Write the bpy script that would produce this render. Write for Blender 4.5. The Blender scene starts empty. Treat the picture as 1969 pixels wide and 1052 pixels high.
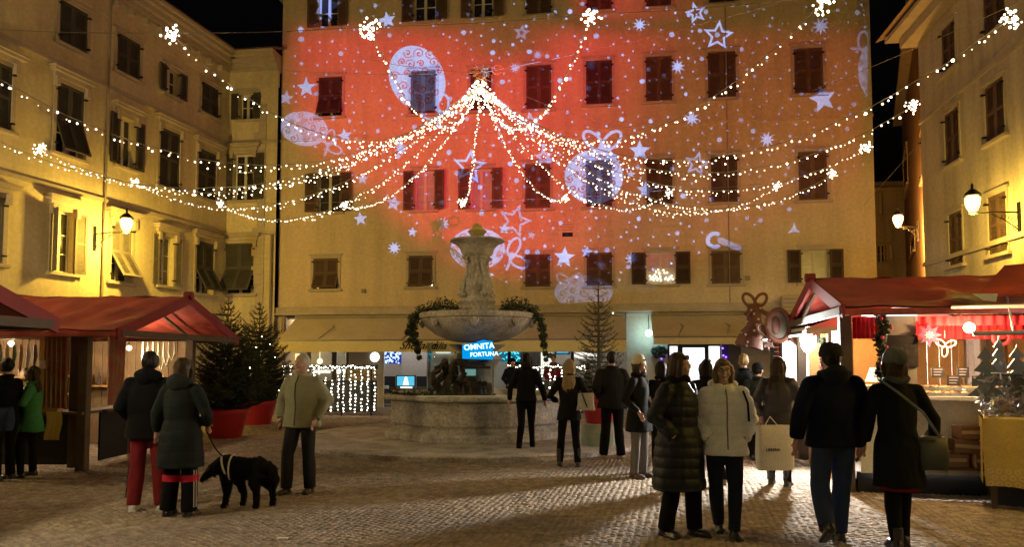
import bpy, bmesh, math, random
import numpy as np
from mathutils import Vector, Matrix, noise as mnoise
R = math.radians
PI = math.pi
rnd = random.Random(7)
sc = bpy.context.scene
C = sc.collection

# ------------------------------------------------------------------ camera
FPX, CX, CY, PITCH, CAMH = 1400.0, 984.5, 612.0, R(3.2), 1.7
cam_data = bpy.data.cameras.new('camera')
cam_data.sensor_width = 36.0
cam_data.lens = FPX / 1969 * 36
cam_data.shift_y = (CY - 526) / 1969
cam_data.clip_end = 400
cam = bpy.data.objects.new('camera', cam_data)
cam.location = (0, 0, CAMH)
cam.rotation_euler = (PI / 2 + PITCH, 0, 0)
C.objects.link(cam)
sc.camera = cam

def ray(px, py):
    x, y = (px - CX) / FPX, (CY - py) / FPX
    return Vector((x, math.cos(PITCH) - y * math.sin(PITCH), math.sin(PITCH) + y * math.cos(PITCH)))
def W(px, py, Y):
    d = ray(px, py); t = Y / d.y
    return Vector((d.x * t, Y, CAMH + d.z * t))
def G(px, py, z=0.0):
    d = ray(px, py); t = (z - CAMH) / d.z
    return Vector((d.x * t, d.y * t, z))

# ------------------------------------------------------------------ world (night), exposure
world = bpy.data.worlds.new('World'); sc.world = world
world.use_nodes = True
nt = world.node_tree
bg = nt.nodes['Background']
sky = nt.nodes.new('ShaderNodeTexSky')
sky.sky_type = 'NISHITA'; sky.sun_disc = False
sky.sun_elevation = R(-4); sky.sun_rotation = R(200)
nt.links.new(sky.outputs[0], bg.inputs[0])
bg.inputs[1].default_value = 0.05
vs = sc.view_settings
vs.view_transform = 'Standard'; vs.look = 'None'; vs.exposure = 0.45; vs.gamma = 1.0
vs.use_curve_mapping = False
cy = sc.cycles
cy.use_denoising = True
try: cy.denoiser = 'OPENIMAGEDENOISE'
except Exception: pass
cy.sample_clamp_indirect = 2.0
cy.sample_clamp_direct = 0
cy.max_bounces = 6; cy.diffuse_bounces = 3; cy.glossy_bounces = 3; cy.transparent_max_bounces = 12
cy.caustics_reflective = False; cy.caustics_refractive = False
cy.use_light_tree = True

# ------------------------------------------------------------------ helpers
def wmat(o):
    m = o.matrix_basis.copy(); p = o.parent
    while p is not None:
        m = p.matrix_basis @ m; p = p.parent
    return m
def link(name, mesh, parent=None):
    o = bpy.data.objects.new(name, mesh); C.objects.link(o)
    if parent is not None: o.parent = parent
    return o
def tag(o, label=None, cat=None, group=None, kind=None):
    if label: o['label'] = label
    if cat: o['category'] = cat
    if group: o['group'] = group
    if kind: o['kind'] = kind
    return o
def empty(name, loc, rz=0, label=None, cat=None, group=None):
    o = bpy.data.objects.new(name, None); C.objects.link(o)
    o.empty_display_size = 0.2
    o.location = loc; o.rotation_euler = (0, 0, rz)
    return tag(o, label, cat, group)
def mesh_np(name, v, f, mats, smooth=False):
    me = bpy.data.meshes.new(name)
    v = np.asarray(v, dtype=np.float32)
    if isinstance(f, np.ndarray):
        n, k = f.shape
        me.vertices.add(len(v)); me.vertices.foreach_set('co', v.ravel())
        me.loops.add(n * k); me.loops.foreach_set('vertex_index', f.ravel().astype(np.int32))
        me.polygons.add(n)
        me.polygons.foreach_set('loop_start', np.arange(0, n * k, k, dtype=np.int32))
        me.update(calc_edges=True)
    else:
        me.from_pydata([tuple(map(float, p)) for p in v], [], f)
    if mats is not None:
        for m in (mats if isinstance(mats, (list, tuple)) else [mats]): me.materials.append(m)
    if smooth: me.polygons.foreach_set('use_smooth', np.ones(len(me.polygons), dtype=bool))
    me.update()
    return me

class MB:
    def __init__(s): s.v = []; s.f = []; s.mi = []; s.m = 0
    def add(s, vs_, fs_):
        b = len(s.v); s.v.extend(Vector(p) for p in vs_)
        for f in fs_: s.f.append(tuple(i + b for i in f)); s.mi.append(s.m)
        return s
    def box(s, x0, x1, y0, y1, z0, z1, M=None):
        vs_ = [Vector((x, y, z)) for z in (z0, z1) for y in (y0, y1) for x in (x0, x1)]
        if M is not None: vs_ = [M @ p for p in vs_]
        return s.add(vs_, [(0, 2, 3, 1), (4, 5, 7, 6), (0, 1, 5, 4), (2, 6, 7, 3), (0, 4, 6, 2), (1, 3, 7, 5)])
    def quad(s, a, b, c, d): return s.add([a, b, c, d], [(0, 1, 2, 3)])
    def prism(s, poly, y0, y1, M=None):   # polygon in x,z extruded along y
        n = len(poly)
        vs_ = [Vector((p[0], y0, p[1])) for p in poly] + [Vector((p[0], y1, p[1])) for p in poly]
        if M is not None: vs_ = [M @ p for p in vs_]
        return s.add(vs_, [tuple(range(n)), tuple(range(2 * n - 1, n - 1, -1))] + [(i, i + n, (i + 1) % n + n, (i + 1) % n) for i in range(n)])
    def tube(s, pts, r, seg=8, cap=True):
        pts = [Vector(p) for p in pts]; n = len(pts)
        rr = r if isinstance(r, (list, tuple)) else [r] * n
        b = len(s.v); up = None
        for i, p in enumerate(pts):
            t = (pts[min(i + 1, n - 1)] - pts[max(i - 1, 0)])
            t = t.normalized() if t.length > 1e-9 else Vector((0, 0, 1))
            if up is None:
                up = Vector((0, 0, 1)) if abs(t.z) < 0.9 else Vector((0, 1, 0))
            a = (up - t * up.dot(t)); a = a.normalized() if a.length > 1e-6 else t.orthogonal().normalized()
            up = a; c = t.cross(a)
            q = rr[i]; qa, qc = q if isinstance(q, tuple) else (q, q)
            for k in range(seg):
                w = 2 * PI * k / seg
                s.v.append(p + a * math.cos(w) * qa + c * math.sin(w) * qc)
        for i in range(n - 1):
            for k in range(seg):
                k2 = (k + 1) % seg
                s.f.append((b + i * seg + k, b + i * seg + k2, b + (i + 1) * seg + k2, b + (i + 1) * seg + k)); s.mi.append(s.m)
        if cap:
            s.f.append(tuple(b + k for k in range(seg))[::-1]); s.mi.append(s.m)
            s.f.append(tuple(b + (n - 1) * seg + k for k in range(seg))); s.mi.append(s.m)
        return s
    def lathe(s, prof, seg=24, c=(0, 0, 0), sq=None, cap=True, rot=0.0):
        b = len(s.v); c = Vector(c)
        for (r, z) in prof:
            for k in range(seg):
                w = 2 * PI * k / seg + rot
                q = 1.0 if sq is None else sq(w, z)
                s.v.append(c + Vector((r * q * math.cos(w), r * q * math.sin(w), z)))
        n = len(prof)
        for i in range(n - 1):
            for k in range(seg):
                k2 = (k + 1) % seg
                s.f.append((b + i * seg + k, b + i * seg + k2, b + (i + 1) * seg + k2, b + (i + 1) * seg + k)); s.mi.append(s.m)
        if cap:
            s.f.append(tuple(b + k for k in range(seg))[::-1]); s.mi.append(s.m)
            s.f.append(tuple(b + (n - 1) * seg + k for k in range(seg))); s.mi.append(s.m)
        return s
    def ball(s, c, r, seg=10, rings=7, M=None):
        c = Vector(c); rx, ry, rz = r if isinstance(r, tuple) else (r, r, r)
        vs_ = [Vector((0, 0, -rz))]
        for i in range(1, rings):
            a = PI * i / rings - PI / 2
            for k in range(seg):
                w = 2 * PI * k / seg
                vs_.append(Vector((rx * math.cos(a) * math.cos(w), ry * math.cos(a) * math.sin(w), rz * math.sin(a))))
        vs_.append(Vector((0, 0, rz)))
        if M is not None: vs_ = [M @ p for p in vs_]
        vs_ = [p + c for p in vs_]
        fs = [(0, 1 + (k + 1) % seg, 1 + k) for k in range(seg)]
        for i in range(rings - 2):
            for k in range(seg):
                k2 = (k + 1) % seg; q = 1 + i * seg
                fs.append((q + k, q + k2, q + seg + k2, q + seg + k))
        q = 1 + (rings - 2) * seg
        fs += [(q + k, q + (k + 1) % seg, q + seg) for k in range(seg)]
        return s.add(vs_, fs)
    def build(s, name, mat, parent=None, world=False, smooth=False, bevel=0, kind=None):
        v = s.v
        if world and parent is not None:
            M = wmat(parent).inverted(); v = [M @ p for p in v]
        me = mesh_np(name, [tuple(p) for p in v], s.f, mat, smooth)
        if isinstance(mat, (list, tuple)) and len(mat) > 1:
            me.polygons.foreach_set('material_index', s.mi)
        if bevel:
            bm = bmesh.new(); bm.from_mesh(me)
            bmesh.ops.bevel(bm, geom=[e for e in bm.edges], offset=bevel, segments=1, affect='EDGES', clamp_overlap=True)
            bm.to_mesh(me); bm.free()
        if smooth: me.set_sharp_from_angle(angle=R(45))
        o = link(name, me, parent)
        if kind: o['kind'] = kind
        return o

def rotz(a): return Matrix.Rotation(a, 4, 'Z')
def trs(loc, rz=0, rx=0, ry=0):
    return Matrix.Translation(loc) @ Matrix.Rotation(rz, 4, 'Z') @ Matrix.Rotation(ry, 4, 'Y') @ Matrix.Rotation(rx, 4, 'X')

_mats = {}
def mat(name, col, rough=0.8, var=0.25, scale=3.0, bump=0.0, bscale=40.0, metal=0.0, spec=0.4, col2=None, emis=None, estr=0, fine=0.12, coat=0, streak=0):
    if name in _mats: return _mats[name]
    m = bpy.data.materials.new(name); _mats[name] = m
    m.use_nodes = True
    n = m.node_tree.nodes; l = m.node_tree.links
    p = n['Principled BSDF']
    p.inputs['Roughness'].default_value = rough
    p.inputs['Metallic'].default_value = metal
    p.inputs['Specular IOR Level'].default_value = spec
    if coat: p.inputs['Coat Weight'].default_value = coat
    tc = n.new('ShaderNodeTexCoord')
    if var > 0 or col2:
        no = n.new('ShaderNodeTexNoise'); no.inputs['Scale'].default_value = scale; no.inputs['Detail'].default_value = 6; no.inputs['Roughness'].default_value = 0.65
        l.new(tc.outputs['Object'], no.inputs['Vector'])
        mp = n.new('ShaderNodeMapRange'); mp.inputs[1].default_value = 0.3; mp.inputs[2].default_value = 0.7
        l.new(no.outputs[0], mp.inputs[0])
        mx = n.new('ShaderNodeMix'); mx.data_type = 'RGBA'
        c2 = col2 if col2 else tuple(c * (1 - var) for c in col[:3])
        mx.inputs[6].default_value = (*col[:3], 1); mx.inputs[7].default_value = (*c2[:3], 1)
        l.new(mp.outputs[0], mx.inputs[0])
        nf = n.new('ShaderNodeTexNoise'); nf.inputs['Scale'].default_value = scale * 14; nf.inputs['Detail'].default_value = 4
        l.new(tc.outputs['Object'], nf.inputs['Vector'])
        m2 = n.new('ShaderNodeMapRange'); m2.inputs[1].default_value = 0.3; m2.inputs[2].default_value = 0.7
        m2.inputs[3].default_value = 1 - fine; m2.inputs[4].default_value = 1 + fine
        l.new(nf.outputs[0], m2.inputs[0])
        mu = n.new('ShaderNodeVectorMath'); mu.operation = 'SCALE'
        l.new(mx.outputs[2], mu.inputs[0]); l.new(m2.outputs[0], mu.inputs['Scale'])
        out = mu.outputs[0]
        if streak:
            mpn = n.new('ShaderNodeMapping'); mpn.inputs['Scale'].default_value = (1.6, 1.6, .16); l.new(tc.outputs['Object'], mpn.inputs[0])
            ns = n.new('ShaderNodeTexNoise'); ns.inputs['Scale'].default_value = 1.4; ns.inputs['Detail'].default_value = 7; l.new(mpn.outputs[0], ns.inputs['Vector'])
            ms = n.new('ShaderNodeMapRange'); ms.inputs[1].default_value = .42; ms.inputs[2].default_value = .68; ms.inputs[3].default_value = 1; ms.inputs[4].default_value = 1 - streak; l.new(ns.outputs[0], ms.inputs[0])
            nv = n.new('ShaderNodeTexNoise'); nv.inputs['Scale'].default_value = 3.3; nv.inputs['Detail'].default_value = 8; nv.inputs['Roughness'].default_value = .75; l.new(tc.outputs['Object'], nv.inputs['Vector'])
            mv = n.new('ShaderNodeMapRange'); mv.inputs[1].default_value = .58; mv.inputs[2].default_value = .66; mv.inputs[3].default_value = 1; mv.inputs[4].default_value = 1 - streak * .6; l.new(nv.outputs[0], mv.inputs[0])
            mm = n.new('ShaderNodeMath'); mm.operation = 'MULTIPLY'; l.new(ms.outputs[0], mm.inputs[0]); l.new(mv.outputs[0], mm.inputs[1])
            m5 = n.new('ShaderNodeVectorMath'); m5.operation = 'SCALE'; l.new(out, m5.inputs[0]); l.new(mm.outputs[0], m5.inputs['Scale']); out = m5.outputs[0]
        l.new(out, p.inputs['Base Color'])
        # roughness variation
        m3 = n.new('ShaderNodeMapRange'); m3.inputs[3].default_value = max(0.02, rough - 0.1); m3.inputs[4].default_value = min(1, rough + 0.1)
        l.new(nf.outputs[0], m3.inputs[0]); l.new(m3.outputs[0], p.inputs['Roughness'])
    else:
        p.inputs['Base Color'].default_value = (*col[:3], 1)
    if bump > 0:
        nb = n.new('ShaderNodeTexNoise'); nb.inputs['Scale'].default_value = bscale; nb.inputs['Detail'].default_value = 5
        l.new(tc.outputs['Object'], nb.inputs['Vector'])
        b = n.new('ShaderNodeBump'); b.inputs['Strength'].default_value = 1.0; b.inputs['Distance'].default_value = bump
        l.new(nb.outputs[0], b.inputs['Height']); l.new(b.outputs[0], p.inputs['Normal'])
    if emis:
        p.inputs['Emission Color'].default_value = (*emis, 1); p.inputs['Emission Strength'].default_value = estr
        m.cycles.emission_sampling = 'NONE'
    return m
def emit(name, col, s, sample=False):
    if name in _mats: return _mats[name]
    m = bpy.data.materials.new(name); _mats[name] = m
    m.use_nodes = True; n = m.node_tree.nodes; n.clear()
    e = n.new('ShaderNodeEmission'); o = n.new('ShaderNodeOutputMaterial')
    e.inputs[0].default_value = (*col, 1); e.inputs[1].default_value = s
    m.node_tree.links.new(e.outputs[0], o.inputs[0])
    m.cycles.emission_sampling = 'AUTO' if sample else 'NONE'
    return m
def lamp(name, kind, loc, energy, col, size=0.08, parent=None, target=None, **kw):
    d = bpy.data.lights.new(name, kind); d.energy = energy; d.color = col
    if kind in ('POINT', 'SPOT'): d.shadow_soft_size = size
    for k, v in kw.items(): setattr(d, k, v)
    o = bpy.data.objects.new(name, d); C.objects.link(o); o.location = loc
    if target is not None:
        o.rotation_euler = (Vector(target) - Vector(loc)).to_track_quat('-Z', 'Y').to_euler()
    if parent is not None:
        o.parent = parent; o.matrix_parent_inverse = wmat(parent).inverted()
    return o
def text_mesh(body, size, extrude=0.002, shear=0.0, bold=0.0, align='LEFT'):
    cu = bpy.data.curves.new('txt', 'FONT'); cu.body = body; cu.size = size; cu.extrude = extrude; cu.shear = shear; cu.offset = bold
    cu.align_x = align; cu.resolution_u = 3
    o = bpy.data.objects.new('txt', cu); C.objects.link(o)
    dg = bpy.context.evaluated_depsgraph_get()
    me = bpy.data.meshes.new_from_object(o.evaluated_get(dg))
    bpy.data.objects.remove(o); bpy.data.curves.remove(cu)
    return me
def put_text(name, body, size, M, mt, parent, **kw):   # text plane: x right, y up -> M maps it into the world
    me = text_mesh(body, size, **kw); me.transform(M if parent is None else wmat(parent).inverted() @ M)
    me.materials.clear(); me.materials.append(mt)
    return link(name, me, parent)
def copy_tree(o, parent=None):
    c = o.copy(); C.objects.link(c)
    if parent is not None: c.parent = parent
    for ch in list(o.children):
        copy_tree(ch, c)
    return c

# ------------------------------------------------------------------ palette
SODIUM = (1.0, 0.64, 0.09)
WARM = (1.0, 0.78, 0.42)
M_centre = mat('centre_plaster', (0.68, 0.54, 0.34), 0.92, 0.16, 0.7, 0.006, 22, fine=0.1, streak=.15)
M_left = mat('left_plaster', (0.70, 0.59, 0.36), 0.92, 0.22, 0.6, 0.006, 22, fine=0.1, streak=.18)
M_right = mat('right_plaster', (0.58, 0.50, 0.36), 0.92, 0.22, 0.7, 0.006, 22, fine=0.12, streak=.3)
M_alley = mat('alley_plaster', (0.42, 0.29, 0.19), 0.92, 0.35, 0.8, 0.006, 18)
M_stone = mat('trim_stone', (0.50, 0.42, 0.31), 0.85, 0.25, 2.5, 0.003, 40)
M_trimdark = mat('cornice_stone', (0.34, 0.29, 0.22), 0.9, 0.3, 2.0, 0.004, 30)
M_shut = mat('shutter_brown', (0.12, 0.07, 0.045), 0.7, 0.3, 4, 0.001, 60)
M_shut_b = mat('shutter_brown_faded', (0.17, 0.10, 0.065), 0.75, 0.35, 4, 0.001, 60)
M_shut_c = mat('shutter_brown_dark', (0.07, 0.04, 0.03), 0.65, 0.3, 4, 0.001, 60)
M_shut_g = mat('shutter_grey', (0.22, 0.19, 0.14), 0.75, 0.3, 4, 0.001, 60)
M_shut_d = mat('shutter_dark', (0.08, 0.072, 0.06), 0.75, 0.3, 4, 0.001, 60)
M_frame = mat('window_white', (0.62, 0.58, 0.50), 0.6, 0.12, 5)
M_iron = mat('black_iron', (0.02, 0.02, 0.02), 0.5, 0.3, 10, metal=0.6)
M_glass = mat('dark_glass', (0.035, 0.03, 0.028), 0.08, 0.3, 1.2, spec=0.9)
M_curt = mat('net_curtain_glass', (0.50, 0.49, 0.44), 0.35, 0.3, 2.5, spec=0.8)
M_metal = mat('grey_metal', (0.35, 0.36, 0.37), 0.4, 0.2, 5, metal=0.8)
M_wire = mat('wire_grey', (0.30, 0.27, 0.2), 0.6, 0, 1)
M_black = mat('matt_black', (0.012, 0.012, 0.013), 0.8, 0.3, 6)
M_bulb = emit('bulb_warm_white', (1.0, 0.86, 0.60), 7.0)
M_bulbw = emit('bulb_white', (1.0, 0.90, 0.70), 7.0)
# ------------------------------------------------------------------ facade builder
class Facade:
    """a wall plane: local x along the wall (left to right seen from the square), -y outward, z up"""
    def __init__(s, root, origin, phi):
        s.root = root; s.o = Vector(origin); s.phi = phi
        s.U = Vector((math.cos(phi), math.sin(phi), 0)); s.N = Vector((math.sin(phi), -math.cos(phi), 0))
    def uv(s, px, py):
        d = ray(px, py); c = Vector((0, 0, CAMH))
        t = (s.o - c).dot(s.N) / d.dot(s.N)
        p = c + d * t
        return (p - s.o).dot(s.U), p.z
    def P(s, u, y, z): return s.o + s.U * u - s.N * y + Vector((0, 0, z))
    def rect(s, x0, x1, y0, y1):
        cx, cyy = (x0 + x1) / 2, (y0 + y1) / 2
        return s.uv(x0, cyy)[0], s.uv(x1, cyy)[0], s.uv(cx, y1)[1], s.uv(cx, y0)[1]
def wall_mesh(u0, u1, z0, z1, holes, depth=0.28, thick=0.3):
    us = sorted({u0, u1, *[h[0] for h in holes], *[h[1] for h in holes]}); zs = sorted({z0, z1, *[h[2] for h in holes], *[h[3] for h in holes]})
    us = [u for u in us if u0 <= u <= u1]; zs = [z for z in zs if z0 <= z <= z1]
    b = MB(); idx = {}
    def vi(u, z):
        if (u, z) not in idx: idx[(u, z)] = len(b.v); b.v.append(Vector((u, 0, z)))
        return idx[(u, z)]
    for i in range(len(us) - 1):
        for j in range(len(zs) - 1):
            cu, cz = (us[i] + us[i + 1]) / 2, (zs[j] + zs[j + 1]) / 2
            if any(h[0] < cu < h[1] and h[2] < cz < h[3] for h in holes): continue
            b.f.append((vi(us[i], zs[j]), vi(us[i + 1], zs[j]), vi(us[i + 1], zs[j + 1]), vi(us[i], zs[j + 1]))); b.mi.append(0)
    for h in holes:
        a, c, d, e = h
        d0 = max(d, z0); e0 = min(e, z1)
        for q in ([(a, 0, d0), (a, depth, d0), (a, depth, e0), (a, 0, e0)], [(c, 0, d0), (c, 0, e0), (c, depth, e0), (c, depth, d0)],
                  [(a, 0, d0), (c, 0, d0), (c, depth, d0), (a, depth, d0)], [(a, 0, e0), (a, depth, e0), (c, depth, e0), (c, 0, e0)]):
            b.add(q, [(0, 1, 2, 3)])
    return b

def shutter_mb(w, h, x0, y, z0, lift=0.0, swing=0.0, hinge='l', panel=False):
    """one louvred leaf, w x h, lower left corner (x0, z0); swing opens it outward about its hinge; lift tilts the lower half out"""
    b = MB(); t = 0.035; s = min(0.07, w * 0.18)
    def leaf(za, zb):
        q = MB()
        q.box(0, s, -t, 0, za, zb); q.box(w - s, w, -t, 0, za, zb); q.box(s, w - s, -t, 0, za, za + s); q.box(s, w - s, -t, 0, zb - s, zb)
        zm = (za + zb) / 2
        if zb - za > 1.0: q.box(s, w - s, -t, 0, zm - s / 2, zm + s / 2)
        z = za + s + 0.02
        while z < zb - s - 0.02:
            if not (zb - za > 1.0 and abs(z - zm) < s * 0.7):
                q.add([(s, -t, z), (w - s, -t, z), (w - s, -0.004, z + 0.042), (s, -0.004, z + 0.042), (s, -t, z - .007), (w - s, -t, z - .007)], [(0, 1, 2, 3), (4, 5, 1, 0)])
            z += 0.055
        q.box(s * .5, w - s * .5, -0.004, -0.001, za + .01, zb - .01)
        return q
    parts = [(leaf(0, h), Matrix())] if not lift else [(leaf(h * 0.5, h), Matrix()), (leaf(0, h * 0.5), Matrix.Translation((0, 0, h * .5)) @ Matrix.Rotation(-lift, 4, 'X') @ Matrix.Translation((0, 0, -h * .5)))]
    piv = 0 if hinge == 'l' else w
    Rz = Matrix.Translation((x0 + piv, y, z0)) @ Matrix.Rotation(-swing if hinge == 'l' else swing, 4, 'Z') @ Matrix.Translation((-piv, 0, 0))
    for q, m in parts:
        b.add([Rz @ (m @ p) for p in q.v], q.f)
    # hinges
    return b

def window(root, u0, u1, z0, z1, kind='closed', ms=None, glass=None, hood=False, trim=None, surround=0.1, halfopen=None):
    """window part: frame mesh named window with panes, shutters, sill and surround as sub-parts (local coords of root)"""
    ms = ms or M_shut; glass = glass or M_glass; trim = trim or M_stone
    w, h = u1 - u0, z1 - z0
    fr = MB(); f = 0.055; y0, y1 = 0.14, 0.19
    fr.box(u0, u0 + f, y0, y1, z0, z1); fr.box(u1 - f, u1, y0, y1, z0, z1); fr.box(u0 + f, u1 - f, y0, y1, z0, z0 + f); fr.box(u0 + f, u1 - f, y0, y1, z1 - f, z1)
    um = (u0 + u1) / 2
    fr.box(um - .05, um + .05, y0 - .01, y1, z0 + f, z1 - f)
    zt = z0 + h * (0.62 if h > 1.2 else 0.5)
    for a, c in ((u0 + f, um - .05), (um + .05, u1 - f)):
        fr.box(a, c, y0 + .005, y1, zt - .018, zt + .018)
        if h > 1.5: fr.box(a, c, y0 + .005, y1, z0 + h * .31 - .015, z0 + h * .31 + .015)
    o = fr.build('window', M_frame, root)
    if kind != 'closed':
        for a, c in ((u0 + f, um - .05), (um + .05, u1 - f)):
            MB().box(a, c, y0 + .025, y0 + .035, z0 + f, z1 - f).build('pane', glass, o)
    else:
        MB().box(u0 + f, u1 - f, y0 + .025, y0 + .035, z0 + f, z1 - f).build('pane', M_glass, o)
    sb = MB(); sb.box(u0 - .16, u1 + .16, -0.11, 0.138, z0 - .09, z0 - .001)
    sb.build('sill', trim, o, bevel=.01)
    if surround:
        q = MB(); s = surround; d = -0.035
        q.box(u0 - s, u0 - .001, d, .05, z0, z1); q.box(u1 + .001, u1 + s, d, .05, z0, z1); q.box(u0 - s, u1 + s, d, .05, z1 + .001, z1 + s)
        if hood:
            q.box(u0 - s - .05, u1 + s + .05, -.1, .02, z1 + s + .002, z1 + s + .12)
            q.box(u0 - s - .14, u1 + s + .14, -.2, .02, z1 + s + .122, z1 + s + .2)
            q.box(u0 - s - .19, u1 + s + .19, -.25, .02, z1 + s + .202, z1 + s + .25)
            for e in (u0 - s * .6, u1 + s * .6): q.box(e - .06, e + .06, -.13, .02, z1 + s - .25, z1 + s - .002)
        else:
            q.box(u0 - s - .06, u1 + s + .06, -.07, .02, z1 + s + .002, z1 + s + .06)
        q.build('surround', trim, o)
    hw = w / 2 - .004
    yl = -0.045 if surround else -0.01
    if kind == 'closed':
        lf = halfopen or 0
        for i, (x, hg) in enumerate(((u0 + .002, 'l'), (um + .002, 'r'))):
            shutter_mb(hw, h - .01, x, .03, z0 + .005, lift=lf, hinge=hg).build('shutter', ms, o)
    elif kind == 'open':
        for x, hg, sw in ((u0 - hw - .03, 'r', R(rnd.uniform(2, 7))), (u1 + .03, 'l', R(rnd.uniform(2, 7)))):
            shutter_mb(hw, h - .01, x, yl, z0 + .005, hinge=hg, swing=sw).build('shutter', ms, o)
    elif kind == 'swung':
        for x, hg, sw in ((u0 - hw - .02, 'r', R(58)), (u1 + .02, 'l', R(14))):
            shutter_mb(hw, h - .01, x, yl, z0 + .005, hinge=hg, swing=sw).build('shutter', ms, o)
    if kind in ('open', 'closed') :
        hm = None
        for x in (u0 - .01, u1 + .01):
            for z in (z0 + h * .12, z0 + h * .88):
                if hm is None: ho = MB().box(-.035, .035, yl - .06, yl + .054, -.02, .02).build('hinge', M_iron, o); hm = ho.data
                else: ho = link('hinge', hm, o)
                ho.location = (x, 0, z)
    return o

# ------------------------------------------------------------------ central building
alpha = R(8.08)
LINE = lambda x: 25 - .142 * x
cO = Vector((-8.45, LINE(-8.45), 0))
centre = empty('town_house', cO, -alpha, 'big central town house whose facade carries the red Christmas projection above the cafe', 'house')
FC = Facade(centre, cO, -alpha)
CW = FC.uv(1684, 450)[0]
cwins = []
def cw(x0, x1, y0, y1, kind='closed', **k): cwins.append((*FC.rect(x0, x1, y0, y1), kind, k))
# row 4 (top)
for x0, x1, k in ((613, 650, 'open'), (796, 838, 'open'), (908, 948, 'open'), (1012, 1060, 'closed'), (1128, 1176, 'closed'), (1242, 1290, 'closed'), (1362, 1412, 'closed')):
    yb = 52 - (x0 - 613) * .062
    cw(x0, x1, yb - 96, yb, k, glass=M_glass)
# row 3
cw(613, 658, 148, 224, halfopen=R(22))
for x0, x1, y0, y1 in ((790, 838, 136, 219), (905, 945, 133, 213), (1012, 1060, 125, 210), (1127, 1177, 116, 201), (1242, 1292, 108, 195), (1361, 1415, 99, 188), (1527, 1582, 92, 180)):
    cw(x0, x1, y0, y1)
# row 2
cw(611, 654, 333, 408, 'open', glass=M_glass); cw(797, 835, 328, 404, 'open', glass=M_curt); cw(904, 945, 324, 402, 'open', glass=M_curt)
for x0, x1, y0, y1 in ((1010, 1058, 315, 401), (1127, 1177, 308, 398), (1243, 1293, 305, 393), (1367, 1418, 298, 389), (1535, 1590, 291, 385)):
    cw(x0, x1, y0, y1)
# row 1
cw(603, 650, 497, 556, halfopen=R(20)); cw(786, 832, 492, 552, halfopen=R(14))
cw(1010, 1058, 489, 552); cw(1128, 1177, 486, 550); cw(1243, 1298, 485, 547, 'open', glass=M_curt); cw(1368, 1423, 482, 546); cw(1541, 1593, 480, 544, 'open', glass=M_curt)
ZC0, ZC1 = FC.uv(985, 603)[1], FC.uv(985, 588)[1]    # stone band over the shops
ZTOP = 15.2
wall_mesh(0, CW, ZC1 + .02, ZTOP, [w_[:4] for w_ in cwins]).build('wall', M_centre, centre)
for (a, c, d, e, k, kw) in cwins: window(centre, a, c, d, e, k, ms=rnd.choice((M_shut, M_shut, M_shut_b, M_shut_c)), **kw)
b = MB(); b.box(-.02, CW + .02, -.16, .1, ZC0 + .06, ZC1); b.box(-.04, CW + .04, -.24, .1, ZC0, ZC0 + .058); b.build('string_course', M_stone, centre)
zb = FC.uv(985, 254)[1]
MB().box(-.01, CW + .01, -.05, .02, zb, zb + .09).build('string_course', M_centre, centre)
b = MB(); b.box(-.3, CW + .3, -.6, 9, ZTOP + .01, ZTOP + .3); b.box(-.15, CW + .15, -.35, 9, ZTOP - .25, ZTOP + .008); b.build('roof', M_trimdark, centre)
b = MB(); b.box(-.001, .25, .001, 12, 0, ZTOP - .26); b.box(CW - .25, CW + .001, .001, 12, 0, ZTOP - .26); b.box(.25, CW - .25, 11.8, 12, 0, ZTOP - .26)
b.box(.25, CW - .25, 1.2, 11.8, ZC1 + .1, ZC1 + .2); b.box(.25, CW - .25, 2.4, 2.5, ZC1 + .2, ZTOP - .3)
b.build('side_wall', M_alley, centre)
# small plaque and wall box
pu, pz = FC.uv(1092, 442)
b = MB(); b.box(pu - .35, pu + .35, -.03, 0, pz - .26, pz + .26); pl = b.build('plaque', M_centre, centre, bevel=.008)
MB().box(pu - .19, pu + .17, -.06, -.031, pz - .24, pz - .1).build('lamp_box', M_black, pl)
q = MB()
for i, (z, w_) in enumerate(((.18, .22), (.09, .26), (.0, .2))): q.box(pu - w_, pu + w_ * .8, -.034, -.031, pz + z - .012, pz + z + .012)
q.build('inscription', M_trimdark, pl)
# thin cables and brackets on the facade
for u, z in ((FC.uv(1437, 535)), (FC.uv(700, 560))):
    MB().box(u - .07, u + .07, -.1, 0, z - .07, z + .07).build('junction_box', M_trimdark, centre)
u0_, u1_ = FC.uv(1497, 588)[0], FC.uv(1547, 588)[0]; za_, zb_ = FC.uv(1520, 606)[1], FC.uv(1520, 572)[1]
vb = MB().box(u0_, u1_, -.55, -.25, za_, zb_).build('ventilation_box', M_stone, centre, bevel=.01)
for i in range(4): MB().box(u0_ + .03, u1_ - .03, -.57, -.551, za_ + .06 + i * .13, za_ + .13 + i * .13).build('slat', M_trimdark, vb)
b = MB(); b.tube([(CW - 4.6, -.03, ZC1 + .02), (CW - 4.6, -.03, ZTOP - .3)], .018, 6); b.build('cable', M_trimdark, centre)

# ------------------------------------------------------------------ left building
LPH = R(76.9)
corner = Vector((-10.38, LINE(-10.38) - .25, 0))
ldir = Vector((math.cos(LPH), math.sin(LPH), 0))
LLEN = 23.0
lO = corner - ldir * LLEN
left = empty('corner_house', lO, LPH, 'long pale yellow corner house on the left with lamp bracket and louvred shutters', 'house')
FL = Facade(left, lO, LPH)
lw = []
def lwin(x0, x1, y0, y1, kind='closed', **k): lw.append((*FL.rect(x0, x1, y0, y1), kind, k))
# attic row
lwin(113, 168, 10, 92, ms=M_shut_d); lwin(224, 269, 72, 146, ms=M_shut_d)
lwin(318, 343, 132, 184, 'open', ms=M_shut_d); lwin(387, 420, 163, 222, ms=M_shut_d)
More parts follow.
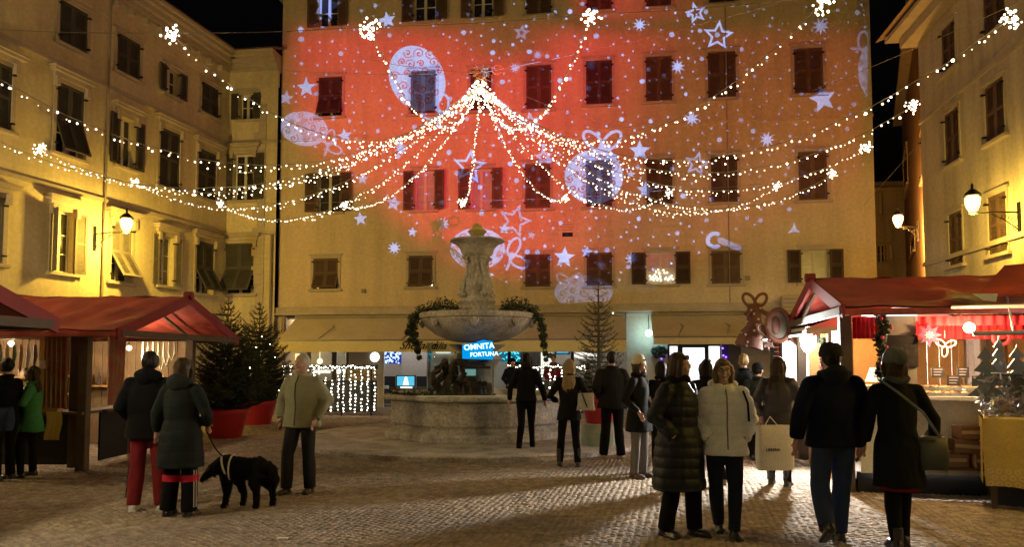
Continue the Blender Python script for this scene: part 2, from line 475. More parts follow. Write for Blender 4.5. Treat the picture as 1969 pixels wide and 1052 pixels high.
# piano nobile
lwin(-30, 22, 118, 245, ms=M_shut_d, hood=True); lwin(107, 160, 165, 300, ms=M_shut_d, hood=True, halfopen=R(20)); lwin(226, 258, 226, 322, 'open', ms=M_shut_d, glass=M_glass, hood=True)
lwin(306, 345, 250, 362, ms=M_shut_d, hood=True); lwin(380, 415, 290, 382, ms=M_shut_d, hood=True)
# first floor
lwin(-40, 6, 375, 505, ms=M_shut_g, hood=True); lwin(100, 140, 405, 525, 'swung', ms=M_shut_g, hood=True)
lwin(213, 252, 428, 543, ms=M_shut_g, hood=True, halfopen=R(33)); lwin(305, 333, 455, 550, 'open', ms=M_shut_g, hood=True); lwin(376, 410, 466, 566, ms=M_shut_d, hood=True, halfopen=R(30))
z1 = FL.uv(215, (330 + 390) / 2 + 25)[1]; zl1 = FL.uv(205, 387)[1]; zl2 = FL.uv(215, 169)[1]
ZL = FL.uv(425, 130)[1]
wall_mesh(0, LLEN, 3.3, ZL - .6, [w_[:4] for w_ in lw]).build('wall', M_left, left)
wall_mesh(0, LLEN, 0, 3.25, [(LLEN - 4.6, LLEN - 3.2, 0, 2.6), (LLEN - 9.5, LLEN - 7.8, 0, 2.6), (LLEN - 13, LLEN - 11, .6, 2.6)]).build('ground_floor_wall', M_stone, left)
for u in (LLEN - 4.6, LLEN - 9.5, LLEN - 13):
    MB().box(u, u + 1.9, .2, .25, 0, 2.6).build('door', M_shut_d, left)
for (a, c, d, e, k, kw) in lw: window(left, a, c, d, e, k, **kw)
for z in (zl1, zl2):
    MB().box(-.01, LLEN + .01, -.07, .02, z - .06, z + .05).build('string_course', M_stone, left)
def cornice(name, par, L, z, ext=.0, m=None, y=0):
    b = MB(); st = [(.06, .12), (.14, .14), (.26, .16), (.42, .12), (.52, .10)]; zz = z
    for d, h in st:
        b.box(-ext, L + ext, y - d, y + .3, zz, zz + h - .002); zz += h
    o = b.build(name, m or M_stone, par); 
    r = MB(); r.add([(-.5, y - .6, zz), (L + .2, y - .6, zz), (L + .2, y + 4, zz + 1.6), (-.5, y + 4, zz + 1.6)], [(0, 1, 2, 3)]); r.add([(-.5, y - .6, zz - .05), (L + .2, y - .6, zz - .05), (L + .2, y + 4, zz + 1.55), (-.5, y + 4, zz + 1.55)], [(3, 2, 1, 0)])
    r.build('roof', M_alley, par)
    return o
MB().box(0, LLEN, -.03, .1, ZL - .6, ZL - .002).build('frieze', M_left, left)
cornice('cornice', left, LLEN, ZL)
# frieze mouldings
b = MB()
u = 8.6
while u < LLEN - .4:
    b.box(u, u + .14, -.22, -.031, ZL - .2, ZL - .01); u += .62
b.build('cornice_bracket', M_stone, left, kind='stuff')
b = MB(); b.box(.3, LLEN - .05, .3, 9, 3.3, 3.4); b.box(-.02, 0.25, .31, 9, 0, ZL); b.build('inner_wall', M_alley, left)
# drain pipe on the left building
pu = FL.uv(200, 300)[0]
MB().tube([(pu, -.09, 3.3), (pu, -.09, ZL)], .03, 6).build('drain_pipe', M_trimdark, left)
b = MB(); b.box(-.05, LLEN, -.11, -.09, 0, .01)
# return wing facing the camera
RO = corner
ret = empty('corner_wing', RO, -alpha, 'narrow end wing of the yellow house, facing the camera beside the central house', 'house')
FR = Facade(ret, RO, -alpha)
RW = FR.uv(531, 400)[0]
rw_ = []
def rwin(x0, x1, y0, y1, kind='closed', **k): rw_.append((*FR.rect(x0, x1, y0, y1), kind, k))
rwin(461, 487, 180, 230, 'open', ms=M_shut_d); rwin(450, 488, 296, 385, 'open', ms=M_shut_d, glass=M_glass, hood=True); rwin(432, 488, 468, 566, ms=M_shut_d, hood=True, halfopen=R(28))
wall_mesh(0, RW, 0, ZL - .6, [w_[:4] for w_ in rw_]).build('wall', M_left, ret)
for (a, c, d, e, k, kw) in rw_: window(ret, a, c, d, e, k, **kw)
for z in (zl1, zl2): MB().box(.01, RW + .01, -.07, .02, z - .06, z + .05).build('string_course', M_stone, ret)
MB().box(0, RW, -.03, .1, ZL - .6, ZL - .002).build('frieze', M_left, ret)
cornice('cornice', ret, RW - .02, ZL, 0)
MB().tube([(RW - .12, -.1, .2), (RW - .12, -.1, FR.uv(520, 452)[1]), (RW - .5, -.1, FR.uv(520, 450)[1])], .035, 6).build('drain_pipe', M_trimdark, ret)
q0 = MB().box(0, .48, -.04, 0, 0, .33).build('quoin', M_stone, ret, bevel=.012)
q1 = MB().box(0, .30, -.04, 0, 0, .33).build('quoin', M_stone, ret, bevel=.012)
q0.location = (RW - .9, 0, 3.3); q1.location = (RW - .72, 0, 3.65)
for i in range(2, 22):
    q = (q0, q1)[i % 2].copy(); C.objects.link(q); q.location = (RW - (.9 if i % 2 == 0 else .72), 0, 3.3 + .35 * i)
    if q.location.z > ZL - 1: bpy.data.objects.remove(q)

# ------------------------------------------------------------------ right building
RPH = R(-98.7)
rO = Vector((11.98, 21.0, 0))
right = empty('side_house', rO, RPH, 'tall pale house on the right with lamp bracket and closed brown shutters', 'house')
FRt = Facade(right, rO, RPH)
rr_ = []
def rtw(x0, x1, y0, y1, kind='closed', **k): rr_.append((*FRt.rect(x0, x1, y0, y1), kind, k))
rtw(1812, 1838, 45, 136, surround=.06); rtw(1818, 1846, 211, 315, surround=.06); rtw(1826, 1852, 408, 510, surround=.06)
rtw(1892, 1934, -60, 58, surround=.06); rtw(1896, 1933, 155, 268, surround=.06); rtw(1902, 1938, 372, 488, surround=.06)
rtw(2010, 2070, 70, 200, surround=.06)
RLEN = 21.0
ZR = FRt.uv(1787, 42)[1]
wall_mesh(0, RLEN, 0, ZR, [w_[:4] for w_ in rr_]).build('wall', M_right, right)
for (a, c, d, e, k, kw) in rr_: window(right, a, c, d, e, k, **kw)
b = MB(); b.box(-.5, RLEN, -.75, .3, ZR, ZR + .12); b.box(-.3, RLEN, -.4, .3, ZR - .25, ZR - .002); b.build('cornice', M_stone, right)
b = MB(); b.add([(-.7, -.95, ZR + .13), (RLEN, -.95, ZR + .13), (RLEN, 4, ZR + 1.8), (-.7, 4, ZR + 1.8)], [(0, 1, 2, 3)]); b.build('roof', M_alley, right)
for py0 in (146, 476):
    z = FRt.uv(1880, py0)[1]
    MB().box(-.02, RLEN, -.06, .02, z - .08, z + .04).build('string_course', M_stone, right)
MB().box(-.001, .3, .001, 6, 0, ZR).build('end_wall', M_right, right)
# alley houses
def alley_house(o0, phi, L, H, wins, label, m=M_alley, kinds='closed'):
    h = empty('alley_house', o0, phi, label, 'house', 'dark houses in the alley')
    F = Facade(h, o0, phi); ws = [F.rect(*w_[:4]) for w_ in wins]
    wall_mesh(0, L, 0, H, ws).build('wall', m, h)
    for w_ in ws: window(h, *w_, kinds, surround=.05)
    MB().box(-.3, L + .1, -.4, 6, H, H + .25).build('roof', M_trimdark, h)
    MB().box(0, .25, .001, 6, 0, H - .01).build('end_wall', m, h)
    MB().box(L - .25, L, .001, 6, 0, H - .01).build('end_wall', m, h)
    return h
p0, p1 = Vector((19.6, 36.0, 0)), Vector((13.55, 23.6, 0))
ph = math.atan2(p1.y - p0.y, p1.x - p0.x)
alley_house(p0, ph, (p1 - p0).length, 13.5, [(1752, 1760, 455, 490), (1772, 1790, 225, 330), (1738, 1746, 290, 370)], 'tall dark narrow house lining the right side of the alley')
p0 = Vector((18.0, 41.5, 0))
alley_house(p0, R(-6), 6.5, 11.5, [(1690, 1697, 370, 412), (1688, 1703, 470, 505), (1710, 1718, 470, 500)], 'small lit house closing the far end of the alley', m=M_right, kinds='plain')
# ------------------------------------------------------------------ bracket lamps
def bracket_lamp(wallpt, out, rz, label, power, col=SODIUM, cat='street lamp', glob=None):
    """wrought iron bracket fixed at wallpt, lantern hanging at distance out along local +x"""
    t = empty('street_lamp', wallpt, rz, label, cat, 'wall bracket street lamps')
    b = MB(); b.box(-.01, .03, -.05, .05, -.45, .25)
    b.tube([(0, 0, .02), (out * .5, 0, .05), (out, 0, .02)], .018, 8)
    def spiral(c, r0, turns, s0, flip=1):
        return [(c[0] + (r0 * (1 - i / 22)) * math.cos(s0 + flip * turns * 2 * PI * i / 22), 0, c[1] + (r0 * (1 - i / 22)) * math.sin(s0 + flip * turns * 2 * PI * i / 22)) for i in range(20)]
    b.tube([(0, 0, -.4), (.1, 0, -.3), (out * .35, 0, -.12), (out * .62, 0, 0)], .012, 6)
    for c, r, s in (((.14, -.12), .1, 0), ((.33, -.06), .07, 1.5), ((.52, -.02), .05, 3), ((.1, -.32), .06, 2)):
        b.tube(spiral(c, r, 1.6, s), .008, 5)
    b.build('bracket', M_iron, t)
    gl = emit('lantern_glow_' + ('y' if col == SODIUM else 'o'), (1.0, .66, .16) if glob is None else glob, 6.0)
    g = MB(); g.lathe([(.09, .06), (.15, .22), (.17, .36), (.11, .42)], 8, (out, 0, 0)); g.build('lantern_glass', gl, t, smooth=False)
    c = MB(); c.lathe([(.03, 0), (.1, .03), (.095, .06)], 8, (out, 0, 0)); c.lathe([(.19, .425), (.16, .47), (.07, .56), (.03, .58), (.03, .68), (.0, .72)], 8, (out, 0, 0))
    for k in range(6):
        w = 2 * PI * k / 6; c.tube([(out + .092 * math.cos(w), .092 * math.sin(w), .05), (out + .172 * math.cos(w), .172 * math.sin(w), .36)], .006, 4)
    c.build('lantern_cap', M_iron, t)
    M = wmat(t)
    lamp('lamp_light', 'POINT', M @ Vector((out, 0, -.12)), power, col, .12)
    return t
p = FL.P(FL.uv(181, 462)[0], 0, FL.uv(181, 462)[1] + .15)
bracket_lamp(p, 1.05, LPH - PI / 2, 'lit lantern on scrolled iron bracket beside the yellow house shutters', 430)
p = FRt.P(5.15, 0, FRt.uv(1967, 408)[1])
bracket_lamp(p, 0.95, RPH - PI / 2 , 'lit lantern on iron bracket at the right edge, above the red stall roof', 250)
p = Vector((13.85, 24.6, 6.15))
bracket_lamp(p, .75, R(188), 'small orange lantern deep in the dark alley', 900, (1.0, .48, .10), glob=(1.0, .62, .22))
# two more lanterns added just out of view to brighten walls and ground
p = FL.P(7.0, 0, 5.2)
bracket_lamp(p, 1.0, LPH - PI / 2, 'added fill lantern on the near end of the yellow house, left of the stalls', 880, (1.0, .72, .32), glob=(1.0, .8, .4))
p = FRt.P(16.5, 0, 5.2)
bracket_lamp(p, .95, RPH - PI / 2, 'added fill lantern on the near end of the right hand house', 420)

# post lanterns added behind the camera, unseen, as fill light on the square
def fill_post_lamp(x, y, power, label, col=SODIUM):
    t = empty('fill_post_lamp', (x, y, 0), 0, label, 'street lamp', 'added fill lanterns behind the camera')
    MB().lathe([(.14, 0), (.14, .1), (.07, .3), (.05, .5), (.035, 4.2)], 12).build('post', M_iron, t, smooth=True)
    MB().lathe([(.09, 4.25), (.17, 4.6), (.11, 4.68)], 8).build('lantern_glass', _mats['lantern_glow_y'], t)
    MB().lathe([(.2, 4.69), (.06, 4.82), (0, 4.9)], 8).build('lantern_cap', M_iron, t)
    lamp('post_fill_light', 'POINT', (x, y, 4.15), power, col, .12)
fill_post_lamp(-4.6, -1.2, 340, 'added fill lantern on a post behind the camera on its left', (1.0, .74, .36))
fill_post_lamp(3.8, -3.0, 300, 'added fill lantern on a post behind the camera on its right', (1.0, .74, .40))

# ------------------------------------------------------------------ the projector slide (drawn in code, thrown by a real projector lamp)
SX0, SY0, SW_, SH_, SS = 505, -60, 1210, 660, 1.7
cw_, ch_ = int(SW_ * SS), int(SH_ * SS)
white = np.zeros((ch_, cw_), np.float32)
def area(cx, cyy, r):
    x0, x1 = int(max(0, (cx - r - SX0) * SS)), int(min(cw_, (cx + r - SX0) * SS + 1)); y0, y1 = int(max(0, (cyy - r - SY0) * SS)), int(min(ch_, (cyy + r - SY0) * SS + 1))
    if x1 <= x0 or y1 <= y0: return None
    yy, xx = np.mgrid[y0:y1, x0:x1]
    return (slice(y0, y1), slice(x0, x1)), xx / SS + SX0, yy / SS + SY0
def stamp(d, sl, amp, soft=.9):
    a = np.clip(.5 - d / soft, 0, 1) * amp
    white[sl] = np.maximum(white[sl], a)
def dot(cx, cyy, r, amp=1.0, asp=1.0, soft=1.2):
    q = area(cx, cyy, r + 3)
    if q: stamp(np.sqrt(((q[1] - cx) * asp) ** 2 + (q[2] - cyy) ** 2) - r, q[0], amp, soft)
def star_sdf(X, Y, n, r1, r2, rot):
    a = (np.arctan2(Y, X) - rot) % (2 * PI / n); a = np.minimum(a, 2 * PI / n - a)
    rr = np.hypot(X, Y); px, py = rr * np.cos(a), rr * np.sin(a)
    ax, ay = r1, 0.0; bx, by = r2 * math.cos(PI / n), r2 * math.sin(PI / n)
    ex, ey = bx - ax, by - ay; L = math.hypot(ex, ey)
    return (ex * (py - ay) - ey * (px - ax)) / L * -1
def star(cx, cyy, r, n=5, k=.42, rot=-PI / 2, amp=1.0, outline=0):
    q = area(cx, cyy, r + 5)
    if not q: return
    d = star_sdf(q[1] - cx, q[2] - cyy, n, r, r * k, rot)
    if outline: d = np.abs(d + outline) - outline
    stamp(d, q[0], amp)
def curve(pts, w, amp=1.0, erase=False):
    for (x, y) in pts:
        q = area(x, y, w + 2)
        if not q: continue
        d = np.hypot(q[1] - x, q[2] - y) - w
        if erase: white[q[0]] *= 1 - np.clip(.5 - d / .9, 0, 1) * .95
        else: stamp(d, q[0], amp)
def bauble(cx, cyy, rx, ry, rot, bow, amp=.8, seed=1):
    q = area(cx, cyy, max(rx, ry) + 4)
    if q:
        X, Y = q[1] - cx, q[2] - cyy; c, s = math.cos(rot), math.sin(rot)
        u, v = (X * c + Y * s) / rx, (-X * s + Y * c) / ry
        stamp((np.hypot(u, v) - 1) * min(rx, ry), q[0], amp)
    g = random.Random(seed); cs = []
    for _ in range(1800):
        a, r = g.uniform(0, 6.28), math.sqrt(g.random()) * .86; x, y = cx + r * rx * math.cos(a), cyy + r * ry * math.sin(a); R_ = g.uniform(6.5, 11) * rx / 50
        if all(math.hypot(x - m[0], y - m[1]) > (R_ + m[2]) * .95 for m in cs): cs.append((x, y, R_))
    for (x, y, R_) in cs:
        f = g.choice((-1, 1)); s0 = g.uniform(0, 6.28)
        curve([(x + R_ * (1 - t / 40) * math.cos(s0 + f * t / 40 * 9.5), y + R_ * (1 - t / 40) * math.sin(s0 + f * t / 40 * 9.5)) for t in range(38)], 1.1 * max(.7, rx / 52), erase=True)
    if bow:
        bx, by, br, br_rot = bow
        for sgn in (-1, 1):
            pts = []
            for t in range(60):
                w = t / 59 * 2 * PI; e = br * (1 - math.cos(w)) / 2; f_ = br * .42 * math.sin(w) * (1 if True else 1)
                dx, dy = sgn * e, -e * .55 + f_
                pts.append((bx + dx * math.cos(br_rot) - dy * math.sin(br_rot), by + dx * math.sin(br_rot) + dy * math.cos(br_rot)))
            curve(pts, 2.2 * br / 28, amp * .9)
            pts = [(bx + (sgn * t / 20 * br * .7) * math.cos(br_rot) - (t / 20 * br * .6) * math.sin(br_rot), by + (sgn * t / 20 * br * .7) * math.sin(br_rot) + (t / 20 * br * .6) * math.cos(br_rot)) for t in range(21)]
            curve(pts, 2.6 * br / 28, amp * .8)
        dot(bx, by, 5 * br / 28, amp)
bauble(802, 150, 52, 65, -.45, (846, 216, 30, -.7), .95, 2)
bauble(585, 247, 46, 33, .18, (632, 277, 24, 1.2), .55, 3)
bauble(1142, 340, 56, 52, 0, (1158, 280, 36, 0.0), .8, 4)
bauble(918, 478, 53, 40, 0, (985, 492, 30, 1.25), .75, 5)
bauble(1122, 562, 56, 32, 0, (1095, 545, 24, 0), .2, 6)
bauble(1690, 135, 40, 60, 0, (1665, 95, 30, .8), .35, 8)
for s in ((745, 38, 17, .9), (589, 168, 19, .9), (550, 188, 15, .5), (663, 261, 15, .85), (1230, 290, 21, .8), (1582, 190, 27, .9), (1085, 495, 21, .95), (1128, 485, 12, .9),
          (697, 344, 12, .6), (757, 391, 16, .7), (693, 421, 14, .75), (793, 446, 10, .85), (970, 440, 12, .8), (1241, 366, 18, .75), (1213, 335, 9, .6), (1022, 452, 9, .45), (628, 8, 30, .8), (1092, 332, 10, .5)):
    star(s[0], s[1], s[2], rot=-PI / 2 + rnd.uniform(-.25, .25), amp=s[3], k=.45)
for s in ((1381, 68, 31, .9), (1338, 24, 22, .8), (1003, 62, 17, .3), (903, 320, 34, .95), (990, 425, 34, .5), (1340, 315, 26, .5), (1020, 235, 22, .6), (1045, 302, 19, .6)):
    star(s[0], s[1], s[2], rot=-PI / 2 + rnd.uniform(-.3, .3), amp=s[3], outline=2.0, k=.45)
for s in ((1230, 47, 14, .9), (990, 130, 11, .7), (1303, 128, 15, .9), (1578, 50, 18, .55), (1330, 228, 16, .75), (1475, 268, 16, .8), (771, 286, 14, .9), (852, 430, 14, .9), (758, 477, 14, .9), (1215, 498, 14, .75), (1034, 105, 10, .5), (1137, 125, 11, .6), (1157, 510, 11, .5)):
    star(s[0], s[1], s[2], n=9, k=.4, rot=rnd.random(), amp=s[3])
curve([(1375 + 14 * math.cos(t / 12), 462 + 13 * math.sin(t / 12)) for t in range(14, 62)], 4, .7); curve([(1385 + t, 462 + t * .45) for t in range(36)], 6, .35)
star(1527, 441, 15, n=3, k=.3, rot=2.6, amp=.55)
g = random.Random(21); placed = []
def inred(x, y):
    return (x > 560 and y > 0 and y < 250 + (x - 560) * .75) and y < 545 and (x < 1180 or y < 560 - (x - 1180) * .45) and x < 1665
for _ in range(14000):
    x, y = g.uniform(548, 1668), g.uniform(5, 555)
    if not inred(x, y): continue
    if any((x - a) ** 2 + (y - b_) ** 2 < 13 ** 2 for a, b_ in placed[-1200:]): continue
    placed.append((x, y))
    if len(placed) > 760: break
for (x, y) in placed:
    t = g.random(); r = 1.5 + 1.0 * g.random() if t < .8 else 3.2 + 2.2 * g.random()
    dot(x, y, r * .95, g.uniform(.5, 1.0) * (1 if x < 1350 else .6), g.uniform(.85, 1.2), 1.6)
yy, xx = np.mgrid[0:ch_, 0:cw_]; X = xx / SS + SX0; Y = yy / SS + SY0
def sm(t): t = np.clip(t, 0, 1); return t * t * (3 - 2 * t)
red = sm((X - 530) / 70) * sm((Y - 28 + (X - 600) * .0) / 60)
red *= sm((255 + (X - 540) * .80 - Y) / 110 + .3) * sm((565 - Y) / 90)
red *= .17 + .83 * sm((1330 - X + (Y - 250) * -.25) / 330)
red *= sm((640 - Y - (X - 1150) * .45) / 120)
hole = np.exp(-(((X - 975) / 95) ** 2 + ((Y - 75) / 42) ** 2)); red *= 1 - .8 * hole
top = sm((X - 1080) / 60) * sm((60 - Y) / 40); red = np.maximum(red, .55 * top * sm((1420 - X) / 300) * sm((Y + 60) / 60))
red *= sm((1668 - X) / 25)
slide = np.zeros((ch_, cw_, 3), np.float32)
wh = white * (.55 + .45 * sm((1700 - X) / 500)) * sm((1672 - X) / 8)
for k, (rc, wc) in enumerate(zip((1.2, .008, .13), (.66, 1.05, 3.1))):
    slide[..., k] = red * rc * (1 - wh) * .70 + wh * wc * 1.05
PJ = Vector((2.2, -2.0, 8.6)); PT = FC.P(CW * .5, 0, 8.6)
pj = lamp('projector_light', 'SPOT', PJ, 21500, (1, 1, 1), 0.0, target=PT)
bpy.context.view_layer.update()
Minv = pj.matrix_basis.inverted(); Mw = pj.matrix_basis
# texture grid in tangent coordinates of the projector
corners = [Minv @ FC.P(u, 0, z) for u in (-.2, CW + .2) for z in (3.9, 15.6)]
tx = [c.x / -c.z for c in corners]; ty = [c.y / -c.z for c in corners]
x0, x1, y0, y1 = min(tx), max(tx), min(ty), max(ty)
TW, TH = 2200, 1280
gx = x0 + (np.arange(TW) + .5) / TW * (x1 - x0); gy = y0 + (np.arange(TH) + .5) / TH * (y1 - y0)
GX, GY = np.meshgrid(gx, gy)
A = np.array(Mw.to_3x3()); dirs = np.stack([GX, GY, -np.ones_like(GX)], -1) @ A.T
N_ = np.array(FC.N); o_ = np.array(FC.o); pjv = np.array(PJ)
tt = ((o_ - pjv) @ N_) / (dirs @ N_)
PW = pjv + dirs * tt[..., None]
rel = PW - np.array([0, 0, CAMH]); cp, sp = math.cos(PITCH), math.sin(PITCH)
zc = rel[..., 1] * cp + rel[..., 2] * sp; yc = -rel[..., 1] * sp + rel[..., 2] * cp
PXs = CX + FPX * rel[..., 0] / zc; PYs = CY - FPX * yc / zc
fx = (PXs - SX0) * SS; fy = (PYs - SY0) * SS
ok = (fx > 0) & (fx < cw_ - 2) & (fy > 0) & (fy < ch_ - 2)
ix = np.clip(fx, 0, cw_ - 2).astype(int); iy = np.clip(fy, 0, ch_ - 2).astype(int); ax = (np.clip(fx, 0, cw_ - 2) - ix)[..., None]; ay = (np.clip(fy, 0, ch_ - 2) - iy)[..., None]
tex = (slide[iy, ix] * (1 - ax) + slide[iy, ix + 1] * ax) * (1 - ay) + (slide[iy + 1, ix] * (1 - ax) + slide[iy + 1, ix + 1] * ax) * ay
tex *= ok[..., None]
# even out the projector's own falloff and angle, as a real slide for an oblique throw is made
img = bpy.data.images.new('projector_slide', TW, TH, alpha=False, float_buffer=True)
img.colorspace_settings.name = 'Non-Color'
buf = np.ones((TH, TW, 4), np.float32); buf[..., :3] = np.sqrt(np.clip(tex / 5.0, 0, 1))
img.pixels.foreach_set(buf.ravel()); img.update()
ld = pj.data; ld.use_nodes = True; ld.spot_size = R(95); ld.spot_blend = 0
n = ld.node_tree.nodes; l = ld.node_tree.links
em = n['Emission']
tc = n.new('ShaderNodeTexCoord'); sp_ = n.new('ShaderNodeSeparateXYZ'); l.new(tc.outputs['Normal'], sp_.inputs[0])
def mth(op, a, b_):
    m = n.new('ShaderNodeMath'); m.operation = op
    for i, v in enumerate((a, b_)):
        if isinstance(v, (int, float)): m.inputs[i].default_value = v
        else: l.new(v, m.inputs[i])
    return m.outputs[0]
nz = mth('ABSOLUTE', sp_.outputs[2], 0)
U_ = mth('DIVIDE', mth('SUBTRACT', mth('DIVIDE', sp_.outputs[0], nz), x0), x1 - x0)
V_ = mth('DIVIDE', mth('SUBTRACT', mth('DIVIDE', sp_.outputs[1], nz), y0), y1 - y0)
cb = n.new('ShaderNodeCombineXYZ'); l.new(U_, cb.inputs[0]); l.new(V_, cb.inputs[1])
ti = n.new('ShaderNodeTexImage'); ti.image = img; ti.extension = 'CLIP'; l.new(cb.outputs[0], ti.inputs[0])
sq_ = n.new('ShaderNodeVectorMath'); sq_.operation = 'MULTIPLY'; l.new(ti.outputs[0], sq_.inputs[0]); l.new(ti.outputs[0], sq_.inputs[1])
l.new(sq_.outputs[0], em.inputs[0]); em.inputs[1].default_value = 5.0
# projector housing on a mast, standing behind the camera
t = empty('slide_projector', (2.2, -2.0, 0), 0, 'slide projector on a tall steel mast facing the central house', 'projector')
MB().tube([(0, -.45, 0), (0, -.45, 8.3)], .06, 10).build('mast', M_metal, t)
b = MB(); b.lathe([(.35, 0), (.35, .05), (.1, .12)], 16, (0, -.45, 0)); b.build('foot', M_metal, t)
b = MB(); b.box(-.3, .3, -.75, -.12, -.22 + 8.6, .22 + 8.6); b.build('housing', M_black, t, bevel=.02)
MB().lathe([(.1, 0), (.1, .08)], 16, (0, 0, 0), cap=False).build('lens', M_iron, t).matrix_basis = Matrix.Translation((0, -.12, 8.6)) @ Matrix.Rotation(-PI / 2, 4, 'X')
# ------------------------------------------------------------------ ground
M_ground = mat('joint_sand', (0.20, 0.165, 0.125), 0.95, 0.3, 1.2, 0.01, 30)
M_sett = mat('porphyry_sett', (0.34, 0.275, 0.20), 0.85, 0.45, .5, 0.003, 60, col2=(0.19, 0.15, 0.115), fine=0.4, spec=0.15)
ground = MB().quad((-80, -40, 0), (80, -40, 0), (80, 120, 0), (-80, 120, 0)).build('ground', M_ground)
tag(ground, kind='structure', label='dark sanded bed of the cobbled town square')
g = random.Random(5)
def sett_proto(sd):
    q = random.Random(sd); r = .0325; h = q.uniform(.005, .010)
    def ring(rad, z, j): return [(sx * rad * (1 + q.uniform(-j, j)), sy * rad * (1 + q.uniform(-j, j)), z + q.uniform(-.003, .003)) for sx, sy in ((-1, -.85), (-.95, .9), (.1, 1.1), (1, .8), (.95, -.9), (-.1, -1.1))]
    v = [(x, y, -.004) for x, y, z in ring(r, 0, .12)] + ring(r * .8, h * .85, .14) + [(q.uniform(-.006, .006), q.uniform(-.006, .006), h + q.uniform(0, .006))]
    f = []
    for k in range(6): f.append((k, (k + 1) % 6, 6 + (k + 1) % 6, 6 + k))
    for k in range(6): f.append((6 + k, 6 + (k + 1) % 6, 12))
    return np.array(v), f
protos = [sett_proto(i) for i in range(10)]
SP = .072
places = []
rs = np.random.RandomState(3)
j = 0
def arc(x):
    m = (x % 1.6) - .8
    return math.sqrt(max(0, 1.15 ** 2 - m * m)) * .8
y = 4.6
while y < 23.4:
    hw = y * .78 + .6
    x = -hw
    step = SP if y < 12.5 else SP * 1.5
    while x < hw:
        yy_ = y + arc(x)
        places.append((x + rs.uniform(-.011, .011), yy_ - .6 + rs.uniform(-.011, .011), math.atan2(arc(x + .05) - arc(x - .05), .1) + rs.uniform(-.45, .45), step / SP * rs.uniform(.85, 1.16), rs.uniform(-.004, .003)))
        x += step
    y += step
def infoot(x, y): return (x + .75) ** 2 + (y - 15.6) ** 2 < 3.6 ** 2
places = [p_ for p_ in places if not infoot(p_[0], p_[1]) and p_[1] > 5.2]
# the 300 stones that show largest, as objects of their own
def seen(p_):
    px = CX + FPX * p_[0] / p_[1]
    return 0 < px < 1969 and p_[1] > 6.55
vis = sorted([i for i, p_ in enumerate(places) if seen(p_)], key=lambda i: places[i][1])[:300]
near = set(vis)
pm = [mesh_np('sett', v, f, M_sett) for v, f in protos]
for i in vis:
    x, y, a, s, dz = places[i]
    o = link('sett', pm[i % 10], ground); o.location = (x, y, dz); o.rotation_euler = (0, 0, a); o.scale = (s, s, 1)
VV, FQ, FT = [], [], []
base = 0
arrs = np.array([p_ for i, p_ in enumerate(places) if i not in near])
for k in range(10):
    sub = arrs[k::10]; v, f = protos[k]
    c, s = np.cos(sub[:, 2]), np.sin(sub[:, 2])
    vx = (v[None, :, 0] * c[:, None] - v[None, :, 1] * s[:, None]) * sub[:, 3:4] + sub[:, 0:1]
    vy = (v[None, :, 0] * s[:, None] + v[None, :, 1] * c[:, None]) * sub[:, 3:4] + sub[:, 1:2]
    vz = v[None, :, 2] + sub[:, 4:5]
    VV.append(np.stack([vx, vy, vz], -1).reshape(-1, 3))
    off = base + np.arange(len(sub))[:, None, None] * len(v)
    FQ.append((np.array([q for q in f if len(q) == 4])[None] + off).reshape(-1, 4)); FT.append((np.array([q for q in f if len(q) == 3])[None] + off).reshape(-1, 3))
    base += len(sub) * len(v)
VV = np.concatenate(VV); FQ = np.concatenate(FQ); FT = np.concatenate(FT)
me = bpy.data.meshes.new('cobblestone_paving')
me.vertices.add(len(VV)); me.vertices.foreach_set('co', VV.astype(np.float32).ravel())
me.loops.add(FQ.size + FT.size); me.loops.foreach_set('vertex_index', np.concatenate([FQ.ravel(), FT.ravel()]).astype(np.int32))
me.polygons.add(len(FQ) + len(FT)); me.polygons.foreach_set('loop_start', np.concatenate([np.arange(len(FQ)) * 4, FQ.size + np.arange(len(FT)) * 3]).astype(np.int32))
me.update(calc_edges=True); me.materials.append(M_sett)
link('cobblestone_paving', me, ground)['kind'] = 'stuff'

# dry leaves and scraps trodden into the joints
ql = random.Random(8); lv = MB()
for i in range(260):
    y_ = ql.uniform(6.2, 14); x_ = ql.uniform(-.62, .6) * y_; r_ = ql.uniform(.006, .02); a_ = ql.uniform(0, 6.28)
    if infoot(x_, y_): continue
    P_ = [Vector((x_ + r_ * k_ * math.cos(a_ + w_), y_ + r_ * k_ * math.sin(a_ + w_), .016 + ql.uniform(0, .006))) for k_, w_ in ((1.6, 0), (.7, 1.4), (1.2, 3.1), (.7, 4.8))]
    lv.add(P_, [(0, 1, 2, 3)])
o = lv.build('leaf_litter', mat('dead_leaf', (.16, .11, .06), .9, .5, 9)); o['kind'] = 'stuff'
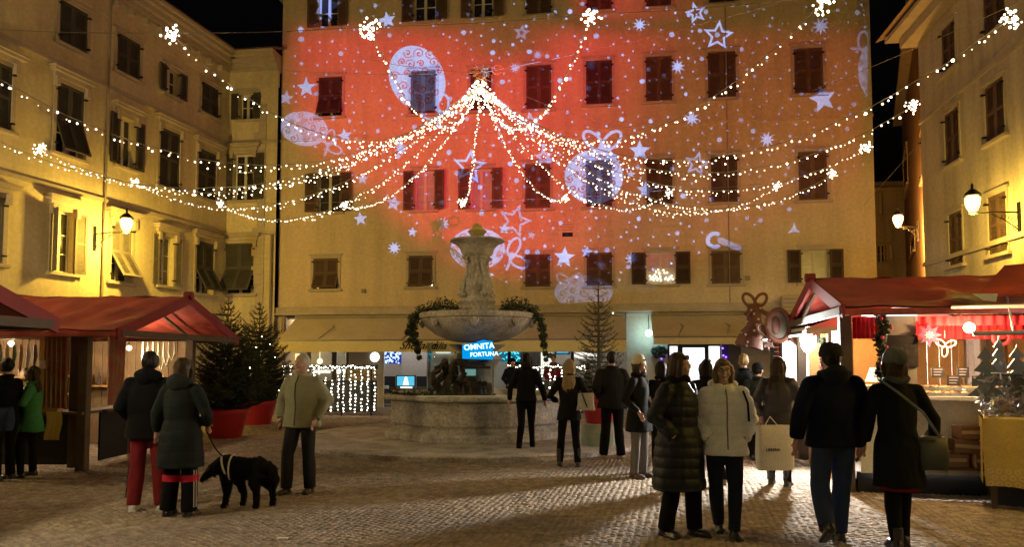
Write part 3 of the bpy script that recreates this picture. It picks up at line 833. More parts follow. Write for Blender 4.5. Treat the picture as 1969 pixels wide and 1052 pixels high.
# ------------------------------------------------------------------ fountain
M_fst = mat('fountain_stone', (0.62, 0.57, 0.49), 0.8, 0.45, 1.4, 0.016, 20, col2=(0.27, 0.25, 0.21), fine=0.3, streak=.4)
M_ftop = mat('fountain_yellow_lit_stone', (0.50, 0.38, 0.12), 0.7, 0.3, 5, 0.004, 40)  # finial stone with the yellow light on it put into the colour
FO = Vector((-.752, 15.6, 0))
def fz(py, Y=15.6): return W(917, py, Y).z
fountain = empty('fountain', FO, 0, 'old stone fountain with octagonal basin and two tiered bowls in the middle of the square', 'fountain')
def octo(w, z): # octagon of circumradius 1
    a = (w + PI / 8) % (PI / 4) - PI / 8
    return math.cos(PI / 8) / math.cos(a) * 1.04
b = MB(); b.lathe([(3.65, 0), (3.65, .085), (3.6, .1), (.5, .1)], 64); b.build('step', M_fst, fountain, smooth=False)
b = MB(); b.lathe([(1.98, .1), (1.98, .22), (1.93, .26), (1.80, .30), (1.76, .36), (1.84, .40), (1.86, .48), (1.85, .80), (1.88, .84), (1.84, .86)], 8, rot=PI / 8)
b.build('basin', M_fst, fountain, bevel=.012)
b = MB(); b.lathe([(1.80, .862), (2.0, .875), (2.04, .90), (2.04, .95), (2.0, .985), (1.68, .985), (1.66, .93), (1.66, .3)], 8, rot=PI / 8, cap=False); b.build('rim', M_fst, fountain, bevel=.012)
M_water = mat('dark_water', (0.01, 0.012, 0.01), 0.05, 0.2, 3, 0.004, 6, spec=.8)
MB().lathe([(1.67, .78), (.01, .785)], 8, rot=PI / 8, cap=False).build('water', M_water, fountain)
b = MB(); b.lathe([(.62, .1), (.62, .9), (.55, 1.0), (.40, 1.08), (.34, 1.25), (.36, 1.45), (.46, 1.62), (.55, 1.7), (.5, 1.78), (.42, 1.86), (.62, 2.0)], 24); b.build('pedestal', M_fst, fountain, smooth=True)
zb0, zb1 = fz(655), fz(603)
prof = [(.42, zb0 - .04), (.60, zb0), (.86, zb0 + .12), (1.08, zb0 + .29), (1.17, zb0 + .42), (1.16, zb0 + .45), (1.21, zb0 + .47), (1.23, zb1 - .02), (1.19, zb1), (1.12, zb1 - .02), (1.05, zb1 - .10), (.4, zb1 - .14), (.3, zb1 - .1)]
b = MB(); b.lathe(prof, 48, sq=lambda w, z: 1 + .022 * abs(math.cos(4 * w)) * (1 if z < zb1 - .05 else .3)); bowl = b.build('bowl', M_fst, fountain, smooth=True)
def mask_face(a, r, z, s):
    m = MB(); M = Matrix.Rotation(a, 4, 'Z') @ Matrix.Translation((r, 0, z))
    for c, q in (((0, 0, 0), (.05, .07, .09)), ((.04, 0, -.01), (.03, .016, .03)), ((.02, .03, .03), (.02, .02, .016)), ((.02, -.03, .03), (.02, .02, .016)), ((.03, 0, -.055), (.02, .03, .014)), ((0, .07, .03), (.03, .03, .05)), ((0, -.07, .03), (.03, .03, .05))):
        m.ball((0, 0, 0), tuple(x * s for x in q), 10, 7, M=M @ Matrix.Translation(Vector(c) * s))
    return m
for k in range(8): mask_face(k * PI / 4 + PI / 8 * 0 - PI / 2, 1.17, zb0 + .36, 1.05).build('spout_mask', M_fst, bowl, smooth=True)
# carved column: baluster with figures and leaf reliefs
zc0, zc1 = fz(600), fz(492)
def zz(py): return fz(py)
prof = [(.44, zc0 - .12), (.46, zc0 - .02), (.40, zc0 + .02), (.37, zz(588)), (.41, zz(580)), (.34, zz(573)), (.30, zz(568)), (.36, zz(560)), (.38, zz(550)), (.35, zz(540)), (.26, zz(528)), (.215, zz(515)), (.23, zz(503)), (.26, zz(494)), (.31, zz(488))]
b = MB()
P2 = []
for i in range(len(prof) - 1):
    for t in range(5): P2.append((prof[i][0] + (prof[i + 1][0] - prof[i][0]) * t / 5, prof[i][1] + (prof[i + 1][1] - prof[i][1]) * t / 5))
P2.append(prof[-1])
def carve(w, z):
    if z < zz(570) or z > zz(490): return 1
    return 1 + .16 * mnoise.noise(Vector((math.cos(w) * 3.2, math.sin(w) * 3.2, z * 5))) + .09 * abs(math.sin(w * 3 + z * 6)) + .05 * mnoise.noise(Vector((math.cos(w) * 12, math.sin(w) * 12, z * 14)))
b.lathe([(r_ * (.84 if z_ > zz(575) and z_ < zz(492) else 1), z_) for r_, z_ in P2], 72, sq=carve); col_ = b.build('column', M_fst, fountain, smooth=True)
for k in range(4):   # carved fish figures round the column
    a = k * PI / 2 + .5; q = MB()
    def cp(r, z, o=0): return (r * .78 * math.cos(a + o), r * .78 * math.sin(a + o), z)
    q.tube([cp(.36, zz(574)), cp(.47, zz(562)), cp(.44, zz(548), .1), cp(.33, zz(532), .2), cp(.29, zz(515), .1), cp(.33, zz(500)), cp(.36, zz(492), -.1)], [.04, .065, .07, .055, .04, .035, .02], 10)
    for sc_k in range(7): q.ball(cp(.50 - .02 * sc_k, zz(563 - sc_k * 6), .03 * sc_k), (.022, .03, .014), 7, 5)
    q.tube([cp(.30, zz(505), .5), cp(.36, zz(515), .55), cp(.34, zz(530), .45), cp(.42, zz(545), .5), cp(.40, zz(556), .4)], [.014, .02, .018, .02, .01], 7)
    q.ball(cp(.46, zz(566)), (.1, .1, .08), 10, 7); q.tube([cp(.5, zz(566)), cp(.58, zz(569))], [.05, .03], 8); q.ball(cp(.38, zz(497)), (.07, .07, .04), 8, 6)
    q.build('carved_fish', M_fst, col_, smooth=True)
zt0, zt1 = zz(490), zz(462)
b = MB(); b.lathe([(.29, zt0 - .02), (.33, zt0 + .03), (.37, zt0 + .13), (.45, zt0 + .21), (.55, zt0 + .27), (.585, zt1 - .04), (.585, zt1), (.54, zt1), (.5, zt1 - .05), (.2, zt1 - .08)], 48, sq=lambda w, z: 1 + .015 * math.cos(12 * w)); b.build('top_bowl', M_fst, fountain, smooth=True)
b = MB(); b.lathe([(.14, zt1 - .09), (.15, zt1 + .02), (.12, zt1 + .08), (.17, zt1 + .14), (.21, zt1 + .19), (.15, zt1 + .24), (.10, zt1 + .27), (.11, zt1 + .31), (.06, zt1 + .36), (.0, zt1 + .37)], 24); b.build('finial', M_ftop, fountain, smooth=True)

# leaves
M_leaf = mat('dark_ivy_leaf', (0.035, 0.055, 0.022), 0.6, 0.5, 6, fine=.3)
M_leafl = mat('light_ivy_leaf', (0.10, 0.13, 0.05), 0.55, 0.4, 6, fine=.3)
def leaf_cloud(pts, n, size, rs_=None, jit=1.0):
    """pts: list of (point, radius); n leaves scattered inside the chain of balls"""
    q = rs_ or random.Random(4); V = []; F = []
    for i in range(n):
        k = q.randrange(len(pts)); c, r = pts[k]; c = Vector(c)
        d = Vector((q.gauss(0, 1), q.gauss(0, 1), q.gauss(0, 1))).normalized() * r * (q.random() ** .45) * jit
        p = c + d; s = size * q.uniform(.6, 1.3)
        t = Vector((q.gauss(0, 1), q.gauss(0, 1), q.gauss(0, .7))).normalized(); u = t.orthogonal().normalized(); u = (u + t.cross(u) * q.uniform(-1, 1)).normalized()
        w_ = t.cross(u); b0 = len(V)
        V += [p - t * s, p + u * s * .45 - t * s * .2, p + t * s, p - u * s * .45 - t * s * .2 , p + w_ * s * .2]
        F += [(b0, b0 + 1, b0 + 4), (b0 + 1, b0 + 2, b0 + 4), (b0 + 2, b0 + 3, b0 + 4), (b0 + 3, b0, b0 + 4)]
    return V, F
def greens(name, sgn, label):
    path = []
    tgt = [(880, 600, .10), (868, 592, .2), (850, 590, .22), (832, 594, .2), (812, 600, .17), (797, 612, .15), (792, 628, .13), (795, 645, .11), (800, 660, .09), (803, 675, .07), (806, 688, .05), (784, 640, .06), (788, 655, .05)] if sgn < 0 else \
          [(966, 600, .10), (978, 590, .2), (992, 588, .22), (1008, 592, .2), (1024, 600, .16), (1036, 614, .13), (1042, 630, .11), (1044, 648, .1), (1046, 664, .08), (1049, 680, .06), (1050, 692, .04), (1058, 684, .05)]
    for px, py, r in tgt: path.append((W(px, py, 15.35), r)); path.append((W(px, py, 15.6), r * .9))
    t = empty(name, path[0][0], 0, label, 'plant', 'evergreen swags on the fountain bowl')
    q = random.Random(3 + sgn)
    V, F = leaf_cloud(path, 2600, .035, q); b = MB(); b.add(V, F); b.build('foliage', M_leaf, t, world=True, kind='stuff')
    V, F = leaf_cloud(path[8:], 420, .03, q, 1.15); b = MB(); b.add(V, F); b.build('leaf_tips', M_leafl, t, world=True, kind='stuff')
    b = MB()
    for o in (-.03, .03): b.tube([p_ + Vector((o, 0, 0)) for p_, r in path[::2][:11]], .01, 5)
    b.build('stem', M_black, t, world=True)
greens('evergreen_swag', -1, 'dark evergreen swag arching over the left edge of the fountain bowl')
greens('evergreen_swag', 1, 'dark evergreen swag trailing down the right edge of the fountain bowl')
t = empty('flower_cluster', W(893, 598, 15.0), 0, 'small cream flower cluster at the foot of the fountain column', 'flower')
b = MB()
for i in range(26): b.ball(t.location + Vector((rnd.uniform(-.14, .14), rnd.uniform(-.1, .1), rnd.uniform(-.06, .07))), rnd.uniform(.018, .035), 6, 4)
b.build('petals', mat('cream_petal', (.4, .36, .26), .8), t, world=True, kind='stuff')

# nativity case standing in the basin
M_clear = bpy.data.materials.new('clear_glass'); M_clear.use_nodes = True
n_ = M_clear.node_tree.nodes; l_ = M_clear.node_tree.links; n_.clear()
gl_ = n_.new('ShaderNodeBsdfGlossy'); gl_.inputs[1].default_value = .03; tr_ = n_.new('ShaderNodeBsdfTransparent'); tr_.inputs[0].default_value = (.93, .95, .94, 1)
fr_ = n_.new('ShaderNodeFresnel'); fr_.inputs[0].default_value = 1.45; mi_ = n_.new('ShaderNodeMixShader'); ou_ = n_.new('ShaderNodeOutputMaterial')
l_.new(fr_.outputs[0], mi_.inputs[0]); l_.new(tr_.outputs[0], mi_.inputs[1]); l_.new(gl_.outputs[0], mi_.inputs[2]); l_.new(mi_.outputs[0], ou_.inputs[0])
M_bark = mat('driftwood', (0.17, 0.115, 0.07), 0.85, 0.55, 3, 0.015, 14, col2=(.05, .035, .025))
M_moss = mat('moss', (0.06, 0.07, 0.03), 0.95, 0.5, 6, 0.01, 30)
A_, B_ = W(822, 765, 14.55), W(947, 765, 14.55)
x0_, x1_ = A_.x, B_.x
case = empty('nativity_case', (x0_, 14.5, .98), 0, 'glass case holding driftwood and a crib landscape in the fountain basin', 'display case')
for (a, c, d, e) in ((x0_, x1_, 14.5, 14.508), (x0_, x1_, 15.1, 15.108), (x0_, x0_ + .008, 14.508, 15.1), (x1_ - .008, x1_, 14.508, 15.1)):
    MB().box(a, c, d, e, .99, 2.02).build('glass_panel', M_clear, case, world=True)
for x in (x0_, x1_):
    for y in (14.5, 15.108): MB().box(x - .012, x + .012, y - .012, y + .012, .985, 2.03).build('corner_post', M_metal, case, world=True)
MB().box(x0_ - .05, x1_ + .05, 14.45, 15.15, .86, .984).build('base_board', M_bark, case, world=True)
q = random.Random(11)
for i in range(9):
    x = x0_ + .12 + (x1_ - x0_ - .24) * i / 8.0; top = 1.62 - abs(i - 2.5) * .03 + q.uniform(-.05, .06)
    b = MB(); pts = []; rr = []
    for k in range(8):
        f_ = k / 7; pts.append((x + .06 * math.sin(k * 1.1 + i * 2) + .04 * q.uniform(-1, 1), 14.85 + .1 * math.cos(k + i) , .98 + (top - .98) * f_)); rr.append((.11 - .05 * f_) * q.uniform(.7, 1.25))
    b.tube(pts, rr, 9); b.tube([pts[5], (pts[5][0] + q.uniform(-.2, .2), 14.75, pts[5][2] + .12)], [.05, .02], 6)
    if i > 4: 
        b = MB(); b.tube([(p_[0], p_[1], .98 + (p_[2] - .98) * .45) for p_ in pts], rr, 9)
    b.build('driftwood', M_bark, case, world=True, smooth=True)
b = MB(); b.box(x0_ + .62, x1_ - .05, 14.75, 15.0, 1.50, 1.55); b.box(x0_ + .45, x1_ - .15, 14.7, 14.9, 1.56, 1.6, M=None); b.build('shelter_roof', M_bark, case, world=True)
for i in range(9):   # crib figures
    x = x0_ + .62 + i * .075; y = 14.62 + (i % 3) * .09; b = MB(); hh = q.uniform(.1, .16)
    b.lathe([(.032, 0), (.028, hh * .5), (.016, hh * .8)], 10, (x, y, .99)); b.ball((x, y, .99 + hh * .93), (.016, .016, .02), 8, 6)
    b.build('crib_figure', mat('crib_' + str(i % 4), [(.35, .1, .08), (.3, .26, .2), (.12, .16, .3), (.25, .2, .1)][i % 4], .8), case, world=True, smooth=True)
MB().box(x0_ + .68, x0_ + .95, 14.72, 14.74, 1.36, 1.49).build('lit_backdrop', emit('crib_backdrop', (.35, .7, .6), .35), case, world=True)
V, F = leaf_cloud([(Vector((x0_ + u_, 14.8, 1.02)), .12) for u_ in np.linspace(.1, x1_ - x0_ - .1, 10)], 700, .03, q)
b = MB(); b.add(V, F); b.build('moss', M_moss, case, world=True, kind='stuff')
# straw, roots and small stones laid on the basin rim around the case
rim_dec = empty('rim_greenery', (FO.x - 1.5, 14.4, .985), 0, 'moss, roots and small stones laid along the left rim of the fountain basin', 'decoration')
pts = [(Vector((FO.x + 1.78 * math.cos(a), FO.y + 1.78 * math.sin(a), 1.02)), .09) for a in np.linspace(PI * .98, PI * 1.42, 16)]
V, F = leaf_cloud(pts, 900, .03, q); b = MB(); b.add(V, F); b.build('moss', M_moss, rim_dec, world=True, kind='stuff')
b = MB()
for i in range(14):
    p_ = pts[i % 16][0]; b.ball(p_ + Vector((q.uniform(-.06, .06), q.uniform(-.06, .06), .03)), (q.uniform(.03, .06), q.uniform(.03, .05), q.uniform(.02, .04)), 7, 5)
b.build('pebbles', M_fst, rim_dec, world=True, kind='stuff')
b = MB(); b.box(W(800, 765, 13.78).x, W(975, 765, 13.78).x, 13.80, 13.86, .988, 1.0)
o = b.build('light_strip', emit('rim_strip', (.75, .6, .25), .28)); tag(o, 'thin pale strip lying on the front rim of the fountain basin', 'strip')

# ------------------------------------------------------------------ shops under the central house
def PC(u, y, z): return FC.P(u, y, z)
def uc(px, y=0.0):   # wall coordinate at local depth y seen at this pixel column, height of the horizon
    f2 = Facade(None, FC.P(0, y, 0), -alpha); return f2.uv(px, 690)[0]
def zc(px, py, y=0.0):
    f2 = Facade(None, FC.P(0, y, 0), -alpha); return f2.uv(px, py)[1]
M_cafe = mat('cafe_wall', (0.42, 0.38, 0.32), 0.8, 0.15, 2)
M_cafed = mat('cafe_panel_dark', (0.10, 0.085, 0.07), 0.7, 0.3, 3)
M_beige = mat('awning_canvas', (0.62, 0.53, 0.39), 0.9, 0.18, 1.5, 0.004, 12)
M_val = mat('awning_valance', (0.66, 0.55, 0.26), 0.85, 0.12, 2, 0.002, 20)
shop = empty('cafe_front', FC.P(0, 0, 0), -alpha, 'brightly lit cafe and shop fronts under the awnings of the central house', 'shop front')
zh = ZC0 - .02
b = MB(); b.box(0, CW, 2.6, 2.7, 0, zh); b.build('back_wall', M_cafe, shop)
MB().box(0, CW, .3, 2.6, .0, .05).build('floor', M_cafed, shop); MB().box(0, CW, .3, 2.6, zh - .1, zh).build('ceiling', M_cafe, shop)
# piers / mullions of the shop front
def pier(px0, px1, m, z0=0, z1=None, y0=-.02, y1=.28): return MB().box(uc(px0), uc(px1), y0, y1, z0, z1 or zh).build('pier', m, shop)
pier(520, 541, M_stone); pier(1205, 1257, M_stone)
for a, c in ((588, 594), (636, 643), (664, 668)): pier(a, c, M_cafed, y0=.1, y1=.2)
for a, c in ((820, 826), (873, 880), (975, 981), (1097, 1103), (1150, 1154)): pier(a, c, M_iron, y0=.1, y1=.2)
pier(668, 736, M_cafe, y0=.12, y1=.2); pier(736, 820, M_cafe, y0=2.2, y1=2.5)
for a, c, o_ in ((541, 588, .15), (594, 636, .15), (643, 664, .15), (826, 873, .15), (880, 975, .15), (981, 1097, .15), (1103, 1150, .15)):
    MB().box(uc(a), uc(c), o_, o_ + .01, .05, zh - .1).build('shop_window', M_clear, shop)
# interior pieces: each set against the back wall
def card(name, px0, px1, py0, py1, y, m, d=.05, bev=0):
    z0, z1 = zc((px0 + px1) / 2, py1, y), zc((px0 + px1) / 2, py0, y)
    return MB().box(uc(px0, y), uc(px1, y), y, y + d, z0, z1).build(name, m, shop, bevel=bev)
E_w = emit('shop_panel_light', (1.0, .93, .82), .95); E_y = emit('shop_yellow_light', (1.0, .72, .22), 2.2); E_wc = emit('doorway_light', (1.0, .97, .98), 1.15)  # white glow also put on shelves, keyboard and wall panel that are no lamps
card('lit_panel', 544, 585, 681, 705, 1.0, E_y)
card('wall_panel', 596, 634, 676, 720, 1.2, mat('pale_panel', (.55, .5, .42), .7)); card('wall_panel', 645, 663, 676, 720, 1.2, _mats['pale_panel'])
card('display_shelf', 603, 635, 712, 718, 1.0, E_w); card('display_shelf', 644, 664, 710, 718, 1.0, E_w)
pc = card('poster', 668, 722, 706, 740, .09, mat('poster_cream', (.5, .45, .2), .8), .02)
Mtxt = lambda px, py, y: Matrix.Translation(FC.P(uc(px, y), y, zc(px, py, y))) @ rotz(-alpha) @ Matrix.Rotation(PI / 2, 4, 'X')
put_text('poster_lettering', 'Cucina', .3, Mtxt(679, 726, .085), mat('red_ink', (.4, .04, .03), .7), pc, shear=.3)
# starry blue screen and round lamp
sc_ = card('star_screen', 700, 771, 676, 700, .9, emit('blue_screen', (.02, .05, .45), .55))
q = random.Random(9); b = MB(); y_ = .895
for i in range(170):
    px, py = q.uniform(701, 770), q.uniform(677, 699); r = q.choice((.012, .02, .032)); b.box(uc(px, y_) - r, uc(px, y_) + r, y_ - .004, y_, zc(px, py, y_) - r, zc(px, py, y_) + r)
b.build('star_dots', emit('screen_dots', (.55, .75, 1), 1.2), sc_, kind='stuff')
b = MB(); c_ = (uc(722, .2), .2, zc(722, 687, .2)); b.ball(c_, .19, 20, 12); b.build('globe_lamp', emit('globe_light', (1, .94, .85), 2.5), shop, smooth=True)
b = MB(); b.tube([(c_[0], c_[1], c_[2] + .15), (c_[0], c_[1], zh)], .01, 6); b.build('lamp_cord', M_iron, shop)
b = MB(); c_ = (uc(615, .5), .5, zc(615, 695, .5)); b.ball(c_, .1, 14, 9); b.tube([c_, (c_[0], .5, zh)], .008, 5); b.build('pendant_lamp', emit('pendant_light', (1, .8, .4), 2.5), shop, smooth=True)
# screens and counters in the middle
mo = card('monitor', 762, 799, 722, 744, 1.6, M_black, .06); card('monitor', 733, 760, 724, 745, 1.7, M_black, .06); card('monitor', 801, 820, 724, 745, 1.7, M_black, .06)
y_ = 1.59; z0, z1 = zc(780, 742, y_), zc(780, 724, y_)
b = MB(); b.box(uc(764, y_), uc(797, y_), y_ - .006, y_, z0, z1); scn = b.build('screen', emit('cyan_screen', (.08, .42, .62), 1.0), mo)
um = uc(781, y_); MB().prism([(um - .12, z0 + .02), (um + .12, z0 + .02), (um + .04, z1 - .02), (um - .04, z1 - .02)], y_ - .012, y_ - .007).build('screen_picture', emit('screen_white', (.7, .95, 1), 1.3), mo)
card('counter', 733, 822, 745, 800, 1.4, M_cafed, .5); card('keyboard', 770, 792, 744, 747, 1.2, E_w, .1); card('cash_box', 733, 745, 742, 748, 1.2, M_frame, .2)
# dim posters, shelves behind the fountain
card('wall_panel', 828, 872, 676, 740, 1.3, _mats['pale_panel']); card('ceiling_light', 838, 866, 677, 680, 1.2, E_w)
card('lampshade', 874, 890, 684, 692, .8, E_y)
# blue neon sign
M_sgw = emit('sign_letters', (.6, .95, 1.0), 1.6)
sg = empty('neon_sign', W(889, 690, 14.44), 0, 'bright blue lit sign with white lettering fixed before the fountain stem', 'sign')
A_, B_ = W(889, 690, 14.44), W(948, 657, 14.44)
MB().prism([(A_.x, A_.z), (B_.x, A_.z - .02), (B_.x, B_.z), (B_.x - .2, B_.z + .03), (A_.x + .22, B_.z - .03), (A_.x, B_.z - .06)], 14.40, 14.46).build('light_box', emit('sign_blue', (.0, .24, .62), 1.0), sg, world=True)
Ms = lambda px, py: Matrix.Translation(W(px, py, 14.395)) @ Matrix.Rotation(PI / 2, 4, 'X')
put_text('lettering', 'OMNITA', .155, Ms(892, 674) @ Matrix.Rotation(.08, 4, 'Z'), M_sgw, sg, bold=.003, extrude=.003)
put_text('lettering', 'FORTUNA', .12, Ms(904, 686.5) @ Matrix.Rotation(.05, 4, 'Z'), M_sgw, sg, bold=.002, extrude=.003)
ng = card('neon_scene', 950, 1000, 674, 696, .6, emit('neon_cyan_back', (.01, .14, .24), .8), .04)
q = random.Random(5); b = MB()
for i in range(16):
    px, py = q.uniform(953, 998), q.uniform(676, 694); u_, z_ = uc(px, .58), zc(px, py, .58)
    b.tube([(u_ + .08 * math.cos(t * .8 + i), .58, z_ + .05 * math.sin(t * .8 + i * 2)) for t in range(6)], .011, 5)
b.build('neon_tube', emit('neon_cyan', (.1, .75, .9), 1.8), ng, kind='stuff')
card('television', 1066, 1096, 671, 682, .9, M_black, .06); card('television_screen', 1070, 1093, 673, 680, .89, emit('tv_blue', (.05, .3, .5), 1.0), .005)
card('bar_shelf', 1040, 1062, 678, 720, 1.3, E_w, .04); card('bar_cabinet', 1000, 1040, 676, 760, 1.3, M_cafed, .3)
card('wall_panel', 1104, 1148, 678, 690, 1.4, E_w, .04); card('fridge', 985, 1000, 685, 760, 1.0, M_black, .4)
# bright doorway on the right
dw = card('doorway', 1284, 1387, 660, 796, .3, M_iron, .03)
for a, c in ((1288, 1303), (1313, 1355), (1363, 1384)):
    y_ = .28; MB().box(uc(a, y_), uc(c, y_), y_, y_ + .015, zc(a, 790, y_), zc(a, 666 if a != 1313 else 669, y_)).build('lit_pane', E_wc, dw)
pier(1257, 1284, M_cafe); pier(1388, 1425, M_cafed); pier(1425, 1684, M_cafe)
b = MB()
for px, py in ((1276, 676), (1272, 690), (1279, 683), (1390, 670), (1391, 684), (1393, 691), (1396, 687), (1389, 696)): b.ball((uc(px, -.1), -.1, zc(px, py, -.1)), .03, 8, 6)
b.build('purple_light', emit('purple_bulb', (.3, .12, 1.0), 3), shop, kind='stuff')
card('purple_lit_curtain', 1388, 1400, 664, 720, -.03, mat('purple_lit_cloth', (.06, .03, .25), .8), .01)  # purple light of the bulbs painted into the cloth colour
# wreath
t = empty('fir_wreath', FC.P(uc(1268, -.2), -.2, zc(1268, 678, -.2)), 0, 'dark fir branch cluster hanging beside the bright doorway', 'wreath')
V, F = leaf_cloud([(t.location + Vector((x, 0, z)), .13) for x, z in ((-.16, .05), (0, .1), (.16, .06), (.1, -.08), (-.08, -.08))], 700, .05, q); b = MB(); b.add(V, F); b.build('foliage', M_leaf, t, world=True, kind='stuff')
# interior lighting: real ceiling fittings
for i, (px, e, c) in enumerate(((565, 60, (1, .75, .35)), (640, 50, (1, .9, .75)), (775, 46, (.95, .95, 1)), (850, 26, (1, .95, .9)), (940, 24, (.7, .9, 1)), (1050, 34, (1, .95, .88)), (1125, 34, (1, .92, .85)))):
    u_ = uc(px, .9); MB().box(u_ - .25, u_ + .25, .8, 1.0, zh - .14, zh - .101).build('ceiling_fitting', E_w, shop)
    lamp('shop_light', 'POINT', FC.P(u_, .9, zh - .25), e, c, .15)
# awnings
def awning(px0, px1, py_edge, py_val, label, out=1.75, mval=M_val):
    u0, u1 = uc(px0, -out), uc(px1, -out); pm_ = (px0 + px1) / 2
    z0 = ZC0 - .1; z1 = zc(pm_, py_edge, -out); z2 = zc(pm_, py_val, -out)
    t = empty('awning', FC.P(u0, 0, 0), -alpha, label, 'awning', 'awnings on the central house')
    nx = max(8, int((u1 - u0) / .25)); b = MB(); q = random.Random(px0)
    for i in range(nx + 1):
        for j in range(9):
            f_ = j / 8; x = (u1 - u0) * i / nx; y = -.05 - (out - .05) * f_; z = z0 + (z1 - z0) * f_ - .06 * math.sin(PI * f_) * (1 + .3 * math.sin(i * 1.3)) + .012 * math.sin(i * .9 + j)
            b.v.append(Vector((x, y, z)))
    for i in range(nx):
        for j in range(8): b.f.append((i * 9 + j, i * 9 + j + 1, (i + 1) * 9 + j + 1, (i + 1) * 9 + j)); b.mi.append(0)
    b.build('canvas', M_beige, t, smooth=True)
    if mval:
        b = MB()
        for i in range(nx * 2 + 1):
            x = (u1 - u0) * i / nx / 2; w_ = .012 * math.sin(i * .9)
            for k in range(3): b.v.append(Vector((x, -out - .02 + w_ * k, z1 + (z2 - z1) * k / 2)))
        for i in range(nx * 2):
            for k in range(2): b.f.append((i * 3 + k, (i + 1) * 3 + k, (i + 1) * 3 + k + 1, i * 3 + k + 1)); b.mi.append(0)
        b.build('valance', mval, t, smooth=True)
    MB().tube([(0, -out, z1), (u1 - u0, -out, z1)], .03, 8).build('front_bar', M_metal, t)
    MB().tube([(0, -.1, z0 + .03), (u1 - u0, -.1, z0 + .03)], .07, 10).build('roller', M_trimdark, t)
    for k in range(4):
        x = (u1 - u0) * (k + .5) / 4; MB().tube([(x, -.05, z0 - .15), (x + .25, -out * .5, z0 - .4), (x, -out + .02, z1 - .02)], .02, 6).build('folding_arm', M_metal, t)
    return t, u0, z1, z2, out
aw, au, az1, az2, ao = awning(526, 1204, 654, 677, 'long beige awning with yellow valance over the cafe')
awning(1257, 1640, 648, 662, 'plain beige awning over the bright doorway on the right', mval=M_beige)
M_ink = mat('black_ink', (.015, .012, .01), .8, 0, 1)
y_ = -ao - .045
put_text('lettering', 'Shefland', .36, Mtxt(767, 671.5, y_), M_ink, aw, shear=.55, bold=.004)
put_text('lettering', 'Italia', .32, Mtxt(822, 671.5, y_), M_ink, aw, shear=.55, bold=.002)
# cyan-white lamp on the pier
t = empty('wall_spotlight', FC.P(uc(1248, -.3), -.3, zc(1248, 641, -.3)), 0, 'cold bluish white spotlight hanging on the stone pier between awnings', 'light')
MB().ball(t.location, .11, 14, 9).build('glass', emit('cold_lamp', (.55, .95, 1.0), 14), t, world=True, smooth=True)
MB().tube([t.location + Vector((0, 0, .1)), t.location + Vector((0, .05, .62))], .012, 6).build('cable', M_iron, t, world=True)
lamp('cold_light', 'POINT', t.location + Vector((-.05, -.22, 0)), 17, (.45, .85, 1.0), .08)
# fence with curtain of lights in front of the cafe
def fence(px0, px1, py0, py1, Y, label, dense=1.0, seed=1):
    A, B = W(px0, py1, Y), W(px1, py1, Y - .3); d = (B - A); L = math.hypot(d.x, d.y); a = math.atan2(d.y, d.x)
    top = W(px0, py0, Y).z
    t = empty('lit_fence', (A.x, A.y, 0), a, label, 'fence', 'terrace fences wrapped in fairy lights')
    b = MB()
    for k in range(int(L / .9) + 1): b.box(k * .9 - .02, k * .9 + .02, -.02, .02, 0, top)
    b.build('fence_post', M_black, t, kind='stuff'); 
    MB().box(0, L, -.02, .02, top - .05, top).build('rail', M_black, t); MB().box(0, L, -.02, .02, .12, .17).build('rail', M_black, t)
    MB().box(0, L, .012, .02, .171, top - .4).build('screen_panel', mat('fence_panel', (.022, .02, .016), .8), t)
    q = random.Random(seed)
    V, F = leaf_cloud([(Vector((x, -.04, top + .01)), .07) for x in np.linspace(0, L, int(L / .12))], int(L * 260), .035, q); g_ = MB(); g_.add(V, F); g_.build('garland', M_leaf, t, kind='stuff')
    w = MB(); bl = MB(); x = .03
    while x < L:
        xx_ = x; w.tube([(x, -.05, top), (x + q.uniform(-.03, .03), -.05, .1)], .003, 3, cap=False)
        z = top - q.uniform(0, .1)
        while z > .1:
            if q.random() < .93 * dense: bl.ball((xx_ + q.uniform(-.02, .02), -.06, z), q.uniform(.013, .026), 6, 4)
            z -= q.uniform(.075, .12)
        x += q.uniform(.14, .22)
    x = 0
    while x < L: bl.ball((x, -.1 + q.uniform(-.02, .02), top + q.uniform(-.03, .05)), q.uniform(.014, .022), 6, 4); x += .07
    w.build('wires', M_wire, t, kind='stuff'); bl.build('fairy_lights', M_bulbw, t, kind='stuff')
    return t
fence(545, 724, 706, 796, 22.0, 'terrace fence left of the fountain under a dense curtain of white fairy lights', 1, 2)
fence(978, 1126, 706, 796, 21.6, 'terrace fence right of the fountain with a loose net of white fairy lights', .75, 3)

# small lights seen in three windows of the central house
q = random.Random(14)
def window_lights(pts, label):
    p0_ = FC.P(*[(u, .12, z) for u, z in [FC.uv(*pts[0])]][0]); t = empty('window_lights', p0_, 0, label, 'fairy lights', 'fairy lights inside windows'); b = MB()
    for px, py in pts: u, z = FC.uv(px, py); b.ball(FC.P(u, .10, z), .02, 6, 4)
    b.build('bulbs', M_bulb, t, world=True, kind='stuff')
window_lights([(1250 + i * 1.8 + (i > 12) * 6, 538 - (i % 4) * 2 - (8 if i % 5 == 0 else 0)) for i in range(22)] + [(1262, 522), (1266, 518), (1268, 524), (1276, 519), (1278, 524)], 'chain of fairy lights inside the open window right of the slender fir')
window_lights([(822, 546), (825, 541), (826, 546), (829, 544), (825, 536), (829, 548)], 'tiny lit tree inside the window left of the fountain column')
window_lights([(1386, 539), (1387, 537)], 'single small light in the half closed window right of the fairy lights')
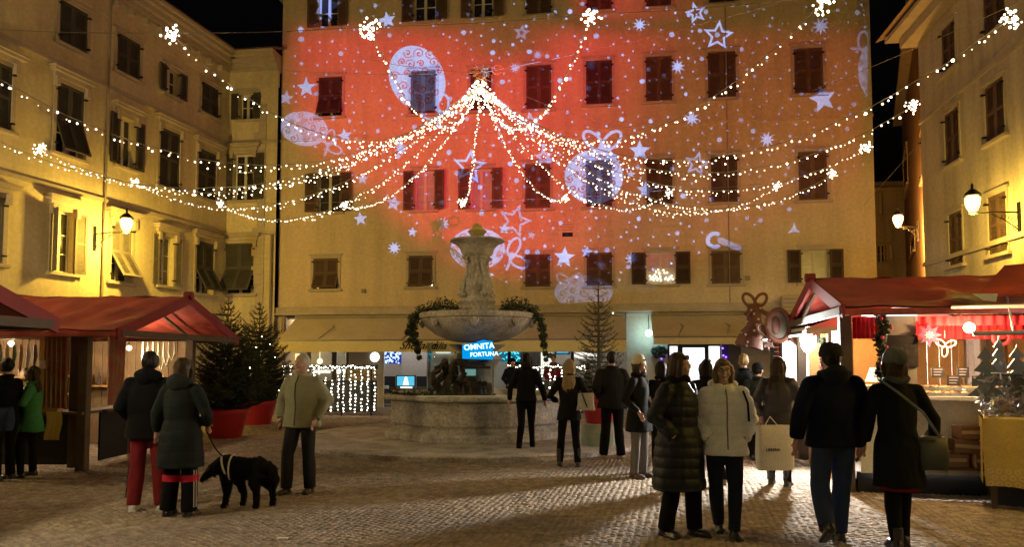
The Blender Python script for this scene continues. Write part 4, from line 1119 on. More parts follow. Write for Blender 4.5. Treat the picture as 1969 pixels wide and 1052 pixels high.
# ------------------------------------------------------------------ strings of lights from the apex
HE = 5.8
M_bulbd = emit('bulb_dim', (1.0, .74, .40), 2.2)
def EH(px, py, h=HE):
    d = ray(px, py); t = (h - CAMH) / d.z
    return Vector((d.x * t, d.y * t, h))
APEX = W(924, 163, 14.0)
def bulbs_along(pts, bl, q, sp=.1, rad=(.007, .0155)):
    for i in range(len(pts) - 1):
        a, b_ = pts[i], pts[i + 1]; L = (b_ - a).length; k = 0.0
        while k < L:
            p_ = a + (b_ - a) * (k / L); r = q.uniform(*rad)
            if q.random() < .08: r *= 1.5
            bl.ball(p_ + Vector((q.uniform(-.02, .02), q.uniform(-.02, .02), -.02 - q.random() * .05)), r, 6, 4)
            k += sp * q.uniform(.6, 1.4)
def para(p0, p1, sag, n=26, q=None):
    o = []
    for i in range(n + 1):
        f_ = i / n; p_ = p0.lerp(p1, f_); p_.z -= sag * 4 * f_ * (1 - f_)
        if q: p_ += Vector((q.uniform(-.015, .015), q.uniform(-.015, .015), q.uniform(-.012, .012)))
        o.append(p_)
    return o
def place_words(px, py):
    return ''
ends = [(330, 65, 1.05, 'by the yellow house cornice'), (712, 55, 1.0, 'above the big projected bauble'), (1138, 32, 1.0, 'at the top edge right of the centre'), (1580, 5, 1.0, 'at the top edge right of the tall stars'),
        (1943, 35, 1.0, 'at the top right corner of the picture'), (1757, 203, 1.0, 'before the dark alley between the houses'), (1665, 283, 1.0, 'at the right edge of the central house'), (1600, 335, 1.0, 'before the last window of the second row'),
        (1494, 358, 1.0, 'before the second window from the right end'), (1285, 372, 1.05, 'just right of the lower projected bauble'), (1088, 380, .8, 'above the wall plaque'), (888, 390, .75, 'straight above the fountain finial'),
        (663, 395, .62, 'before the open shutters left of the fountain'), (425, 392, .80, 'before the corner of the yellow house'), (260, 350, .85, 'above the left wall lantern'), (78, 287, .88, 'between two shuttered windows of the yellow house'),
        (-90, 225, .95, 'running off the left edge below the highest window row'), (-170, 40, 1.05, 'running off the left edge near the top')]
q = random.Random(12)
for i, (px, py, sf, wd) in enumerate(ends):
    E_ = EH(px, py); L = (E_ - APEX).length
    t = empty('light_string', E_, 0, 'warm light string with star end, ' + wd.replace('picture', 'view') if px > 0 else 'warm light string ' + wd, 'light string', 'strings of warm lights fanning out from the apex')
    pts = para(APEX, E_, L * .185 * sf, q=q)
    w = MB(); w.tube(pts, .006, 4, cap=False); w.build('wire', M_wire, t, world=True)
    bl = MB(); bulbs_along(pts, bl, q, .11)
    # a second, slacker strand twisted with the first on the upper half
    if px < 700 or px > 1250 or True:
        p2 = [p_ + Vector((.03 * math.sin(k), 0, -.05 - .03 * math.cos(k * 1.3))) for k, p_ in enumerate(pts[:12 if 600 < px < 1250 else 17])]
        bulbs_along(p2, bl, q, .2)
    bl.mi = [0 if (k // 24) % 3 else 1 for k in range(len(bl.f))]
    bl.build('bulbs', [M_bulb, M_bulbd], t, world=True, kind='stuff')
    s = MB(); rr_s = .13 if py < 300 else .11
    for k in range(34):
        d = Vector((q.gauss(0, 1), q.gauss(0, 1), q.gauss(0, 1))).normalized() * rr_s * q.choice((.35, .65, 1.0))
        s.ball(E_ + d, q.uniform(.009, .018), 6, 4)
    s.build('star_end', M_bulb, t, world=True, kind='stuff')
    if i % 2 == 0: lamp('string_glow', 'POINT', pts[13] + Vector((0, 0, -.2)), 7, WARM, .4)
lamp('apex_glow', 'POINT', APEX + Vector((0, 0, -.5)), 22, WARM, .3)
# apex: bow of branches with light knot
t = empty('apex_bow', APEX, 0, 'twig bow with a knot of lights where all the strings meet above the fountain', 'decoration')
b = MB()
for k in range(70):
    d = Vector((q.gauss(0, 1), q.gauss(0, .7), q.gauss(.2, .6))).normalized() * q.uniform(.12, .26)
    c = APEX + Vector((0, 0, .22)); b.tube([c - d * .4 + Vector((0, 0, q.uniform(-.1, .1))), c + d * .6 + Vector((q.uniform(-.05, .05), 0, .03)), c + d], .006, 4, cap=False)
for s_ in (-1, 1):
    b.tube([APEX + Vector((.12 + .22 * s_ * (1 - math.cos(w)) / 2 + (0.1 if s_ > 0 else 0), 0, .26 + .09 * math.sin(w) + .05 * s_)) for w in np.linspace(0, 2 * PI, 18)], .012, 5)
b.build('twig_bow', mat('gold_twig', (.40, .30, .12), .5, metal=.3), t, world=True, kind='stuff')
bl = MB()
for k in range(70):
    h = q.random(); a = q.uniform(0, 6.28); r = .05 + .42 * h; bl.ball(APEX + Vector((r * math.cos(a), r * math.sin(a), .08 - .55 * h ** 1.2)), q.uniform(.014, .026), 6, 4)
bl.build('light_knot', M_bulb, t, world=True, kind='stuff')
# supporting cables
cabs = [((-60, 52, 9.2), (330, 62, 9.2)), ((330, 62, 9.2), (712, 50, 9.1)), ((712, 50, 9.1), (1138, 26, 8.8)), ((1138, 26, 8.8), (1600, -10, 8.5)), ((924, 140, 14), (1500, 5, 11)), ((930, 150, 14), (1180, 240, 21)), ((690, 110, 18), (924, 140, 14)),
        ((663, 388, 19.4), (888, 386, 19.0)), ((888, 386, 19.0), (1285, 365, 18.0)), ((1285, 365, 18), (1500, 350, 17.2)), ((1660, 395, 16), (2050, -60, 12)), ((1560, 175, 12), (2050, -40, 10)), ((370, 115, 24), (924, 140, 14)), ((260, 345, 17), (425, 388, 19.2)), ((425, 388, 19.2), (663, 388, 19.4))]
wl = ['from the left edge to the first star', 'between the first and second top stars', 'between the second and third top stars', 'beyond the third top star', 'running up right from the apex bow', 'slanting down right from the apex bow', 'reaching left from the apex bow', 'between stars left of the fountain top', 'between stars right of the fountain top', 'over the lower right windows', 'crossing the dark alley', 'high before the right house', 'reaching the far corner of the yellow house', 'low before the yellow house', 'low before the first open shutters']
for (a, c), wd in zip(cabs, wl):
    A, B = W(*a), W(*c); o = MB().tube(para(A, B, (B - A).length * .012, 12), .005, 4, cap=False).build('support_cable', M_wire)
    tag(o, 'thin grey support cable ' + wd, 'cable', 'thin cables holding the light strings')
# ------------------------------------------------------------------ market stalls
M_wood = mat('stall_wood_dark', (0.10, 0.07, 0.045), 0.8, 0.4, 3, 0.004, 20)
M_woodl = mat('stall_wood_light', (0.26, 0.17, 0.09), 0.8, 0.4, 3, 0.004, 20)
M_pine = mat('pine_board', (0.52, 0.30, 0.10), 0.6, 0.3, 2.5, 0.003, 25)
M_red = mat('red_canvas', (0.48, 0.07, 0.045), 0.62, 0.3, 1.1, 0.012, 7, col2=(.23, .03, .022), spec=.5, streak=.35)
M_redb = mat('red_trim', (0.20, 0.018, 0.02), 0.7, 0.2, 3)
M_vel = mat('red_valance_cloth', (0.62, 0.02, 0.03), 0.75, 0.2, 4)
M_plaid = mat('plaid_curtain', (0.30, 0.06, 0.05), 0.9, 0.5, 4, col2=(.28, .2, .12))
M_white = mat('white_board', (0.62, 0.60, 0.55), 0.6, 0.12, 2)
M_cream = mat('cream_paper', (0.6, 0.55, 0.42), .8, .15, 4)
M_gold = mat('yellow_cloth', (0.55, 0.40, 0.10), 0.5, 0.25, 4, 0.004, 18)
M_card = mat('price_card', (0.02, 0.018, 0.02), .6, .2, 5)
M_silver = mat('silver_tin', (0.55, 0.56, 0.58), 0.38, 0.3, 12, 0.004, 60, metal=.85)
M_silverd = mat('dark_tin', (0.20, 0.22, 0.22), 0.42, 0.3, 12, 0.004, 60, metal=.7)
class Stall:
    def __init__(s, origin, rz, L, D, hr, he, ov, ends, label, red=M_red, post_inset=.35):
        s.t = empty('market_stall', origin, rz, label, 'market stall', 'wooden market stalls with red roofs')
        t = s.t; s.L, s.D = L, D
        rs_ = random.Random(int(origin[0] * 100))
        for side in (0, 1):          # roof slopes, wavy canvas with thickness
            nx, ny = 22, 12; b = MB()
            ya, yb = D / 2, (-ov if side == 0 else D + ov)
            for k, off in ((0, 0), (1, -.02)):
                for i in range(nx + 1):
                    for j in range(ny + 1):
                        f = j / ny; x = -ends[0] + (L + ends[0] + ends[1]) * i / nx
                        z = hr + (he - hr) * f - .05 * math.sin(PI * f) * (.4 + abs(math.sin(i * .9))) - (.10 * f * f)
                        z += .035 * mnoise.noise(Vector((x * 1.8, f * 5, side * 5 + rz))) + .02 * mnoise.noise(Vector((x * 6 + f * 5, f * 3, side * 3 + rz))) + off
                        b.v.append(Vector((x, ya + (yb - ya) * f, z)))
            N = (nx + 1) * (ny + 1)
            for i in range(nx):
                for j in range(ny):
                    a = i * (ny + 1) + j; q = (a, a + 1, a + ny + 2, a + ny + 1)
                    b.f.append(q); b.mi.append(0); b.f.append(tuple(N + m for m in q[::-1])); b.mi.append(0)
            b.build('roof_canvas', red, t, smooth=True)
            y = yb
            # hanging front valance
            b = MB(); n = 40
            for i in range(n + 1):
                x = -ends[0] + (L + ends[0] + ends[1]) * i / n
                for k in range(2): b.v.append(Vector((x, y + .01 * math.sin(i * 1.1) * k, he - .12 - .07 * k)))
            for i in range(n): b.f.append((i * 2, i * 2 + 2, i * 2 + 3, i * 2 + 1)); b.mi.append(0)
            b.build('canvas_hem', red, t, smooth=True)
            MB().box(-ends[0], L + ends[1], y + (-.0 if side else .02), y + (.05 if not side else -.05) + (.02 if not side else -.0), he - .2, he - .13).build('eave_beam', M_wood, t)
        for x in (-ends[0], L + ends[1]):      # gable trims
            for sgn in (-1, 1):
                ye = D / 2 + sgn * (D / 2 + ov)
                b = MB(); w = .17
                b.add([(x - .02, D / 2, hr + .03), (x - .02, ye, he - .07), (x - .02, ye, he - .07 - w), (x - .02, D / 2, hr + .03 - w), (x + .02, D / 2, hr + .03), (x + .02, ye, he - .07), (x + .02, ye, he - .07 - w), (x + .02, D / 2, hr + .03 - w)],
                      [(0, 1, 2, 3), (7, 6, 5, 4), (0, 4, 5, 1), (1, 5, 6, 2), (2, 6, 7, 3), (3, 7, 4, 0)])
                b.build('gable_trim', M_redb, t)
            MB().tube([(x - .07, D / 2, hr + .02), (x + .07, D / 2, hr + .02)], .07, 10).build('ridge_end', M_redb, t)
            MB().box(x - .03, x + .03, -ov + .1, D + ov - .1, he - .19, he - .09).build('tie_beam', M_wood, t)
        MB().tube([(-ends[0], D / 2, hr - .05), (L + ends[1], D / 2, hr - .05)], .04, 6).build('ridge_beam', M_wood, t)
        for x in (0, L):
            for y in (0, D):
                MB().box(x - .07, x + .07, y - .07, y + .07, 0, he - .1).build('post', M_wood, t, bevel=.006)
        for x in (0, L):
            for sgn in (-1, 1):
                ye = D / 2 + sgn * (D / 2 - .0)
                MB().tube([(x, D / 2, hr - .1), (x, ye, he - .12)], .03, 5).build('rafter', M_wood, t)
    def planks(s, p0, p1, z0, z1, m, n=None, th=.02):
        p0, p1 = Vector((*p0, 0)), Vector((*p1, 0)); L = (p1 - p0).length; n = n or max(2, int(L / .16)); a = math.atan2(p1.y - p0.y, p1.x - p0.x); me = None
        for i in range(n):
            if me is None:
                b = MB(); b.box(.004, L / n - .004, -th / 2, th / 2, z0, z1); o = b.build('plank', m, s.t, bevel=.003); me = o.data
            else: o = link('plank', me, s.t)
            o.location = p0 + (p1 - p0) * (i / n); o.location.y += rnd.uniform(-.003, .003); o.rotation_euler = (0, 0, a)
    def box(s, name, m, *a, **k): return MB().box(*a).build(name, m, s.t, **k)
def curtain(parent, name, m, p0, p1, z0, z1, folds=5, depth=.04, tie=None):
    """gathered cloth between two floor points; tie pulls it in at a height fraction"""
    b = MB(); p0, p1 = Vector((*p0, 0)), Vector((*p1, 0)); n = folds * 6; d = (p1 - p0); nn = Vector((-d.y, d.x, 0)).normalized()
    for j in range(11):
        f = j / 10
        for i in range(n + 1):
            u = i / n; w = 1.0
            if tie is not None: w = 1 - .62 * math.exp(-((f - tie) / .22) ** 2)
            p_ = p0 + d * (u * w); b.v.append(p_ + nn * depth * math.sin(u * folds * 2 * PI) * (.5 + .5 * f) + Vector((0, 0, z0 + (z1 - z0) * f)))
    for j in range(10):
        for i in range(n): a = j * (n + 1) + i; b.f.append((a, a + 1, a + n + 2, a + n + 1)); b.mi.append(0)
    return b.build(name, m, parent, smooth=True)

# --- the two left stalls: local x away from the square, gable towards the square
LZ = R(-1)
uL = Vector((math.cos(LZ), math.sin(LZ), 0)); vL = Vector((-math.sin(LZ), math.cos(LZ), 0))
def left_stall(apex, label):
    L, D, ov = 2.55, 3.5, .5
    o = Vector((apex[0], apex[1], 0)) - uL * (L + .75) - vL * (D / 2)
    return Stall(o, LZ, L, D, 2.80, 2.22, ov, (.1, .75), label), o
SB, oB = left_stall((-5.72, 12.85), 'red roofed wooden market stall on the left, goods lit inside, before the potted firs')
SA, oA = left_stall((-5.1, 5.85), 'nearer red roofed stall cut off by the left edge of the picture')
for S in (SB, SA):
    L, D = S.L, S.D
    S.planks((.1, D), (L - .1, D), 0, 2.05, M_woodl); S.planks((0, .1), (0, D - .1), 0, 2.05, M_woodl)
    S.box('counter_top', M_wood, .75, L + .05, -.12, .4, .86, .90); S.box('counter_front', M_black, .8, L - .02, .0, .03, .1, .85)
    S.box('counter_top', M_wood, L - .35, L + .12, .42, D - .1, .86, .90); S.box('counter_front', M_black, L - .03, L, .45, D - .1, .1, .85)
    S.box('shelf', M_pine, .03, .3, .3, D - .3, 1.35, 1.38); S.box('shelf', M_pine, .03, .3, .3, D - .3, 1.0, 1.03)
    S.box('shelf', M_pine, .3, L - .3, D - .3, D - .03, 1.15, 1.18)
t = SB.t
curtain(t, 'curtain', M_plaid, (1.95, -.05), (2.32, -.05), .95, 2.1, 5, .05, None)
curtain(t, 'curtain', M_plaid, (2.50, .72), (2.50, 1.15), .95, 2.1, 4, .05)
SB.box('window_frame', M_gold, .9, 1.9, .02, .06, 2.0, 2.06); SB.box('window_frame', M_gold, 1.82, 1.9, .02, .06, 1.1, 1.998)
SB.box('side_panel', M_wood, 2.32, 2.46, -.01, .02, 0.05, 2.08)
def PB(x, y, z): return wmat(SB.t) @ Vector((x, y, z))
def thing_mb(b, name, m, label, cat, group=None, **k):
    o = b.build(name, m, **k); return tag(o, label, cat, group)
q = random.Random(77)
# lights inside the left stall
for (x, y, z, e) in ((.75, .9, 1.95, 60), (1.9, 2.4, 1.9, 60)):
    MB().ball((x, y, z), .05, 10, 7).build('bulb', emit('stall_bulb', (1, .85, .6), 3), SB.t, smooth=True); MB().tube([(x, y, z), (x, y, 2.3)], .006, 4).build('bulb_cord', M_iron, SB.t)
    lamp('stall_light', 'POINT', PB(x, y, z - .12), e, (1, .82, .5), .06)
# goods hung and shelved
cols = [(.5, .42, .3), (.35, .1, .06), (.3, .3, .28), (.55, .5, .35), (.12, .2, .1), (.4, .25, .1), (.6, .58, .5), (.08, .07, .06)]
def goodmat(i): return mat('goods_' + str(i % 8), cols[i % 8], .7, .3, 8)
protoz = {}
def bottle(i):
    b = MB(); b.lathe([(.03, 0), (.032, .1), (.028, .13), (.011, .17), (.012, .21), (.0, .212)], 10); return b
def jar(i):
    b = MB(); b.lathe([(.04, 0), (.045, .02), (.045, .09), (.035, .1), (.042, .102), (.042, .125), (0, .127)], 10); return b
def mug(i):
    b = MB(); b.lathe([(.035, 0), (.04, .01), (.042, .09), (.038, .09), (.036, .02)], 12, cap=False); b.tube([(.04, 0, .075), (.065, 0, .06), (.062, 0, .03), (.04, 0, .02)], .006, 6); return b
def house(i):
    b = MB(); b.box(-.06, .06, -.04, .04, 0, .08); b.prism([(-.075, .08), (.075, .08), (0, .15)], -.05, .05); return b
ORD = ['first', 'second', 'third', 'fourth', 'fifth', 'sixth', 'seventh', 'eighth', 'ninth', 'tenth']
def row(fn, name, cat, P_, pts, wd, grp):
    me = [fn(i).build(name, goodmat(i)).data for i in range(1)]
    first = bpy.data.objects[-1] if False else None
    for ob in list(C.objects):
        if ob.data is me[0]: first = ob
    for i, p_ in enumerate(pts):
        o = first if i == 0 else link(name, me[0].copy())
        o.location = P_(*p_); o.rotation_euler = (0, 0, q.uniform(-.5, .5)); s = q.uniform(.85, 1.25); o.scale = (s, s, s)
        o.data.materials.clear(); o.data.materials.append(goodmat(i + len(name)))
        tag(o, ORD[i] + ' ' + wd, cat, grp)
row(jar, 'jar', 'jar', PB, [(.16, y, 1.38) for y in (.5, .8, 1.1, 1.4, 1.7, 2.0, 2.4)], 'small jar from the near end on the upper back shelf of the left stall', 'jars on the upper shelf of the left stall')
row(bottle, 'bottle', 'bottle', PB, [(x, 3.34, 1.18) for x in (.6, .8, 1.0, 1.2, 1.4, 1.6, 1.85, 2.1, 2.3)], 'small bottle from the left on the far side shelf of the left stall', 'bottles on the far shelf of the left stall')
row(mug, 'mug', 'mug', PB, [(2.4, y, .9) for y in (1.2, 1.45, 1.7, 2.0, 2.3, 2.7)], 'cup from the near end on the front counter of the left stall', 'cups on the left stall counter')
row(house, 'wooden_house', 'ornament', PB, [(.16, y, 1.03) for y in (.6, .95, 1.3, 1.65, 2.05)], 'little house ornament from the near end, lower back shelf of the left stall', 'little houses on the left stall shelf')
for i, (x, z) in enumerate(((1.78, .9), (1.78, 1.0), (2.02, .9))):
    thing_mb(MB().box(-.13, .13, -.09, .09, 0, .09 - .01 * i), 'cardboard_box', M_pine, ['low cardboard box under another on the left stall side counter', 'cardboard box lying on top of another on the left stall side counter', 'single cardboard box at the right end of the left stall side counter'][i], 'box').matrix_basis = wmat(SB.t) @ trs((x, .05, z), q.uniform(-.2, .2))
# white cloth bags hanging as loops
for i in range(6):
    b = MB(); x = 2.3 - i * .11; L_ = .35 + .1 * (i % 3); w = .05
    b.tube([(x - w, 0, 2.02), (x - w * 1.2, .02, 2.02 - L_ * .6), (x, .03, 2.02 - L_), (x + w * 1.2, .01, 2.02 - L_ * .6), (x + w, 0, 2.02)], [.014, .022, .026, .022, .014], 7)
    thing_mb(b, 'hanging_garland', goodmat(3 + 3 * (i % 2)), ORD[i] + ' pale looped garland from the right, hanging under the left stall gable', 'garland', 'pale loops hanging in the left stall').matrix_basis = wmat(SB.t) @ trs((.3, 2.6 + i * .02, 0), 0)
for i in range(7):
    b = MB(); x = 1.1 + i * .11; b.tube([(x, .18, 2.05), (x, .18, 1.9)], .004, 4); b.tube([(x, .18, 1.92), (x + .01, .18, 1.75), (x - .01, .18, 1.5 + .05 * (i % 3))], [.02, .035, .018], 7)
    thing_mb(b, 'hanging_ware', goodmat(i + 2), ORD[i] + ' slender ware from the left, hung in the side opening of the left stall', 'ware', 'slender wares hung in the left stall').matrix_basis = wmat(SB.t)
b = MB(); b.lathe([(.05, .12), (.06, .03), (.075, .0)], 14, cap=False); b.tube([(0, 0, .12), (0, 0, .22)], .006, 4)
thing_mb(b, 'bell', M_frame, 'white bell hanging over the side counter of the left stall', 'bell').matrix_basis = wmat(SB.t) @ trs((1.93, -.04, 1.55))
cl = MB()
for i in range(13):
    for j in range(6): cl.v.append(Vector((2.06 + .24 * i / 12 + .02 * math.sin(j), -.14 + .01 * math.sin(i * 1.4) * j / 5, .905 - .42 * j / 5)))
for i in range(12):
    for j in range(5): a = i * 6 + j; cl.f.append((a, a + 1, a + 7, a + 6)); cl.mi.append(0)
thing_mb(cl, 'counter_cloth', M_gold, 'ochre cloth hanging over the side counter edge of the left stall', 'cloth', smooth=True).matrix_basis = wmat(SB.t)
# nearer left stall: a strut and hanging fabric at its edge
lamp('stall_light', 'POINT', wmat(SA.t) @ Vector((1.2, 1.5, 1.9)), 4, (1, .8, .5), .06)
t = empty('stall_spotlight', wmat(SA.t) @ Vector((3.36, 2.3, 2.42)), 0, 'small spotlight under the gable of the nearer left stall, lighting the cobbles', 'spotlight')
MB().box(-.08, .08, -.08, .08, -.0, .12).build('housing', M_iron, t, bevel=.01); MB().lathe([(.07, -.02), (.07, -.005)], 14).build('lamp_glass', emit('spot_glass', (1, .85, .6), 8), t)
lamp('spot_light', 'SPOT', t.location + Vector((0, 0, -.05)), 110, (1, .82, .52), .05, target=(1.0, 8.6, -1.6), spot_size=R(110), spot_blend=.35)
MB().ball((1.2, 1.5, 2.0), .05, 10, 7).build('bulb', _mats['stall_bulb'], SA.t, smooth=True)

# --- big right stall: local x to the right, front eave facing the camera
CZ = R(-11.5)
uC = Vector((math.cos(CZ), math.sin(CZ), 0)); vC = Vector((-math.sin(CZ), math.cos(CZ), 0))
oC = Vector((4.32, 9.45, 0)); LC, DC = 4.2, 3.0
SC = Stall(oC, CZ, LC, DC, 2.90, 2.44, .5, (.12, .3), 'large red roofed stall on the right with orange lit boards and pastry trays')
def PCs(x, y, z): return wmat(SC.t) @ Vector((x, y, z))
SC.planks((.1, DC - .1), (LC - .1, DC - .1), 0, 2.25, M_pine, 22); SC.planks((LC, .1), (LC, DC - .1), 0, 2.25, M_pine)
SC.planks((0, .1), (0, DC - .5), 0, 1.0, M_pine)
SC.box('side_light_board', M_pine, .1, .12, .1, 1.2, 1.24, 2.1); SC.box('floor_board', M_wood, .05, LC - .05, .05, DC - .15, .12, .16)
for i in range(4):   # front board panels
    x0_ = .12 + i * 1.0; SC.box('front_panel', M_white, x0_ + .003, min(x0_ + .997, LC - .05), -.14, -.11, .26, 1.18)
SC.box('plinth', M_black, .1, LC, -.05, .0, 0, .258); SC.box('counter_top', M_white, .05, LC, -.2, .55, 1.19, 1.23); SC.box('shelf', M_wood, .7, LC, -.42, -.142, .36, .39)
SC.box('inner_shelf', M_pine, .2, LC - .1, .8, 1.2, 1.30, 1.33); SC.box('lamp_shelf', M_white, .2, 1.2, .57, .8, 1.19, 1.22)
for x in (.68,): SC.box('middle_post', mat('weathered_post', (.2, .17, .13), .8, .4, 5), x - .17, x + .17, .0, .12, 1.231, 2.3)
SC.box('dark_window', M_glass, .42, .86, -.03, -.005, 1.6, 2.0)
for x in (1.7, 2.4, 3.1, 3.7): SC.box('back_stud', M_pine, x - .035, x + .035, DC - .2, DC - .125, 0, 2.25)
# red gathered valances
curtain(SC.t, 'red_valance', M_vel, (.1, .02), (.48, .02), 1.96, 2.24, 7, .03); curtain(SC.t, 'red_valance', M_vel, (.88, .02), (LC - .05, .02), 2.12, 2.24, 26, .02)
curtain(SC.t, 'red_valance', M_vel, (.88, .5), (2.9, .5), 1.96, 2.2, 20, .02)
SC.box('light_bar', emit('stall_tube', (1, .93, .85), 2.2), .2, .85, -.06, -.03, 2.25, 2.27)
for (x, y, z, e, s) in ((1.36, -.28, 2.08, 85, .065), (.55, 1.3, 2.1, 40, .05)):
    MB().ball((x, y, z), s, 14, 9).build('bulb', emit('hot_bulb', (1, .72, .35), 12), SC.t, smooth=True)
    lamp('stall_light', 'POINT', PCs(x, y - .0, z - .12), e, (1, .62, .28), .06)
lamp('stall_light', 'POINT', PCs(3.3, .9, 2.1), 45, (1, .66, .32), .06); MB().ball((3.3, .9, 2.15), .05, 12, 8).build('bulb', _mats['hot_bulb'], SC.t, smooth=True)
# table lamp with shade
t = empty('table_lamp', PCs(.55, .66, 1.22), 0, 'table lamp with glowing cream shade behind the couple, on the right stall', 'lamp')
MB().lathe([(.06, 0), (.06, .015), (.015, .03), (.02, .09), (.012, .14), (.012, .2)], 14).build('base', M_pine, t, smooth=True)
MB().lathe([(.15, .17), (.085, .36)], 20, cap=False).build('shade', emit('lamp_shade_glow', (1, .80, .48), 1.8), t, smooth=True)
lamp('lamp_glow', 'POINT', t.location + Vector((0, 0, .45)), 3, WARM, .05)
# price cards and trays with pastries
spots = [(1.13, .12), (1.48, .28), (1.26, -.02), (1.5, -.12), (1.70, .05), (1.9, .3), (2.2, .2)]
wds = ['leftmost, at the back', 'standing third from the left at the back', 'lower left, in front', 'dark blank face near the counter edge', 'near the right end by the silver ornaments', 'at the back before the boards', 'half hidden behind the tin trees']
for i, ((x, y), wd) in enumerate(zip(spots, wds)):
    t = empty('price_card', PCs(x, y, 1.36 + (.1 if y > .1 else 0)), CZ + q.uniform(-.2, .2), 'black chalk price card on the pastry counter, ' + wd, 'price card', 'black price cards on the pastry counter')
    MB().box(-.075, .075, -.004, .004, 0, .13).build('board', M_card, t); MB().tube([(0, 0, 0), (0, 0, -.12)], .004, 4).build('stick', M_metal, t)
    b = MB()
    for k in range(3): b.box(-.05, .03 + .01 * k, -.0055, -.0045, .03 + .035 * k, .04 + .035 * k)
    b.build('chalk_lines', mat('chalk', (.4, .35, .4), .9), t)
M_past = mat('golden_pastry', (.55, .36, .10), .6, .35, 14, .004, 40)
for i, (x, y, w) in enumerate(((1.2, .08, .5), (1.8, .08, .6), (1.2, .38, .5), (1.8, .38, .6), (2.5, .1, .6), (2.5, .4, .6))):
    t = empty('pastry_tray', PCs(x, y, 1.232 + (.0 if y < .2 else .06)), CZ, ['front left', 'front middle', 'rear left', 'rear middle', 'front right', 'rear right'][i] + ' silver tray of golden pastries on the right stall counter', 'tray', 'pastry trays on the right stall')
    b = MB(); b.box(-w / 2, w / 2, -.13, .13, 0, .015); b.box(-w / 2, w / 2, -.14, -.13, 0, .04); b.box(-w / 2, w / 2, .13, .14, 0, .04); b.build('tray', M_silver, t)
    n = 9
    for k in range(n):
        o = MB().ball((0, 0, 0), (.045, .032, .025), 8, 6).build('pastry', M_past, t, smooth=True) if k == 0 else link('pastry', pme, t)
        pme = o.data; o.location = (-w / 2 + w * (k % 5 + .5) / 5, -.05 + .1 * (k // 5), .035); o.rotation_euler = (0, 0, q.uniform(-1, 1))
# flat wooden crates on the shelf of the front board
M_crate = mat('crate_wood', (.20, .12, .075), .8, .35, 6, .003, 30)
cr = [(.93, .60, .0, R(-60), 'leaning upright on its side, leftmost'), (1.08, .40, .0, 0, 'lowest left of the pile'), (1.46, .40, .25, 0, 'lowest right of the pile'), (1.28, .565, -.03, R(3), 'middle layer of the pile'), (1.34, .735, .08, R(-1), 'topmost of the pile')]
for i, (x, z, dz, tilt, wd) in enumerate(cr):
    t = empty('flat_crate', PCs(x, -.3, z), CZ, 'flat wooden crate before the white stall front, ' + wd, 'crate', 'flat wooden crates under the right stall counter')
    t.rotation_euler = (0, tilt, CZ + dz)
    w, d, h = .175, .12, .155
    for j in range(2): MB().box(-w, w, -d, -d + .012, .01 + j * .095, .06 + j * .095).build('slat', M_crate, t)
    MB().box(-w + .013, w - .013, -d + .02, -d + .03, .06, .105).build('lining', M_cream, t)
    MB().box(-w, w, d - .012, d, .01, h).build('slat', M_crate, t)
    for s_ in (-1, 1): MB().box(s_ * w - (.012 if s_ > 0 else 0), s_ * w + (0 if s_ > 0 else .012), -d + .013, d - .013, .01, h).build('end_board', M_crate, t)
    MB().box(-w, w, -d, d, 0, .009).build('bottom', M_crate, t)
# decorations: purple star, white bow, wreath, garland post
def flatstar(r1, r2, n, th):
    P_ = [((r1 if k % 2 == 0 else r2) * math.cos(PI * k / n + PI / 2), (r1 if k % 2 == 0 else r2) * math.sin(PI * k / n + PI / 2)) for k in range(2 * n)]
    return MB().prism(P_, -th, th)
o = thing_mb(flatstar(.15, .08, 8, .01), 'straw_star', mat('purple_star', (.16, .05, .14), .6), 'purple eight pointed star hanging from the red valance', 'star'); o.matrix_basis = Matrix.Translation(PCs(.98, -.06, 2.0)) @ rotz(CZ)
c2 = flatstar(.06, .03, 8, .014).build('star_centre', M_cream, o)
b = MB()
for k in range(3):
    a = k * 2.1 + .4; b.tube([(.07 * (1 - math.cos(w)) / 2 * 2 * math.cos(a) - .035 * math.sin(w) * math.sin(a), 0, .07 * (1 - math.cos(w)) * math.sin(a) + .035 * math.sin(w) * math.cos(a)) for w in np.linspace(0, 2 * PI, 14)], .009, 5)
b.tube([(0, 0, .1), (0, 0, .2)], .003, 4)
thing_mb(b, 'paper_bow', M_frame, 'white looped bow hanging below the red valance', 'bow').matrix_basis = Matrix.Translation(PCs(1.18, .0, 1.86)) @ rotz(CZ)
b = MB(); b.tube([(.09 * math.cos(w), 0, .09 * math.sin(w)) for w in np.linspace(0, 2 * PI, 22)], .022, 7); thing_mb(b, 'ring_wreath', M_vel, 'small red ring wreath hanging beside the bare bulb', 'wreath', smooth=True).matrix_basis = Matrix.Translation(PCs(1.82, .0, 1.96)) @ rotz(CZ)
t = empty('post_garland', PCs(.42, -.1, 1.0), 0, 'dark green garland with red baubles wound down the right stall post', 'garland')
ch = [(PCs(.42 + .03 * math.sin(k), -.1, 1.25 + k * .06), .075) for k in range(18)]
V, F = leaf_cloud(ch, 1300, .035, q); b = MB(); b.add(V, F); b.build('foliage', M_leaf, t, world=True, kind='stuff')
for k in range(9): MB().ball(ch[k * 2][0] + Vector((q.uniform(-.06, .06), -.07, 0)), .022, 8, 6).build('bauble', mat('pink_bauble', (.6, .03, .12), .3), t, world=True, smooth=True)

